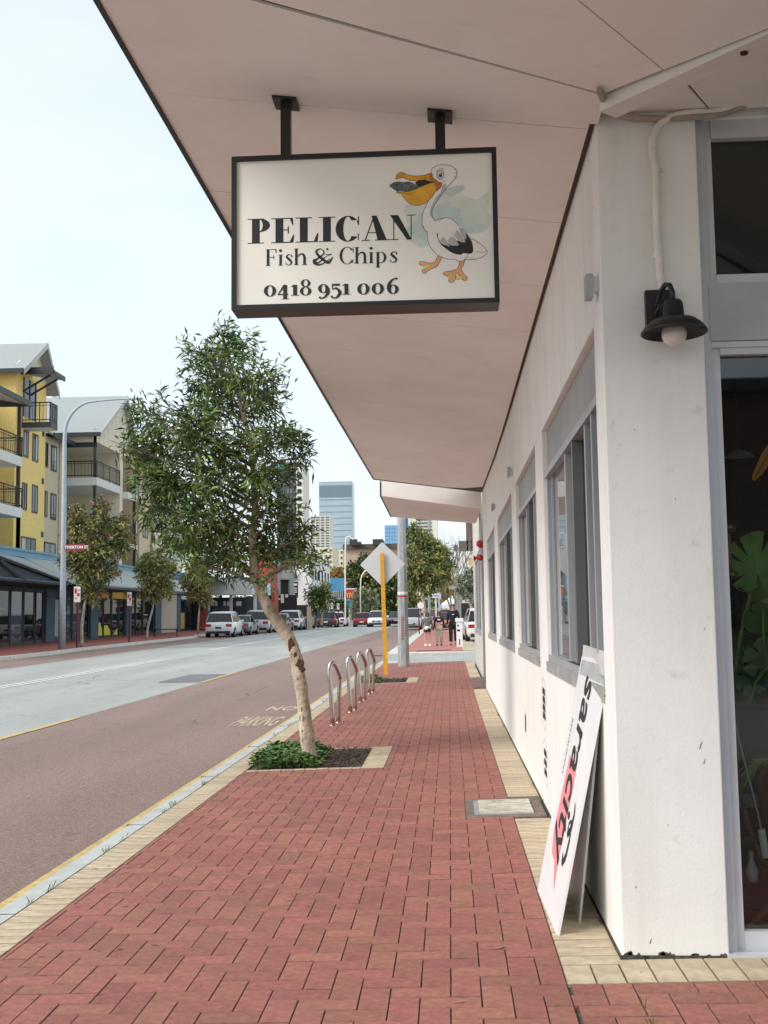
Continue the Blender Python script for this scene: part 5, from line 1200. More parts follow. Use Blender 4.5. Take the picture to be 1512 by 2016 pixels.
def person(x, y, H, lab, shirt, trous, opts):
    z0 = rise(y)-.0; s = H/1.7; t = thing('person', lab, 'person', (x, y, z0), local=True)
    st = opts.get('stride', .16)
    J = [(0, 0, .93), (0, 0, 1.12), (0, 0, 1.36), (0, 0, 1.46), (0, -.01, 1.52),                # pelvis .. neck
         (-.10, 0, .90), (-.11, -st*.6, .50), (-.11, -st, .08), (-.11, -st-.13, .03),           # legs (0=5..8, 9..12)
         (.10, 0, .90), (.11, st*.2, .50), (.11, st, .12), (.115, st-.12, .04),
         (-.18, 0, 1.40), (-.24, .02, 1.12), (-.25, -.08, .88),                                 # arm left 13,14,15
         (.18, 0, 1.40)]
    J += [(.25, .02, 1.14), (.20, -.16, 1.36)] if opts.get('phone') else [(.24, .02, 1.12), (.27, .08, .88)]
    if opts.get('phone'): J[18] = (.13, -.13, 1.50)
    Bn = [(0, 1), (1, 2), (2, 3), (3, 4), (0, 5), (5, 6), (6, 7), (7, 8), (0, 9), (9, 10), (10, 11), (11, 12), (2, 13), (13, 14), (14, 15), (2, 16), (16, 17), (17, 18)]
    R_ = [.12, .105, .105, .05, .045, .082, .055, .036, .03, .082, .055, .036, .03, .05, .036, .025, .05, .036, .025]
    # head continues the body
    J += [(0, -.015, 1.60), (0, -.01, 1.68)]; Bn += [(4, 19), (19, 20)]; R_ += [.078, .07]
    # hands: palm, four fingers and a thumb
    for w_i, e_i in ((15, 14), (18, 17)):
        w0, e0 = Vector(J[w_i]), Vector(J[e_i]); d = (w0-e0).normalized(); sd_ = d.cross(Vector((0, 1, 0))).normalized(); n0 = len(J)
        J.append(tuple(w0+d*.07)); Bn.append((w_i, n0)); R_.append(.022)
        for f in range(4):
            J.append(tuple(w0+d*(.13+.012*(f in (1, 2)))+Vector((0, (f-1.5)*.018, 0))+sd_*.01)); Bn.append((n0, len(J)-1)); R_.append(.007)
        J.append(tuple(w0+d*.08+Vector((0, -.04, 0)))); Bn.append((n0, len(J)-1)); R_.append(.008)
    sc = lambda L_: [(a*s, b*s, c*s) for a, b, c in L_]
    skin_mesh('body', sc(J), Bn, [r*s for r in R_], M_skin, t)
    def part(name, idx, grow_, m_, over=None):
        mp_ = {j: i for i, j in enumerate(idx)}; b2 = [(mp_[a], mp_[b]) for a, b in Bn if a in mp_ and b in mp_]
        JJ = [list(J[j]) for j in idx]
        if over:
            for k, v in over.items(): JJ[mp_[k]] = list(v)
        return skin_mesh(name, sc(JJ), b2, [(R_[j]+grow_.get(j, .012))*s for j in idx], m_, t)
    part('top', opts.get('top_idx', [1, 0, 2, 3, 13, 14, 15, 16, 17, 18]), {3: .006, 15: .016, 18: .014, 1: .04, 0: .03, 2: .065, 13: .035, 16: .03, 14: .02, 17: .02}, shirt, opts.get('top_over'))
    if opts.get('skirt'):
        m = MB(); m.lathe([(.115*s, 1.03*s), (.14*s, .95*s), (.20*s, .74*s), (.195*s, .735*s), (.10*s, .95*s)], (0, 0, 0), 18); m.build('skirt', trous, t, smooth=True)
        m = MB(); m.lathe([(.13*s, 1.03*s), (.155*s, .98*s), (.15*s, .92*s)], (0, 0, 0), 16); m.box(-.13*s, .02*s, -.2*s, -.16*s, .84*s, .98*s); m.build('tied_jumper', M_white, t, smooth=True)
    else:
        g_ = opts.get('leg', .02); part('trousers', [0, 5, 6, 7, 9, 10, 11], {5: g_*.6, 9: g_*.6, 6: g_, 10: g_, 7: g_*1.3, 11: g_*1.3, 0: .016}, trous, {7: (J[7][0], J[7][1], .12), 11: (J[11][0], J[11][1], .15)})
    for k, (a, b) in enumerate(((7, 8), (11, 12))):
        p, q = Vector(J[a])*s, Vector(J[b])*s; m = MB(); bz = min(p.z, q.z)-.03
        m.hexa([(p.x-.045, q.y-.06, bz), (p.x+.045, q.y-.06, bz), (p.x+.04, p.y+.06, bz), (p.x-.04, p.y+.06, bz), (p.x-.04, q.y-.03, bz+.05), (p.x+.04, q.y-.03, bz+.05), (p.x+.04, p.y+.06, bz+.10), (p.x-.04, p.y+.06, bz+.10)])
        m.build('shoe', opts['shoe'], t)
    hz = 1.63*s; m = MB()
    m.lathe([(.0, .12), (.045, .112), (.08, .075), (.093, .02), (.085, -.05), (.06, -.09)], (0, .022*s, hz), 16); 
    if opts.get('pony'): m.tube([(0, .09, hz+.06), (0, .15, hz+.02), (-.03, .15, hz-.12)], [.03, .035, .015], 8)
    if opts.get('bun'): m.lathe([(0, .05), (.045, .03), (.05, 0), (.03, -.04)], (0, .03, hz+.14), 10)
    m.build('hair', M_hair, t, smooth=True)
    m = MB()
    for sx in (-1, 1): m.box(sx*.03-.012, sx*.03+.012, -.098*s, -.08*s, hz-.005, hz+.008)
    m.box(-.022, .022, -.098*s, -.08*s, hz-.066, hz-.056); m.build('eyes_and_mouth', M_hair, t)
    m = MB(); m.hexa([(-.014, -.115*s, hz-.035), (.014, -.115*s, hz-.035), (.01, -.08*s, hz-.035), (-.01, -.08*s, hz-.035), (-.006, -.096*s, hz+.01), (.006, -.096*s, hz+.01), (.006, -.08*s, hz+.01), (-.006, -.08*s, hz+.01)]); m.build('nose', M_skin, t)
    return t
pf = lambda px, py, Y: at(px, py, Y)
knit = mat('grey_striped_knit', (.14, .14, .15), rough=.9, var=.3, scale=30, stretch=(.1, .1, 6))
p = pf(842, 1270, 48.0); person(p.x, 48.0, 1.40, 'girl in a grey top and black skirt with a white jumper tied at her waist', knit, mat('black_cloth', (.012, .012, .016), rough=.8), dict(skirt=True, shoe=M_white, stride=.05))
p = pf(865, 1270, 48.3); q = person(p.x, 48.3, 1.44, 'girl in a cropped black top and pale beige cargo trousers walking in the middle', mat('black_cloth2', (.014, .014, .018), rough=.8), mat('beige_cloth', (.45, .41, .34), rough=.85, var=.12), dict(leg=.035, shoe=M_black, stride=.1, top_idx=[2, 1, 3, 13, 14, 15, 16, 17, 18], pony=True))
p = pf(893, 1268, 48.6); person(p.x, 48.6, 1.76, 'woman in black hoodie and black track pants holding a phone to her ear', mat('black_cloth3', (.010, .010, .014), rough=.85), mat('black_cloth4', (.010, .010, .013), rough=.85), dict(phone=True, leg=.035, shoe=M_black, stride=.18, pony=True))
for o in [o for o in bpy.data.objects if o.name.startswith('person')]:
    m = MB()
    if 'woman' in o['label']: m.box(-.05, .05, -.158, -.15, 1.33, 1.355); mm = m.build('chest_print', M_white, o); m = MB(); m.box(.105, .125, -.16, -.10, 1.52, 1.66); m.build('phone', M_dark, o)
    elif 'cropped' in o['label']: m.box(-.06, .06, -.132, -.125, 1.10, 1.15); m.build('chest_print', M_white, o)
# white bollard panel
t = thing('white_post', 'white rectangular post with dark scuffs beside the woman on the corner', 'post', tuple(at(905, 1272, 46.3)))
c = at(905, 1272, 46.3); m = MB(); m.box(c.x-.13, c.x+.13, 46.2, 46.45, c.z-.05, c.z+1.02); m.build('post', M_white, t); m = MB(); m.box(c.x-.17, c.x+.17, 46.16, 46.5, c.z+1.02, c.z+1.17); m.build('cap', M_white, t)
m = MB(); m.box(c.x-.08, c.x-.02, 46.19, 46.199, c.z+.82, c.z+.9); m.box(c.x-.1, c.x+.03, 46.19, 46.199, c.z+.62, c.z+.7); m.box(c.x-.02, c.x+.02, 46.19, 46.199, c.z+.05, c.z+.3); m.build('scuff', M_dark, t)

# ------------------------------------------------------------------ cars
M_tyre = mat('tyre_rubber', (.015, .015, .016), rough=.9); M_rim = mat('alloy_rim', (.45, .45, .46), rough=.3, metal=.8)
M_tail = mat('tail_light_red', (.45, .01, .015), rough=.2, coat=.6); M_head = mat('headlight_lens', (.65, .68, .7), rough=.12, coat=.5); M_trim = mat('black_plastic', (.02, .02, .022), rough=.6)
M_plate = mat('number_plate', (.7, .7, .66), rough=.4)
def paint(name, c): return mat(name, c, rough=.3, var=.03, coat=.8, metal=.05)
P_white = paint('white_car_paint', (.75, .76, .77)); P_silver = paint('silver_car_paint', (.45, .47, .48)); P_dark = paint('dark_green_car_paint', (.015, .022, .022)); P_red = paint('dark_red_car_paint', (.22, .008, .015)); P_grey = paint('grey_car_paint', (.12, .13, .14)); P_maroon = paint('maroon_car_paint', (.09, .012, .015))
def car(lab, x, y, z, rot, pnt, kind='suv', scale=1.0, cat='car', group=None, dark_plate=False):
    """car along +y, rear at y=0; kind gives the side profile"""
    K = dict(suv=dict(L=4.4, W=1.84, H=1.64, belt=.98, bon=1.02, tl=.25, ws=1.25, rt=.55, rf=1.45), hatch=dict(L=4.2, W=1.78, H=1.47, belt=.9, bon=.86, tl=.3, ws=1.15, rt=.75, rf=1.7), sedan=dict(L=4.6, W=1.8, H=1.45, belt=.93, bon=.84, tl=.85, ws=1.3, rt=1.5, rf=1.9), van=dict(L=4.7, W=1.9, H=1.9, belt=1.1, bon=1.15, tl=.08, ws=.7, rt=.2, rf=1.3))[kind]
    L, Wd, H, bt = K['L'], K['W'], K['H'], K['belt']; hw = Wd/2
    t = thing('parked_car', lab, cat, (x, y, z), group, local=True); t.rotation_euler.z = rot; t.scale = (scale,)*3
    # body: lengthwise stations (y, half width, bottom, top)
    st = [(0.0, .86, .40, bt-.22), (.06, .93, .30, bt-.06), (.22, .98, .24, bt), (.8, 1, .22, bt+.01), (L*.5, 1, .22, bt), (L-K['ws']-.2, 1, .22, K['bon']+.04), (L-.7, .98, .24, K['bon']-.04), (L-.22, .93, .28, K['bon']-.14), (L-.04, .84, .34, K['bon']-.28), (L, .78, .42, .60)]
    rings = []
    for (yy, wf, zb, zt) in st:
        w_ = hw*wf; dz = zt-zb
        rings.append([(-w_*.90, yy, zb), (-w_*.985, yy, zb+dz*.18), (-w_, yy, zb+dz*.45), (-w_*.985, yy, zb+dz*.75), (-w_*.93, yy, zt-dz*.04), (-w_*.80, yy, zt), (0, yy, zt+.015), (w_*.80, yy, zt), (w_*.93, yy, zt-dz*.04), (w_*.985, yy, zb+dz*.75), (w_, yy, zb+dz*.45), (w_*.985, yy, zb+dz*.18), (w_*.90, yy, zb), (0, yy, zb)])
    m = MB(); m.loft(rings); body = m.build('body', pnt, t, smooth=True)
    # greenhouse
    gs = [(K['tl'], .80, bt-.02, bt+.02), (K['rt'], .74, bt-.02, H-.07), (K['rt']+.25, .73, bt-.02, H-.02), (L*.5, .73, bt-.02, H), (L-K['rf']-.35, .73, bt-.02, H-.03), (L-K['ws'], .80, K['bon']-.02, K['bon']+.06)]
    rg, rf_ = [], []
    for i, (yy, wf, zb, zt) in enumerate(gs):
        wb, wt = hw*.92, hw*wf*(1 if 0 < i < 5 else 1.08); rg.append([(-wb, yy, zb), (-(wb+wt)/2-.015, yy, (zb+zt)/2), (-wt, yy, zt-.03), (-wt*.8, yy, zt), (wt*.8, yy, zt), (wt, yy, zt-.03), ((wb+wt)/2+.015, yy, (zb+zt)/2), (wb, yy, zb)])
    m = MB(); m.loft(rg); m.build('windows', G_dark, t, smooth=False)
    rr = []
    for i, (yy, wf, zb, zt) in enumerate(gs[1:5]):
        wt = hw*wf+.012; rr.append([(-wt, yy, zt-.05), (-wt, yy, zt-.015), (-wt*.8, yy, zt+.014), (0, yy, zt+.022), (wt*.8, yy, zt+.014), (wt, yy, zt-.015), (wt, yy, zt-.05), (0, yy, zt-.04)])
    rr[0] = [(a, b-.10, c-.02) for a, b, c in rr[0]]
    m = MB(); m.loft(rr); m.build('roof', pnt, t, smooth=True)
    m = MB()
    for sx in (-1, 1):
        def pil(ya, za, wa, yb_, zb_, wb_, th): m.hexa([(sx*wa, ya, za), (sx*(wa+.018), ya, za), (sx*(wa+.018), ya+th, za), (sx*wa, ya+th, za), (sx*wb_, yb_, zb_), (sx*(wb_+.018), yb_, zb_), (sx*(wb_+.018), yb_+th, zb_), (sx*wb_, yb_+th, zb_)])
        pil(K['tl'], bt-.02, hw*.915, K['rt']-.06, H-.07, hw*.735, .24 if kind != 'sedan' else .2); pil(L*.5, bt-.02, hw*.925, L*.5-.05, H-.03, hw*.735, .07)
        pil(L-K['ws']-.05, K['bon'], hw*.90, L-K['rf']-.38, H-.05, hw*.735, .06)
    m.build('pillars', pnt, t)
    # lights, bumpers, plate, mirrors
    for sx in (-1, 1):
        m = MB(); m.box(sx*hw*.52, sx*hw*.92, -.015, .10, bt-.30, bt-.13); m.build('tail_light', M_tail, t)
        m = MB(); m.hexa([(sx*hw*.42, L-.045, K['bon']-.40), (sx*hw*.86, L-.12, K['bon']-.34), (sx*hw*.9, L-.3, K['bon']-.3), (sx*hw*.42, L-.3, K['bon']-.36), (sx*hw*.42, L-.06, K['bon']-.30), (sx*hw*.88, L-.14, K['bon']-.20), (sx*hw*.92, L-.34, K['bon']-.18), (sx*hw*.42, L-.3, K['bon']-.26)]); m.build('headlight', M_head, t)
        m = MB(); m.box(sx*(hw-.02), sx*(hw+.17), L-K['ws']-.35, L-K['ws']-.22, bt-.02, bt+.13); m.build('mirror', pnt, t)
    m = MB(); m.box(-hw*.80, hw*.80, -.03, .15, .24, .40); m.box(-hw*.72, hw*.72, L-.15, L+.02, .20, .36); m.build('bumper', M_trim, t)
    m = MB(); m.box(-hw*.42, hw*.42, L-.06, L+.012, .46, .60); m.build('grille', M_trim, t)
    for yy in (-.022, L+.022):
        m = MB(); m.box(-.19, .19, yy-.008, yy+.008, .52 if yy > 0 else bt-.42, .62 if yy > 0 else bt-.31); m.build('number_plate', M_plate if not dark_plate else M_trim, t)
    if kind in ('suv', 'van', 'hatch'):
        m = MB(); wr = hw*.74
        z_a, z_b = bt+.04, H-.14; ya, yb_ = K['tl']-.02, K['rt']-.10
        m.hexa([(-wr*1.05, ya-.01, z_a), (wr*1.05, ya-.01, z_a), (wr*1.05, ya+.02, z_a), (-wr*1.05, ya+.02, z_a), (-wr*.9, yb_-.01, z_b), (wr*.9, yb_-.01, z_b), (wr*.9, yb_+.03, z_b), (-wr*.9, yb_+.03, z_b)]); m.build('rear_window', G_dark, t)
    for yy in (.82, L-.86):
        for sx in (-1, 1):
            m = MB(); m.lathe([(.0, -.005), (.335, -.005), (.345, .05), (.345, .17), (.32, .205), (.20, .205)], (sx*(hw-.19) if sx > 0 else -(hw-.19), yy, .335), 20, axis='x')
            if sx < 0:
                for j in range(len(m.v)): v = m.v[j]; m.v[j] = (-(hw-.19)-(v[0]+(hw-.19)), v[1], v[2])
            w1 = m.build('wheel', M_tyre, t, smooth=True)
            m = MB(); m.lathe([(.0, .0), (.07, .012), (.205, -.004), (.21, -.03)], (0, 0, 0), 14, axis='x')
            m.v = [(sx*(hw+.01)+sx*v[0], v[1]+yy, v[2]+.335) for v in m.v]; m.build('rim', M_rim, w1, smooth=False)
            m = MB(); m.lathe([(.0, 0), (.385, 0), (.385, -.02)], (0, 0, 0), 22, axis='x'); m.v = [(sx*(hw*.985), v[1]+yy, max(.24, v[2]+.36)) for v in m.v]; m.build('wheel_arch', M_trim, t)
    return t
def roadz(y): return ROAD+rise(y)
GP = 'cars parked nose to tail along the opposite kerb'
def cl(px, py, Y): return at(px, py, Y)
c = cl(430, 1250, 76); car('large white wagon with a wide dark rear window, nearest in the parked row', c.x, 76, roadz(76), .01, P_white, 'suv', 1.1, group=GP, dark_plate=True)
c = cl(470, 1248, 82); car('low grey sedan half hidden behind the nearest white wagon', c.x-.25, 82.4, roadz(82), .0, P_grey, 'sedan', 1.06, group=GP)
c = cl(500, 1243, 88); car('silver wagon with a roof rack third in the parked row', c.x, 89, roadz(88), .0, P_silver, 'suv', 1.16, group=GP)
c = cl(540, 1240, 95); car('grey hatchback mostly hidden by the leaning tree trunk', c.x, 96, roadz(96), .0, P_grey, 'hatch', 1.1, group=GP)
c = cl(568, 1238, 102); car('white hatch-backed wagon just right of the leaning tree trunk', c.x, 102, roadz(102), .0, P_white, 'suv', 1.15, group=GP)
c = cl(588, 1236, 108); car('silver wagon last in the parked row before the cream pillar', c.x, 108.4, roadz(108), .0, P_silver, 'suv', 1.16, group=GP)
c = cl(647, 1231, 116); car('dark green hatchback parked beyond the bus stop signs', c.x-.3, 116, roadz(116), .0, P_dark, 'hatch', 1.15)
c = cl(661, 1230, 122); car('white hatchback tucked behind the dark green hatchback', c.x+.0, 122, roadz(122), .0, P_white, 'hatch', 1.15)
c = cl(712, 1231, 118); car('dark red hatchback driving away down the street', c.x, 118, roadz(118)-.03, .0, P_red, 'hatch', 1.1)
c = cl(742, 1232, 118); car('white hatchback driving towards the camera in the middle of the street', c.x, 122, roadz(120)-.02, math.pi, P_white, 'hatch', 1.18)
c = cl(779, 1231, 122); car('maroon sedan coming towards the camera partly behind the grey pole', c.x, 127, roadz(124), math.pi, P_maroon, 'sedan', 1.12)
c = cl(812, 1235, 96); car('silver people mover facing the camera beside the grey pole', c.x-.15, 100.5, roadz(98), math.pi, P_silver, 'van', 1.0)
c = cl(938, 1262, 52); car('white hatchback with a red tail light half hidden by the shop wall', 1.74, 53.4, rise(54)-.02, .06, P_white, 'suv', 1.0)
car('pale car roof seen behind the white hatchback in the car park', 2.3, 70, rise(70), -.6, P_white, 'suv', 1.0)
# ------------------------------------------------------------------ shops and apartments across the road
SX = -23.6
M_navy = mat('navy_shop_paint', (.035, .055, .075), rough=.6, var=.1); M_bluepier = mat('blue_pier_paint', (.075, .125, .17), rough=.7, var=.12)
M_bluetrim = mat('blue_fascia', (.14, .30, .42), rough=.5, var=.1); M_metalroof = mat('grey_metal_roof', (.36, .385, .375), rough=.5, var=.05, metal=.1)
M_yel = mat('yellow_render', (.84, .62, .22), rough=.85, var=.05); M_beige = mat('beige_facade', (.56, .48, .34), rough=.85, var=.05); M_creamf = mat('cream_facade', (.76, .70, .55), rough=.85, var=.05)
M_peach = mat('peach_facade', (.62, .51, .34), rough=.85, var=.05); M_gutter = mat('dark_gutter', (.03, .035, .04), rough=.5); M_slab = mat('white_slab', (.70, .69, .65), rough=.8, var=.05)
M_soff2 = mat('eave_lining', (.48, .46, .40), rough=.8)
M_brn = mat('brown_post', (.05, .025, .02), rough=.6)
def YZ(px, py, X): p = onx(px, py, X); return p.y, p.z
shops = thing('shop_row', 'long blue and grey single-storey shop row under sloping metal awnings across the road', 'building', (SX, 62, rise(62)))
Y1 = onx(380, 1200, SX).y
m = MB(); m.box(-40, SX-.9, 30, Y1, -.3, 5.0); m.build('wall', M_navy, shops)
m = MB(); m.box(-40, SX+.02, 30, Y1, 4.98, 5.36); m.build('fascia', M_bluetrim, shops)
m = MB(); m.box(-40, SX+.10, 30, Y1, 5.30, 5.42); m.build('fascia_cap', M_bluetrim, shops)
m = MB(); m.box(SX-.9, SX, 30, Y1, 3.15, 4.98); m.build('bulkhead', M_navy, shops)
ZT = 3.15
def yy(px, py=1220): return onx(px, py, SX).y
for a, b in ((90, 107), (178, 193), (248, 258), (305, 317), (347, 355)):
    m = MB(); m.box(SX-.9, SX+.04, yy(a), yy(b), -.1, 3.4); m.build('pier', M_bluepier, shops)
m = MB(); m.box(SX-.9, SX+.03, yy(317), yy(347), -.1, 4.2); m.build('pier', mat('cream_pier', (.50, .45, .35), rough=.85, var=.06), shops)
panes = [(-60, 0, 0), (0, 22, 0), (23.5, 48, 1), (49.5, 71, 0), (73, 88, 0), (108, 143, 1), (145, 165, 1), (168, 177, 0), (194, 205, 0), (206.5, 221, 0), (222.5, 235, 0), (237, 247, 0), (259, 268, 0), (269.5, 282, 0), (283.5, 304, 0), (356, 366, 0), (367, 378, 0)]
for a, b, k in panes:
    ya, yb_ = yy(a), yy(b); f = MB(); f.box(SX-.16, SX-.08, ya, ya+.1, .1, ZT); f.box(SX-.16, SX-.08, yb_-.1, yb_, .1, ZT); f.box(SX-.16, SX-.08, ya+.1, yb_-.1, ZT-.1, ZT); f.box(SX-.16, SX-.08, ya+.1, yb_-.1, rise(ya)-.04, rise(ya)+.12)
    w_ = f.build('shop_window', M_gutter, shops); f = MB(); f.box(SX-.13, SX-.11, ya+.1, yb_-.1, rise(ya)+.1, ZT-.1); f.build('pane', G_mid if k else G_dark, w_)
# yellow shop signage
m = MB(); m.box(SX-.02, SX+.06, yy(198), yy(247), 2.95, 3.5); m.build('shop_sign', mat('orange_yellow_sign', (.80, .48, .05), rough=.5, var=.12), shops)
m = MB(); c = (SX+.065, (yy(212)+yy(219))/2, 3.25); m.lathe([(0, 0), (.42, 0), (.42, -.01)], c, 20, axis='x'); m.build('round_logo', mat('dark_brown_logo', (.06, .02, .01)), shops)
m = MB()
for a, b, z0, z1 in ((194.5, 204.5, .25, 1.3), (207, 220.5, .25, 1.1)): m.poly([(SX-.10, yy(a), z0), (SX-.10, yy(b), z0), (SX-.10, yy(b), z1*.6), (SX-.10, (yy(a)+yy(b))/2, z1), (SX-.10, yy(a), z1*.95)])
m.poly([(SX-.10, yy(223), .3), (SX-.10, yy(234.5), .3), (SX-.10, yy(234.5), .9)]); m.build('yellow_window_graphic', mat('yellow_vinyl', (.80, .70, .05), rough=.5), shops)
m = MB(); m.box(SX-.105, SX-.10, yy(357.5), yy(365.5), .6, 2.0); m.build('yellow_poster', mat('yellow_poster', (.6, .42, .08), rough=.5, var=.4, scale=4), shops)
m = MB(); m.box(SX-.105, SX-.10, yy(109), yy(118), .5, 2.7); m.build('white_window_film', mat('white_film', (.4, .46, .45), rough=.5), shops)
m = MB(); m.box(SX-.05, SX+.03, yy(357), yy(368), 3.2, 3.5); m.build('small_white_sign', M_white, shops)
# awnings
def awn(name, P_, th=.08):
    m = MB(); m.hexa([tuple(p) for p in P_]+[(p[0], p[1], p[2]+th) for p in P_]); return m.build(name, M_metalroof, shops)
a_r = awn('awning_roof', [(SX, 44, 5.25), (-20.6, 44, 4.95), (-20.6, 59.3, 3.42), (SX, 63.0, 4.75)])
awn('awning_roof', [(SX, 59.4, 4.9), (-20.6, 59.4, 3.42), (-20.6, 73.2, 3.50), (SX, 82.5, 4.95)])
awn('awning_roof', [(SX, 82.7, 4.7), (-20.6, 77.6, 3.5), (-20.6, 85.5, 3.56), (SX, 95, 4.8)])
m = MB(); m.box(-20.66, -20.58, 59.4, 73.2, 3.34, 3.45); m.box(-20.66, -20.58, 77.6, 85.5, 3.42, 3.54); m.build('gutter', M_gutter, shops)
m = MB(); m.poly([(-20.9, 40, 3.3), (-20.9, 59.0, 3.35), (-20.9, 44, 4.9), (-20.9, 40, 5.0)]); m.poly([(SX, 40, 3.3), (SX, 59.3, 3.3), (-20.9, 59.0, 3.35), (-20.9, 40, 3.3)])
m.build('gable_infill_shade', M_navy, shops)  # navy board fills the gable; its dark tone also stands for soffit shade
m = MB(); m.tube([(-20.75, 52.5, 3.45), (-20.75, 49.5, 4.3)], .09, 4); m.tube([(-20.75, 47, 3.42), (-20.75, 58.6, 3.42)], .09, 4); m.tube([(-20.72, 48.9, 4.45), (-20.72, 59.0, 3.46)], .07, 4); m.build('truss', M_bluepier, shops)
m = MB(); m.box(SX, -21.0, 60, 73, 3.30, 3.36); m.box(SX, -21.0, 78, 85.5, 3.36, 3.4); m.build('awning_lining', M_navy, shops)
# next gabled shop awning beyond
sh2 = thing('gabled_shop', 'dark gabled shop awning farther along the opposite row, partly behind the street trees', 'building', tuple(onx(380, 1250, SX)))
ya, yb_ = yy(355), yy(420)
m = MB(); m.box(-40, SX-.3, Y1+.05, yb_, 0, 5.4); m.build('wall', M_navy, sh2)
m = MB(); m.box(-24.2, SX+.1, Y1-4, yb_, 5.1, 5.55); m.build('fascia', M_bluetrim, sh2)
m = MB(); m.hexa([(SX, Y1-2, 5.5), (-20.6, Y1-8, 5.3), (-20.6, Y1+13, 3.9), (SX, Y1+18, 4.0), (SX, Y1-2, 5.6), (-20.6, Y1-8, 5.4), (-20.6, Y1+13, 4.0), (SX, Y1+18, 4.1)]); m.build('awning_roof', M_metalroof, sh2)
for a, b in ((383, 396), (398, 411)):
    m = MB(); m.box(SX-.28, SX-.24, yy(a), yy(b), .5, 3.2); m.build('shop_window', G_dark, sh2)

# ---- apartments
FX, CX = -26.2, -24.3
WR = random.Random(21); G_light = glass('curtained_window_glass', (.34, .36, .35))
def face_rect(px0, px1, py0, py1, X):
    """px0<px1 along the street, py0 top / py1 bottom measured at the left edge"""
    a = onx(px0, py0, X); b = onx(px0, py1, X); y1 = onx(px1, (py0+py1)/2, X).y; return a.y, y1, b.z, a.z
def window_on(parent, px0, px1, py0, py1, X, frame=M_gutter, pane=None, tag_=None, mull=1, proud=.03):
    ya, yb_, z0, z1 = face_rect(px0, px1, py0, py1, X); f = MB(); t_ = .11
    f.box(X-.02, X+proud, ya, ya+t_, z0, z1); f.box(X-.02, X+proud, yb_-t_, yb_, z0, z1); f.box(X-.02, X+proud, ya+t_, yb_-t_, z1-t_, z1); f.box(X-.02, X+proud, ya+t_, yb_-t_, z0, z0+t_)
    for k in range(mull): yc = ya+(yb_-ya)*(k+1)/(mull+1); f.box(X-.02, X+proud, yc-.04, yc+.04, z0+t_, z1-t_)
    w_ = f.build('window', frame, parent); n_p = mull+1; WR.random()
    for k in range(n_p):
        a_y = ya+t_+(yb_-ya-2*t_)*k/n_p; b_y = ya+t_+(yb_-ya-2*t_)*(k+1)/n_p-.004
        p = MB(); p.box(X-.01, X+proud*.5, a_y, b_y, z0+t_, z1-t_); p.build('pane', WR.choice([pane or G_mid, G_dark, G_mid, G_light]), w_)
    return w_
def railing(parent, p0, p1, h=1.0, n=10, slab=None, panel_=True):
    p0, p1 = Vector(p0), Vector(p1); m = MB(); d = (p1-p0); up = Vector((0, 0, h))
    m.tube([p0+up, p1+up], .04, 4); m.tube([p0+up*.14, p1+up*.14], .03, 4); m.tube([p0+up*.86, p1+up*.86], .02, 4)
    for k in range(n+1): c = p0+d*k/n; m.tube([c, c+up], .035 if k % 5 == 0 or k == n else .014, 4)
    return m.build('railing', M_brn if False else M_gutter, parent)
# yellow block
ya0, ya1 = onx(29, 900, FX).y, onx(89, 900, FX).y; ZA = onx(31, 722, FX).z
ap = thing('apartment_building', 'yellow four-storey apartment block with balconies above the shops', 'building', (FX, ya0, 5.4))
m = MB(); m.box(FX-14, FX, ya0, ya1, 5.0, ZA); pkY, pkZ = YZ(73, 680, FX); m.prism([(FX, ya0, ZA), (FX, ya1, ZA), (FX, pkY, pkZ)], (-14, 0, 0)); m.box(FX-14, FX-3.2, ya0-8, ya0, 5.0, ZA-.1); m.build('wall', M_yel, ap)
m = MB(); m.prism([(FX+.004, ya0+.25, ZA+.35), (FX+.004, ya1-.25, ZA+.35), (FX+.004, pkY, pkZ-.1)], (-.1, 0, 0)); m.prism([(FX+.004, ya0+.02, ZA), (FX+.004, ya1, ZA), (FX+.004, ya1, ZA+.38), (FX+.004, ya0+.3, ZA+.38)], (-.1, 0, 0)); m.build('gable_cladding', M_creamf, ap)
def gable_roof(parent, X, yA, yP, yB, zE, zP, back, ov=.55, overX=.7):
    r = MB(); k1 = (zP-zE)/(yP-yA); k2 = (zP-zE)/(yB-yP)
    for (y0_, s_) in ((yA-ov, -1), (yB+ov, 1)):
        ze = zE-ov*(k1 if s_ < 0 else k2)
        r.hexa([(X+overX, y0_, ze), (X-back, y0_, ze), (X-back, yP, zP), (X+overX, yP, zP), (X+overX, y0_, ze+.14), (X-back, y0_, ze+.14), (X-back, yP, zP+.14), (X+overX, yP, zP+.14)])
    ro = r.build('roof', M_metalroof, parent)
    b = MB()
    for (y0_, s_) in ((yA-ov, -1), (yB+ov, 1)):
        ze = zE-ov*(k1 if s_ < 0 else k2)
        b.hexa([(X+overX-.02, y0_, ze-.22), (X+overX+.03, y0_, ze-.22), (X+overX+.03, yP, zP-.22), (X+overX-.02, yP, zP-.22), (X+overX-.02, y0_, ze+.17), (X+overX+.03, y0_, ze+.17), (X+overX+.03, yP, zP+.17), (X+overX-.02, yP, zP+.17)])
    b.build('barge_board', mat('pale_barge', (.50, .50, .46), rough=.6), ro)
    g_ = MB(); ze = zE-ov*k1; g_.box(X-back, X+overX-.03, yA-ov-.12, yA-ov, ze-.12, ze+.16); g_.build('gutter', M_gutter, ro); return ro
gable_roof(ap, FX, ya0, pkY, ya1, ZA, pkZ, 14)
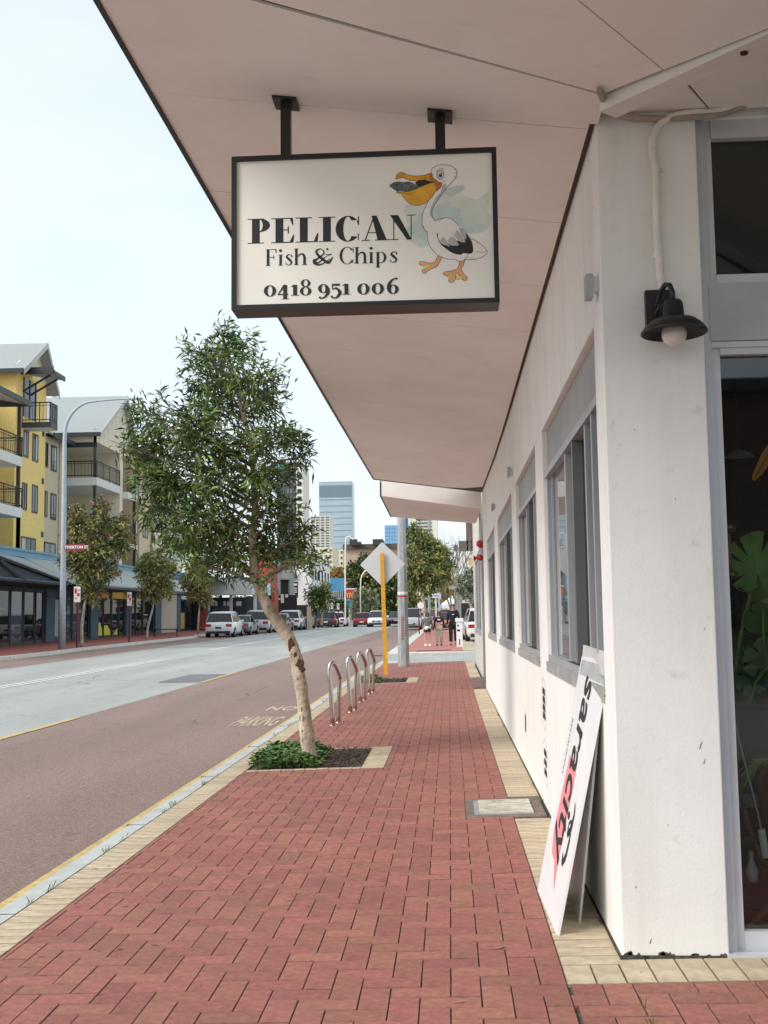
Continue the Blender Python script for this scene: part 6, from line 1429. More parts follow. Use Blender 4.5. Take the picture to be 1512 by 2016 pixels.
for (a, b, c, d_, pn) in ((46.5, 56, 846, 899, G_mid), (64, 75, 852, 907, G_mid), (43.5, 53, 949, 1003, G_mid), (63, 74, 953, 1009, G_mid), (41, 70, 1055, 1084, G_dark)):
    window_on(ap, a, b, c, d_, FX, pane=pn, mull=2 if b-a > 20 else 1)
for (a, b, c, d_) in ((83, 87, 847, 858), (82, 86, 941, 952), (80.5, 85, 1046, 1057)):
    y0_, y1_, z0_, z1_ = face_rect(a, b, c, d_, FX); m = MB(); m.box(FX-.01, FX+.03, y0_, y1_, z0_, z1_); m.build('vent', M_gutter, ap)
# top balcony with its little roof
y0_, y1_, z0_, z1_ = face_rect(46, 82, 742, 800, FX); m = MB(); m.box(FX-.01, FX+.02, y0_, y1_-.9, z0_-.6, z1_); w_ = m.build('balcony_door', G_mid, ap); m = MB()
for u in (0, .45, .9): m.box(FX+.02, FX+.06, y0_+(y1_-.9-y0_)*u, y0_+(y1_-.9-y0_)*u+.12, z0_-.6, z1_)
m.build('door_frame', M_gutter, w_)
BX = FX+1.75; yb0, zb0 = YZ(45, 822, FX); by1 = onx(112, 838, BX).y; by0 = yb0-.1; zs = zb0-.35
m = MB(); m.box(FX, BX, by0, by1, zs-.35, zs); bal = m.build('balcony', M_slab, ap)
m = MB(); m.box(BX, BX+.05, by0, by1, zs-.32, zs+.02); m.box(FX, BX, by0-.06, by0, zs-.32, zs+.02); m.build('edge_channel', M_gutter, bal)
r1 = railing(ap, (FX, by0, zs), (BX, by0, zs), 1.25, 8); r1 = railing(ap, (BX, by0, zs), (BX, by1, zs), 1.25, 14)
zr0 = onx(42, 728, FX).z; m = MB(); m.hexa([(FX, by0-.3, zr0), (BX+.3, by0-.3, zr0-.35), (BX+.3, by1+.3, zr0-.35), (FX, by1+.3, zr0), (FX, by0-.3, zr0+.2), (BX+.3, by0-.3, zr0-.15), (BX+.3, by1+.3, zr0-.15), (FX, by1+.3, zr0+.2)]); hood = m.build('door_hood', M_soff2, ap)
m = MB(); m.box(BX+.3, BX+.38, by0-.35, by1+.35, zr0-.4, zr0-.1); m.box(FX, BX+.3, by0-.40, by0-.3, zr0-.3, zr0+.12); m.tube([(FX, by0, zr0-1.3), (BX, by0, zr0-.3)], .07, 4); m.tube([(FX, by1, zr0-1.3), (BX, by1, zr0-.3)], .07, 4); m.build('hood_edge', M_gutter, hood)
# left balconies in front of the set-back part
LX0, LX1 = FX-3.2, FX+1.6
for k, (pyt, pyb) in enumerate(((884, 902), (990, 1014))):
    z_ = onx(0, pyt, LX1).z; yend = onx(44, (1000 if k else 905), LX1).y
    m = MB(); m.box(LX0, LX1, yend-9, yend, z_-.55, z_); sl = m.build('balcony', M_slab, ap)
    railing(ap, (LX1-.05, yend-9, z_), (LX1-.05, yend, z_), 1.15, 28); railing(ap, (LX0, yend-.05, z_), (LX1, yend-.05, z_), 1.15, 14)
    for xx in (LX1-.15,):
        m = MB(); m.box(xx-.12, xx+.06, yend-.2, yend-.02, z_-4.4 if k else z_-.0, z_+ (0 if k else 3.0)); m.box(xx-.12, xx+.06, yend-.2, yend-.02, z_-3.4, z_-.55); m.build('post', M_brn, ap)
zt0 = onx(0, 772, LX1).z; yend = onx(44, 800, LX1+.4).y
m = MB(); m.hexa([(LX0, yend-9, zt0+.9), (LX1+.5, yend-9, zt0-.15), (LX1+.5, yend+.9, zt0-.15), (LX0, yend+.9, zt0+.9), (LX0, yend-9, zt0+1.0), (LX1+.5, yend-9, zt0-.0), (LX1+.5, yend+.9, zt0-.0), (LX0, yend+.9, zt0+1.0)]); br_ = m.build('balcony_roof', M_soff2, ap)
m = MB(); m.box(LX1+.5, LX1+.6, yend-9, yend+.9, zt0-.25, zt0+.06); m.box(LX0, LX1+.5, yend+.9, yend+1.0, zt0-.2, zt0+.2); m.build('gutter', M_gutter, br_)
# beige link block
lk0, lk1 = ya1, onx(119, 900, FX).y; ZB = onx(100, 862, FX).z
m = MB(); m.box(FX-12, FX-.02, lk0, lk1+1.2, 5.0, ZB); ap2 = thing('beige_apartment_block', 'narrow beige apartment block between the yellow block and the cream gabled block', 'building', (FX, lk0, 5.4)); m.build('wall', M_beige, ap2)
m = MB(); m.hexa([(FX+.5, lk0, ZB), (FX-8, lk0, ZB+4.5), (FX-8, lk1+1.2, ZB+4.5), (FX+.5, lk1+1.2, ZB), (FX+.5, lk0, ZB+.12), (FX-8, lk0, ZB+4.62), (FX-8, lk1+1.2, ZB+4.62), (FX+.5, lk1+1.2, ZB+.12)]); r_2 = m.build('roof', M_metalroof, ap2)
m = MB(); m.box(FX+.5, FX+.6, lk0, lk1+1.2, ZB-.1, ZB+.2); m.build('gutter', M_gutter, r_2)
for (a, b, c, d_) in ((90, 94.5, 870, 919), (101, 111.5, 875, 926), (88.5, 93, 966, 1017), (100, 110.5, 970, 1022), (87, 109, 1066, 1090)): window_on(ap2, a, b, c, d_, FX, mull=1 if b-a > 8 else 0)
m = MB(); m.tube([(FX+.05, lk1-.2, 5.4), (FX+.05, lk1-.2, ZB)], .05, 6); m.build('downpipe', M_beige, ap2)
# cream gabled block with open balconies
cy0, cy1 = onx(190, 900, CX).y, onx(239, 950, CX).y
ap3 = thing('gabled_apartment_block', 'cream apartment block with a tall grey gable roof and open balconies', 'building', (CX, cy0, 5.4))
ZC = onx(196, 852, CX).z; pY, pZ = YZ(240, 783, CX); cyE = onx(262, 855, CX).y
zf2, zf1 = onx(190, 940, CX).z, onx(190, 1045, CX).z; zf3 = onx(190, 870, CX).z
m = MB(); m.box(CX-14, CX-4.5, cy0, cyE, 5.0, ZC); m.box(CX-14, CX, cy0, cyE, zf3, ZC-.0); m.prism([(CX, cy0, ZC), (CX, cyE, ZC), (CX, pY, pZ)], (-14, 0, 0))
m.box(CX-4.5, CX, cy1-.35, cy1+.35, 5.0, zf3); m.build('wall', M_creamf, ap3)
gable_roof(ap3, CX, cy0, pY, cyE, ZC, pZ, 16, ov=.5, overX=.45)
m = MB()
for k in range(9): y_ = cy0+(cyE-cy0)*(k+.7)/9.4; zt_ = ZC+(pZ-ZC)*(1-abs(y_-pY)/((pY-cy0) if y_ < pY else (cyE-pY)))-.3; m.box(CX+.001, CX+.03, y_-.03, y_+.03, zf3, max(zf3+.1, zt_))
m.build('cover_battens', M_creamf, ap3)
for z_ in (zf2, zf1):
    m = MB(); m.box(CX-4.5, CX+.05, cy0-.05, cy1-.35, z_-.55, z_); m.build('balcony', M_slab, ap3)
    railing(ap3, (CX-3.9, cy0, z_), (CX-.1, cy0, z_), 1.15, 16); railing(ap3, (CX, cy0, z_), (CX, cy1-.4, z_), 1.15, 18)
    m = MB(); m.box(CX-.22, CX-.02, cy0, cy0+.25, z_, z_+3.4 if z_ == zf2 else zf2-.55); m.build('post', M_gutter, ap3)
    m = MB(); m.box(CX-4.48, CX-4.44, cy0+1.0, cy0+4.2, z_, z_+2.4); m.build('balcony_door', G_dark, ap3)
m = MB(); m.box(CX-4.5, CX+.02, cy0-.02, cy0+.02, zf3-.35, zf3); m.build('lintel', M_gutter, ap3)
# peach block with recessed balconies and windows, running on behind the street tree
py1_ = onx(306, 950, CX).y; ZP = onx(270, 872, CX).z
ap4 = thing('peach_apartment_block', 'peach apartment block with tall narrow windows beside the cream gabled block', 'building', (CX, cy1, 5.4))
yR = onx(258, 950, CX-1).y
m = MB(); m.box(CX-12, CX-2.2, cy1+.36, yR, 5, ZP); m.box(CX-12, CX-.3, yR, py1_, 5, ZP); m.build('wall', M_peach, ap4)
m = MB(); m.hexa([(CX+.4, cyE, ZP), (CX-8, cyE, ZP+4.5), (CX-8, py1_+.5, ZP+4.5), (CX+.4, py1_+.5, ZP), (CX+.4, cyE, ZP+.15), (CX-8, cyE, ZP+4.65), (CX-8, py1_+.5, ZP+4.65), (CX+.4, py1_+.5, ZP+.15)]); m.build('roof', M_metalroof, ap4)
for (a, b, c, d_) in ((263, 272, 932, 975), (281, 291, 938, 982), (263, 271, 1010, 1052), (281, 291, 1013, 1058), (298, 302, 1030, 1068), (262, 271, 1088, 1110), (281, 291, 1090, 1112)): window_on(ap4, a, b, c, d_, CX-.3, mull=1 if b-a > 6 else 0)
for pyt in (960, 1060):
    z_ = onx(241, pyt+4, CX+.4).z; m = MB(); m.box(CX-2.2, CX+.4, cy1+.36, onx(271, pyt, CX+.4).y, z_-.5, z_); m.build('balcony', M_slab, ap4); ye = onx(268, pyt, CX+.4).y
    railing(ap4, (CX+.35, cy1+.4, z_), (CX+.35, ye, z_), 1.15, 14); m = MB(); m.box(CX+.2, CX+.4, ye-.2, ye, z_-4, z_+2.9); m.build('post', M_brn, ap4)
m = MB(); m.tube([(CX-.2, py1_-.3, 5.2), (CX-.2, py1_-.3, ZP)], .06, 6); m.build('downpipe', mat('rust_pipe', (.25, .10, .05)), ap4)
# cream block behind the leaning tree
qy1 = onx(372, 1000, CX).y
ap5 = thing('far_cream_apartment', 'pale cream apartment block seen through the leaning tree foliage', 'building', (CX, py1_, 5.4))
m = MB(); m.box(CX-12, CX-.6, py1_+.02, qy1, 5, ZP-.6); m.build('wall', M_creamf, ap5)
m = MB(); m.hexa([(CX+.4, py1_+.5, ZP-.7), (CX-8, py1_+.5, ZP+3.8), (CX-8, qy1, ZP+3.8), (CX+.4, qy1, ZP-.7), (CX+.4, py1_+.5, ZP-.5), (CX-8, py1_+.5, ZP+4), (CX-8, qy1, ZP+4), (CX+.4, qy1, ZP-.5)]); m.build('roof', M_metalroof, ap5)
for (a, b, c, d_) in ((317, 332, 1030, 1062), (340, 352, 1030, 1060), (318, 330, 960, 990), (340, 352, 962, 990)): window_on(ap5, a, b, c, d_, CX-.6, pane=G_dark)
z_ = onx(316, 1088, CX).z; m = MB(); m.box(CX-.6, CX+.4, py1_+1, qy1-3, z_-.4, z_); m.build('balcony', M_slab, ap5); railing(ap5, (CX+.35, py1_+1, z_), (CX+.35, qy1-3, z_), 1.3, 30)

# ---- street furniture across the road
c = at(122, 1277, 50.5); t = thing('street_light', 'tall pale blue-grey street light with a long curved arm over the road', 'street light', c)
P_ = [at(122, 1277, 50.5), at(124, 1150, 50.5), at(126, 1000, 50.5), at(127, 870, 50.5), at(130, 838, 50.5), at(141, 815, 50.5), at(158, 799, 50.5), at(180, 791, 50.5), at(232, 786, 50.5), at(252, 785.5, 50.5)]
m = MB(); m.tube([P_[0]-Vector((0, 0, .2)), P_[1], P_[2], P_[3]]+spline(P_[3:], 4)[1:], [.155, .13, .11, .09]+[.075]*40, 10) if False else None
Q_ = [P_[0]-Vector((0, 0, .2)), P_[1], P_[2], P_[3]]+spline(P_[3:], 4)[1:]; Rq = [.16, .135, .115, .095]+[max(.045, .095-.003*k) for k in range(len(Q_)-4)]
m = MB(); m.tube(Q_, Rq, 10); m.build('pole', mat('pale_blue_grey_steel', (.40, .46, .52), rough=.5, var=.08, metal=.1), t, smooth=True)
e_ = at(263, 786, 50.5); m = MB(); m.hexa([(e_.x-.35, 50.4, e_.z-.02), (e_.x+.3, 50.4, e_.z-.04), (e_.x+.3, 50.6, e_.z-.04), (e_.x-.35, 50.6, e_.z-.02), (e_.x-.3, 50.42, e_.z+.09), (e_.x+.25, 50.42, e_.z+.05), (e_.x+.25, 50.58, e_.z+.05), (e_.x-.3, 50.58, e_.z+.09)]); m.build('lamp_head', M_alu, t)
# street name blade
sn = thing('street_name_sign', 'maroon street name blade with white letters fixed to the street light', 'street sign', tuple(at(150, 1078, 50.2)))
A = at(129, 1071, 50.3); B = at(171, 1084, 50.3); zc_ = (A.z+B.z)/2; h_ = .155
m = MB(); m.prism([(A.x, 50.28, zc_-h_), (B.x-.12, 50.28, zc_-h_), (B.x, 50.28, zc_), (B.x-.12, 50.28, zc_+h_), (A.x, 50.28, zc_+h_)], (0, .03, 0)); m.build('blade', mat('maroon_sign', (.28, .03, .06), rough=.4), sn)
text_part('lettering', 'TIVERTON ST', .185, M_white, sn, ((A.x+B.x)/2+.02, 50.275, zc_), (1, 0, 0), (0, 0, 1), bold=.006)
# parking signs
def psign(px, pyb, pyt, w_px, Y, lab, col):
    c = at(px, pyb, Y); t = thing('parking_sign', lab, 'sign', c, 'red and white parking signs across the road'); top = at(px, pyt, Y); s = Y/F_PX
    m = MB(); m.tube([c-Vector((0, 0, .1)), Vector((c.x, c.y, top.z-.1))], .05, 8); m.build('post', mat('maroon_post', (.12, .012, .03), rough=.5), t)
    hh = w_px[1]*s; ww = w_px[0]*s/2; m = MB(); m.box(c.x-ww, c.x+ww, c.y-.09, c.y-.06, top.z-hh, top.z); m.build('plate', M_white, t)
    m = MB(); z = top.z; m.box(c.x-ww*.75, c.x-ww*.1, c.y-.095, c.y-.0905, z-hh*.45, z-hh*.12); m.box(c.x+ww*.0, c.x+ww*.8, c.y-.095, c.y-.0905, z-hh*.62, z-hh*.42); m.build('red_symbol', M_red, t)
    text_part('lettering', '1P', hh*.22, M_red, t, (c.x+ww*.4, c.y-.094, z-hh*.25), (1, 0, 0), (0, 0, 1)); text_part('lettering', 'NO', hh*.16, M_red, t, (c.x-ww*.3, c.y-.094, z-hh*.75), (1, 0, 0), (0, 0, 1))
psign(151.5, 1275, 1155, (13, 31), 51.6, 'red and white parking sign on a maroon post beside the street light', 0)
psign(254.5, 1266, 1166, (9, 27), 60.5, 'narrow parking sign on a maroon post between the first two street trees', 0)
psign(666, 1231, 1188, (5, 12), 100, 'small white bus stop sign beyond the cream pillar', 0)
psign(654, 1231, 1187, (4, 12), 103, 'thin white parking sign left of the small bus stop sign', 0)
# bench
c = at(327, 1254, 72); t = thing('bench', 'small dark picnic bench on the opposite footpath beside the cream pier', 'bench', c)
m = MB(); m.box(c.x-.9, c.x+.9, 71.6, 72.3, c.z+.48, c.z+.54); m.build('seat', M_gutter, t)
for xx in (-.75, .75): m = MB(); m.tube([(c.x+xx, 71.7, c.z), (c.x+xx, 72.2, c.z+.48)], .03, 4); m.tube([(c.x+xx, 72.2, c.z), (c.x+xx, 71.7, c.z+.48)], .03, 4); m.build('leg', M_gutter, t)

# ------------------------------------------------------------------ farther along the street on the left
def block(name, lab, cat, px0, px1, pytop, Y, depth, m_, base=0.0, group=None):
    a = at(px0, pytop, Y); b = at(px1, pytop, Y); t = thing(name, lab, cat, ((a.x+b.x)/2, Y, base), group)
    m = MB(); m.box(a.x, b.x, Y, Y+depth, base-.5, (a.z+b.z)/2); m.build('wall', m_, t); return t, a.x, b.x, (a.z+b.z)/2
def rectf(t, name, px0, px1, py0, py1, Y, m_, d=.05, proud=.0):
    a = at(px0, py0, Y); b = at(px1, py1, Y); m = MB(); m.box(a.x, b.x, Y-d-proud, Y-proud, b.z, a.z); return m.build(name, m_, t)
# white-awninged terrace
Yt = 104
t, *_ = block('white_awning_shop', 'dark shopfront under a wide pale canopy behind the parked cars', 'building', 412, 505, 1176, Yt, 3, M_navy)
rectf(t, 'canopy', 410, 505, 1143, 1171, Yt-1, mat('pale_canopy', (.60, .63, .62), rough=.6, var=.04), 2.2)
rectf(t, 'cornice', 412, 500, 1138, 1144, Yt, M_bluetrim, .4)
for a, b in ((415, 421), (423, 428), (440, 445), (447, 452), (465, 475)): rectf(t, 'poster', a, b, 1184, 1193, Yt, M_white, .05)
for a, b in ((411, 413.5), (453, 458), (500, 505)): rectf(t, 'post', a, b, 1168, 1203, Yt-1, M_white, .3)
rectf(t, 'window', 420, 450, 1194, 1205, Yt, G_mid, .05); rectf(t, 'window', 484, 498, 1174, 1202, Yt, G_mid, .05)
t, *_ = block('red_building', 'red-rendered building with a slanting parapet behind the tree trunk', 'building', 497, 541, 1112, 118, 2.5, mat('brick_red_render', (.40, .09, .06), rough=.8, var=.06))
a = at(500, 1098, 118); b = at(541, 1124, 118); m = MB(); m.prism([(a.x, 118, at(500, 1113, 118).z), (b.x, 118, at(541, 1113, 118).z), (at(524, 1098, 118).x, 118, a.z), (a.x, 118, a.z)], (0, 2.5, 0)); m.build('parapet', MATS['brick_red_render'], t)
rectf(t, 'light_blue_box', 516, 533, 1149, 1172, 117.6, mat('light_blue_panel', (.35, .50, .58), rough=.6), .3); rectf(t, 'window', 505, 534, 1174, 1200, 117.9, G_dark, .05)
rectf(t, 'red_banner', 504, 510, 1170, 1200, 112, mat('red_banner', (.6, .03, .06), rough=.6), .05)
t, *_ = block('grey_car_park', 'grey concrete parking building with an open ramp beside the red building', 'building', 541, 571, 1100, 122, 3, mat('grey_concrete', (.30, .31, .31), rough=.85, var=.1))
rectf(t, 'opening', 553, 568, 1142, 1172, 122, M_dark, .04); rectf(t, 'ledge', 548, 570, 1136, 1141, 122, mat('pale_concrete', (.5, .5, .48)), .6)
bl_ = rectf(t, 'parking_sign_board', 541.5, 551, 1121, 1164, 120, mat('blue_sign_board', (.32, .46, .58), rough=.5), .15)
p = at(546.3, 1142.5, 119.83); text_part('lettering', 'PARKING', 4.2*118/F_PX*2.1, M_white, t, p, (0, 0, -1), (1, 0, 0), bold=.01)
rectf(t, 'dark_ground_floor', 533, 585, 1172, 1205, 121.8, M_dark, .1)
for a, b, c_, d_ in ((540, 546, 1170, 1176), (553, 559, 1170, 1187), (548, 552, 1178, 1181), (562, 567, 1170, 1176)): rectf(t, 'small_sign', a, b, c_, d_, 121.5, M_white, .05)
# white building with 240
M_wh = mat('bright_white_render', (.80, .80, .79), rough=.8, var=.03)
t, *_ = block('white_building', 'tall bright white building numbered 240 with a black sign board', 'building', 571, 612, 1110, 128, 20.5, M_wh)
a = at(571, 1150, 128); b = at(612, 1095, 128); c_ = at(612, 1095, 128); m = MB(); m.prism([(at(590, 1112, 128).x, 128, at(590, 1112, 128).z), (c_.x, 128, at(612, 1112, 128).z), (c_.x, 128, at(612, 1092, 128).z), (at(604, 1090, 128).x, 128, at(604, 1090, 128).z)], (0, 20, 0)); m.build('parapet', M_wh, t)
x_ = at(612, 1150, 128).x
for r in range(4):
    for k in range(5):
        y_ = 132+k*3.4; z_ = 1.6+r*2.2; m = MB(); m.box(x_, x_+.06, y_, y_+1.3, z_, z_+1.3); m.build('window', G_mid, t)
rectf(t, 'window', 569, 583, 1128, 1139, 127.8, G_mid, .1)
rectf(t, 'sign_board', 568.5, 587, 1146, 1177, 126.5, M_ink, .1)
for k, (w_, y_) in enumerate(((14, 1149), (13, 1157), (13, 1161), (14, 1165), (6, 1169), (15, 1173))): rectf(t, 'sign_line', 578-w_/2, 578+w_/2, y_, y_+(4 if k == 0 else 1.6), 126.35, M_white, .02)
p = at(577.5, 1142, 127.6); text_part('lettering', '240', .42, mat('teal_number', (.18, .30, .30)), t, p, (1, 0, 0), (0, 0, 1), bold=.01)
t, *_ = block('white_terrace', 'pale terrace building with tall thin windows beyond the white building', 'building', 640, 651, 1150, 168, 6, mat('pale_grey_render', (.62, .63, .63), rough=.8))
for r in range(3): rectf(t, 'window', 643, 647, 1158+r*14, 1165+r*14, 168, G_mid, .12)
t, *_ = block('brown_wall', 'dark brown boundary wall beside the cream gate pillar', 'wall', 584, 605, 1191, 108, .4, mat('dark_brown_brick', (.06, .04, .03), rough=.9, var=.2), base=.4)
t, *_ = block('gate_pillar', 'cream gate pillar at the end of the dark brown wall', 'pillar', 604, 612, 1194, 104, .8, mat('peach_pillar', (.55, .42, .30), rough=.85), base=.4)
t, *_ = block('timber_fence', 'dark vertical slat fence between the gate pillar and the dark hatchback', 'fence', 612, 646, 1204, 126, .3, mat('dark_fence', (.09, .075, .065), rough=.9), base=.4)
for k in range(14):
    a = at(613+k*2.4, 1204, 125.9); m = MB(); m.box(a.x, a.x+.09, 125.82, 125.99, .3, a.z+.03); m.build('slat', mat('fence_slat', (.22, .18, .15), rough=.9, var=.2), t)
# blue shop and the red fast food sign
t, *_ = block('blue_shop', 'bright blue curved-front shop with white lettering', 'building', 649, 678, 1164, 160, 3, mat('shop_glass_wall', (.10, .12, .13), rough=.4))
Mbl = mat('sky_blue_panel', (.09, .36, .56), rough=.5, var=.06)
def curve_fascia(px0, px1, py0, py1, Y, dep, nm):
    n = 10; f_, b_2 = [], []
    for k in range(n+1):
        u = k/n; a = at(px0+(px1-px0)*u, 1200, Y-dep*math.sin(math.pi*(.5+u*.5))); f_.append(a)
    zt_, zb_ = at((px0+px1)/2, py0, Y).z, at((px0+px1)/2, py1, Y).z; m = MB()
    for k in range(n): m.hexa([(f_[k].x, f_[k].y, zb_), (f_[k+1].x, f_[k+1].y, zb_-.1), (f_[k+1].x, f_[k+1].y+1.5, zb_), (f_[k].x, f_[k].y+1.5, zb_), (f_[k].x, f_[k].y, zt_), (f_[k+1].x, f_[k+1].y, zt_-.05), (f_[k+1].x, f_[k+1].y+1.5, zt_), (f_[k].x, f_[k].y+1.5, zt_)])
    m.build(nm, Mbl, t)
curve_fascia(649, 679, 1139, 1163, 158, 3, 'upper_fascia'); curve_fascia(648, 696, 1181, 1197, 155, 2.5, 'lower_fascia')
for k in range(7): rectf(t, 'mullion', 652+k*3.6, 653.2+k*3.6, 1163, 1181, 159.8, M_alul, .1)
p = at(662, 1184, 152.2); text_part('lettering', 'CAFE', 1.05, M_white, t, p, (1, 0, 0), (0, 0, 1), bold=.03)
rectf(t, 'white_sign', 655, 675, 1187, 1193, 152.3, M_white, .05)
t = thing('fast_food_sign', 'red pole sign with yellow arches beyond the blue shop', 'sign', tuple(at(690, 1228, 165)))
a = at(678, 1160, 165); b = at(702, 1178, 165); m = MB(); m.box(a.x, b.x, 165, 165.5, b.z, a.z); m.build('board', mat('bright_red_sign', (.55, .03, .03), rough=.5), t)
rectf(t, 'top_strip', 678, 702, 1158.6, 1160.2, 165, M_white, .1); m = MB(); m.box(a.x+.4, a.x+.7, 165.1, 165.4, 0, b.z); m.build('post', M_white, t)
mar = MB()
for k in range(2):
    c = at(684.5+k*8.5, 1174, 164.9); 
    for j in range(2):
        cx = c.x+(j-.5)*.36; mar.tube([(cx-.18, 164.9, c.z-.25), (cx-.15, 164.9, c.z+.25), (cx, 164.9, c.z+.50), (cx+.15, 164.9, c.z+.25), (cx+.18, 164.9, c.z-.25)], .07, 5)
mar.build('arches', mat('arch_yellow', (.85, .55, .05), rough=.5), t)
# light poles down the street
for lab, px, pyb, pyt, Y, arm in (('thin white street light in front of the blue shop', 680, 1230, 1062, 120, (696, 1062)), ('thin curved street light beyond the red sign', 710, 1230, 1140, 140, (724, 1122)), ('faint thin pole in front of the white terrace', 636, 1200, 1112, 160, (642, 1090))):
    p0_, p1_ = at(px, pyb, Y), at(px, pyt, Y); t = thing('street_light', lab, 'street light', p0_); e = at(arm[0], arm[1], Y)
    m = MB(); m.tube(spline([p0_, p0_.lerp(p1_, .9), p1_.lerp(e, .35)+Vector((0, 0, .3)), e], 5), .085, 6); m.build('pole', M_white, t)
# right side mid-distance
for lab, px, w_, pyb, pyt, Y in (('pale grey octagonal pole behind the olive tree', 845, 6, 1225, 1000, 90), ('pale blue-grey pole beside the blue street name board', 865, 4, 1225, 1165, 100)):
    c = at(px, pyb, Y); t = thing('light_pole', lab, 'pole', c); m = MB(); m.tube([c, at(px, pyt, Y)], w_*Y/F_PX/2, 8); m.build('pole', M_galv if w_ > 5 else mat('blue_grey_pole', (.4, .5, .58)), t)
t = thing('street_name_board', 'white board with blue letters between two poles behind the group', 'street sign', tuple(at(858, 1178, 88))); rectf(t, 'board', 849, 868, 1170, 1177, 88, M_white, .04); p = at(858.5, 1173.5, 87.95); text_part('lettering', 'STREET', .22, mat('blue_text', (.05, .2, .5)), t, p, (1, 0, 0), (0, 0, 1), bold=.004); m = MB(); a = at(859, 1225, 88.1); m.tube([a, Vector((a.x, a.y, p.z))], .06, 6); m.build('post', M_white, t)
t = thing('sign_post', 'thin dark red post with a small round plate beside the silver people mover', 'sign', tuple(at(826, 1248, 73))); a = at(825.5, 1248, 73); b = at(823, 1160, 73); m = MB(); m.tube([a, b], .045, 6); m.build('post', mat('maroon_post', (.12, .012, .03)), t); m = MB(); c = at(828, 1192, 72.9); m.lathe([(0, 0), (.22, 0), (.22, .02)], c, 14, axis='y'); m.build('plate', M_white, t)
t, *_ = block('concrete_portal', 'tall concrete portal column with a flat cap behind the phone woman', 'structure', 897, 909, 1160, 75, 1, mat('portal_concrete', (.48, .46, .43), rough=.85)); rectf(t, 'cap', 883, 902, 1154, 1160, 75, M_slab, .8)
t, *_ = block('dark_fence', 'black car park fence panel left of the shop wall', 'fence', 908, 945, 1187, 66, .3, mat('black_fence', (.012, .016, .016), rough=.7))
t = thing('market_tent', 'small white peaked shade tent in the car park', 'tent', tuple(at(884, 1225, 110))); a = at(868, 1190, 110); b = at(896, 1190, 110); pk = at(890, 1172, 111.5); m = MB()
cor = [(a.x, 110, a.z), (b.x, 110, b.z), (b.x, 113, b.z), (a.x, 113, a.z)]
for k in range(4): m.poly([cor[k], cor[(k+1)%4], tuple(pk)])
m.box(a.x, b.x, 110, 110.05, a.z-.35, a.z); m.build('roof', M_white, t)
for cx in (a.x, b.x): m = MB(); m.tube([(cx, 110, .5), (cx, 110, a.z)], .05, 5); m.build('leg', M_alul, t)
for k, (px, py, w_, h_, Y, lab, mm) in enumerate(((887, 1205, 18, 20, 105, 'dark grey parked utility under the white tent', M_gutter), (862, 1212, 14, 14, 98, 'dark sign box behind the two girls', M_dark))):
    pass
car('silver wagon parked under the white tent', at(880, 1215, 104).x, 104, rise(104), .3, P_grey, 'suv')
car('orange-red hatchback behind the middle girl', at(872, 1228, 92).x, 92, rise(92)-.1, math.pi, mat('orange_red_paint', (.5, .12, .07), rough=.3, coat=.8), 'hatch')
for lab, px, Y, P_c in (('small white car far down the road left of the olive tree trunk', 828, 150, P_white), ('pale car far down the road behind the maroon sedan', 790, 160, P_silver)):
    car(lab, at(px, 1222, Y).x, Y, roadz(Y), math.pi, P_c, 'hatch')
t, *_ = block('low_white_shops', 'low pale shops far down the right side behind the orange tree', 'building', 797, 835, 1186, 210, 8, mat('pink_white_render', (.6, .52, .48), rough=.8), base=1.0)
for k in range(5): rectf(t, 'window', 800+k*6.5, 803.5+k*6.5, 1192, 1203, 210, mat('dark_red_shopfront', (.15, .03, .03)), .1)

# ------------------------------------------------------------------ skyline
def tower(lab, px0, px1, pytop, Y, depth, m_, rows, cols, wm, wfrac=(.6, .5), vb=0, name='tower', vgap=None, px_in=(0, 1), pyb=1205):
    t, xa, xb, zt_ = block(name, lab, 'building', px0, px1, pytop, Y, depth, m_)
    z0_ = at(px0, pyb, Y).z; H_ = zt_-z0_; Wt = xb-xa; xi0, xi1 = xa+Wt*px_in[0], xa+Wt*px_in[1]
    me = {}
    for r in range(rows):
        for c in range(cols):
            cw = (xi1-xi0)/cols; ch = H_/rows; w_ = cw*wfrac[0]; h_ = ch*wfrac[1]
            if 'm' not in me: mb = MB(); mb.box(-w_/2, w_/2, -.25, .02, -h_/2, h_/2); me['m'] = mb.mesh('window', wm)
            o = link('window', me['m'], t); o.location = Vector((xi0+cw*(c+.5), Y, z0_+ch*(r+.5)))-t.location
    return t, xa, xb, zt_
M_tw = mat('white_tower', (.74, .72, .64), rough=.8, var=.03); M_tcr = mat('cream_tower', (.74, .69, .52), rough=.8, var=.03)
tg, xa, xb, zt_ = tower('large blue-grey glass office tower with a dark louvred crown', 628, 693, 948, 900, 22, mat('tower_glass_blue', (.27, .36, .42), rough=.25, var=.08, scale=.03, spec=.8), 21, 1, mat('tower_band', (.40, .50, .55), rough=.2, var=.15, scale=.05), (.985, .78))
m = MB()
for k in range(34): x_ = xa+(xb-xa)*(k+.5)/34; m.box(x_-.12, x_+.12, 899.4, 899.8, zt_-13, zt_-3.5)
m.build('crown_louvres', mat('crown_dark', (.14, .19, .22)), tg)
m = MB(); m.box(xa, xb, 899.5, 900, zt_-13, zt_-3); m.build('crown', mat('crown_mid', (.24, .32, .37), rough=.4), tg)
m = MB()
for k in range(24): x_ = xa+(xb-xa)*(k+.5)/24; m.box(x_-.1, x_+.1, 899.5, 899.72, 0, zt_-118)
m.build('lower_fins', mat('fin_grey', (.2, .25, .28)), tg)
tower('white apartment tower with tight balconies left of the glass tower', 611, 649, 1016, 620, 20, M_tw, 22, 4, mat('balcony_shadow', (.16, .16, .15), rough=.6), (.72, .5), name='apartment_tower', pyb=1130)
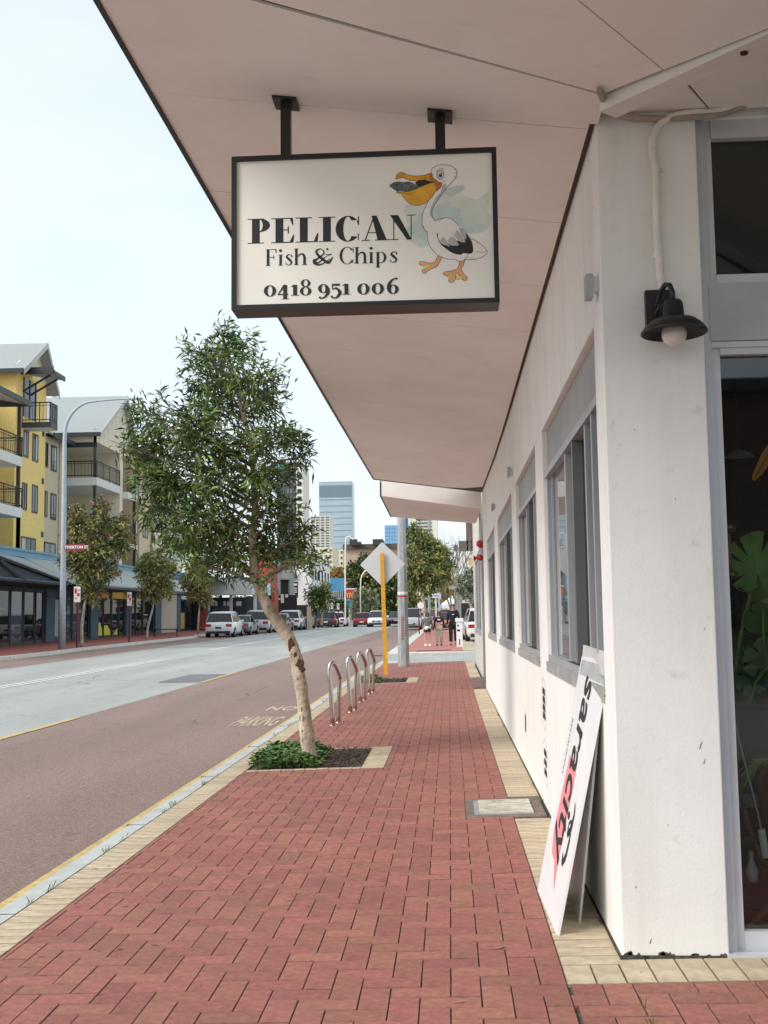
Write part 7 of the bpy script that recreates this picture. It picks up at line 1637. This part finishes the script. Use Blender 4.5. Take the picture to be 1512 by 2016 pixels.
td, xa, xb, z_ = tower('dark grey and white high-rise half hidden by the leaning tree', 545, 596, 912, 420, 17, mat('charcoal_tower', (.07, .08, .09), rough=.6), 15, 5, mat('slate_band', (.14, .16, .18), rough=.3), (.8, .6), name='high_rise', px_in=(.1, .75), pyb=1150)
a = at(583, 920, 418); b = at(596.3, 920, 418); m = MB(); m.box(a.x, b.x, 418, 437.5, 0, a.z); m.build('white_corner', M_tw, td)
for k in range(12): rectf(td, 'window', 585.5, 593.5, 934+k*14.5, 942+k*14.5, 417.9, G_dark, .1)
rectf(td, 'teal_panel', 547, 558, 910, 940, 417.5, mat('teal_panel', (.08, .50, .45), rough=.4), .2)
rectf(td, 'white_roof_edge', 540, 552, 905, 912, 417, M_white, .3)
tower('cream apartment block with small square windows below the glass tower', 645, 676, 1082, 480, 20, M_tcr, 9, 4, mat('small_window_dark', (.09, .07, .05)), (.42, .4), name='cream_block', pyb=1180)
tower('pale cream block with a stepped top in front of the white tower', 618, 655, 1078, 380, 20, M_tcr, 10, 4, mat('small_window_brown', (.2, .16, .12)), (.5, .4), name='cream_block', pyb=1190)
t, *_ = block('brown_brick_building', 'broad brown brick building with rooftop plant behind the yellow post', 'building', 675, 792, 1073, 300, 30, mat('brown_brick_wall', (.52, .39, .29), rough=.9, var=.1, scale=.6, stretch=(.3, 1, 3)))
for a_, b_3, c_ in ((690, 704, 1063), (704, 712, 1068), (735, 755, 1063), (755, 757, 1066)): rectf(t, 'roof_plant', a_, b_3, c_, 1074, 299, mat('roof_plant_dark', (.05, .045, .045)), 3)
rectf(t, 'parapet', 675, 792, 1072, 1080, 299.8, mat('dark_parapet', (.12, .09, .075)), .6)
rectf(t, 'window', 712, 714, 1098, 1103, 299.8, M_dark, .1)
tower('narrow bright blue glass tower left of the grey pole', 757, 787, 1034, 800, 20, mat('bright_blue_glass', (.10, .26, .52), rough=.2, spec=.8), 9, 6, mat('pale_blue_pane', (.25, .45, .68), rough=.15), (.8, .85), name='blue_tower', pyb=1100)
tower('white horizontally striped office tower behind the olive tree', 803, 861, 1000, 430, 25, mat('cream_stripe_tower', (.76, .74, .64), rough=.8), 24, 1, mat('stripe_window', (.10, .10, .09), rough=.3), (.62, .40), name='striped_tower', px_in=(.12, .95), pyb=1160)
t, *_ = block('blue_corner_tower', 'dark blue glass tower sliver beside the grey pole', 'building', 796, 803, 990, 500, 10, mat('deep_blue_glass', (.05, .13, .25), rough=.2))
t, *_ = block('white_mid_building', 'white building with brown rooftop boxes behind the bare tree', 'building', 888, 960, 1085, 200, 14, M_wh)
for a_, b_3, c_ in ((893, 901, 1075), (903, 922, 1067), (926, 950, 1067), (917, 950, 1027)): rectf(t, 'rooftop_box', a_, b_3, c_, 1086, 204, mat('brown_roof_box', (.13, .10, .08)), 3)
rectf(t, 'yellow_panel', 923, 940, 1098, 1113, 199, mat('yellow_panel', (.6, .45, .2)), .3)
t, *_ = block('low_pale_building', 'low pale building behind the car park trees', 'building', 870, 960, 1150, 150, 14, mat('warm_white', (.7, .66, .58), rough=.8))
# added unseen building behind the camera, put in to darken the shop glass reflection
t = thing('added_reflection_building', 'added unseen dark building behind the camera that darkens the shop glass reflection', 'building', (9, -26, 0))
m = MB(); m.box(1, 22, -38, -26, -.3, 8.5); m.build('wall', mat('dark_reflected_wall', (.12, .07, .055), rough=.9, var=.2, scale=2), t)
m = MB(); m.box(.5, 22.5, -38.5, -25.5, 8.5, 8.9); m.build('roof', M_gutter, t)
for k in range(5): m = MB(); m.box(2.5+k*4, 5+k*4, -26, -25.92, .8, 3.0); m.box(2.5+k*4, 5+k*4, -26, -25.92, 5, 7); m.build('window', G_dark, t)
# mass of distant roofs and trees closing the view
rsf = np.random.RandomState(33)
an = [(Vector((x, 260+20*math.sin(x), 3.0+2*math.sin(x*.7))), (5, 6, 3.2), 1) for x in range(-60, 40, 5)]
lv_, _ = leaves('distant_trees', an, 14000, 1.2, .4, [M_leafB, M_leafO], None, rsf); lv_['kind'] = 'stuff'; lv_['label'] = 'distant mass of street trees closing the end of the road'

for o in bpy.data.objects:
    if 'local' in o.keys(): del o['local']
for o in bpy.data.objects:
    if o.type == 'MESH' and o.data.users == 1 and o.name.startswith(('body', 'roof', 'windows')): pass
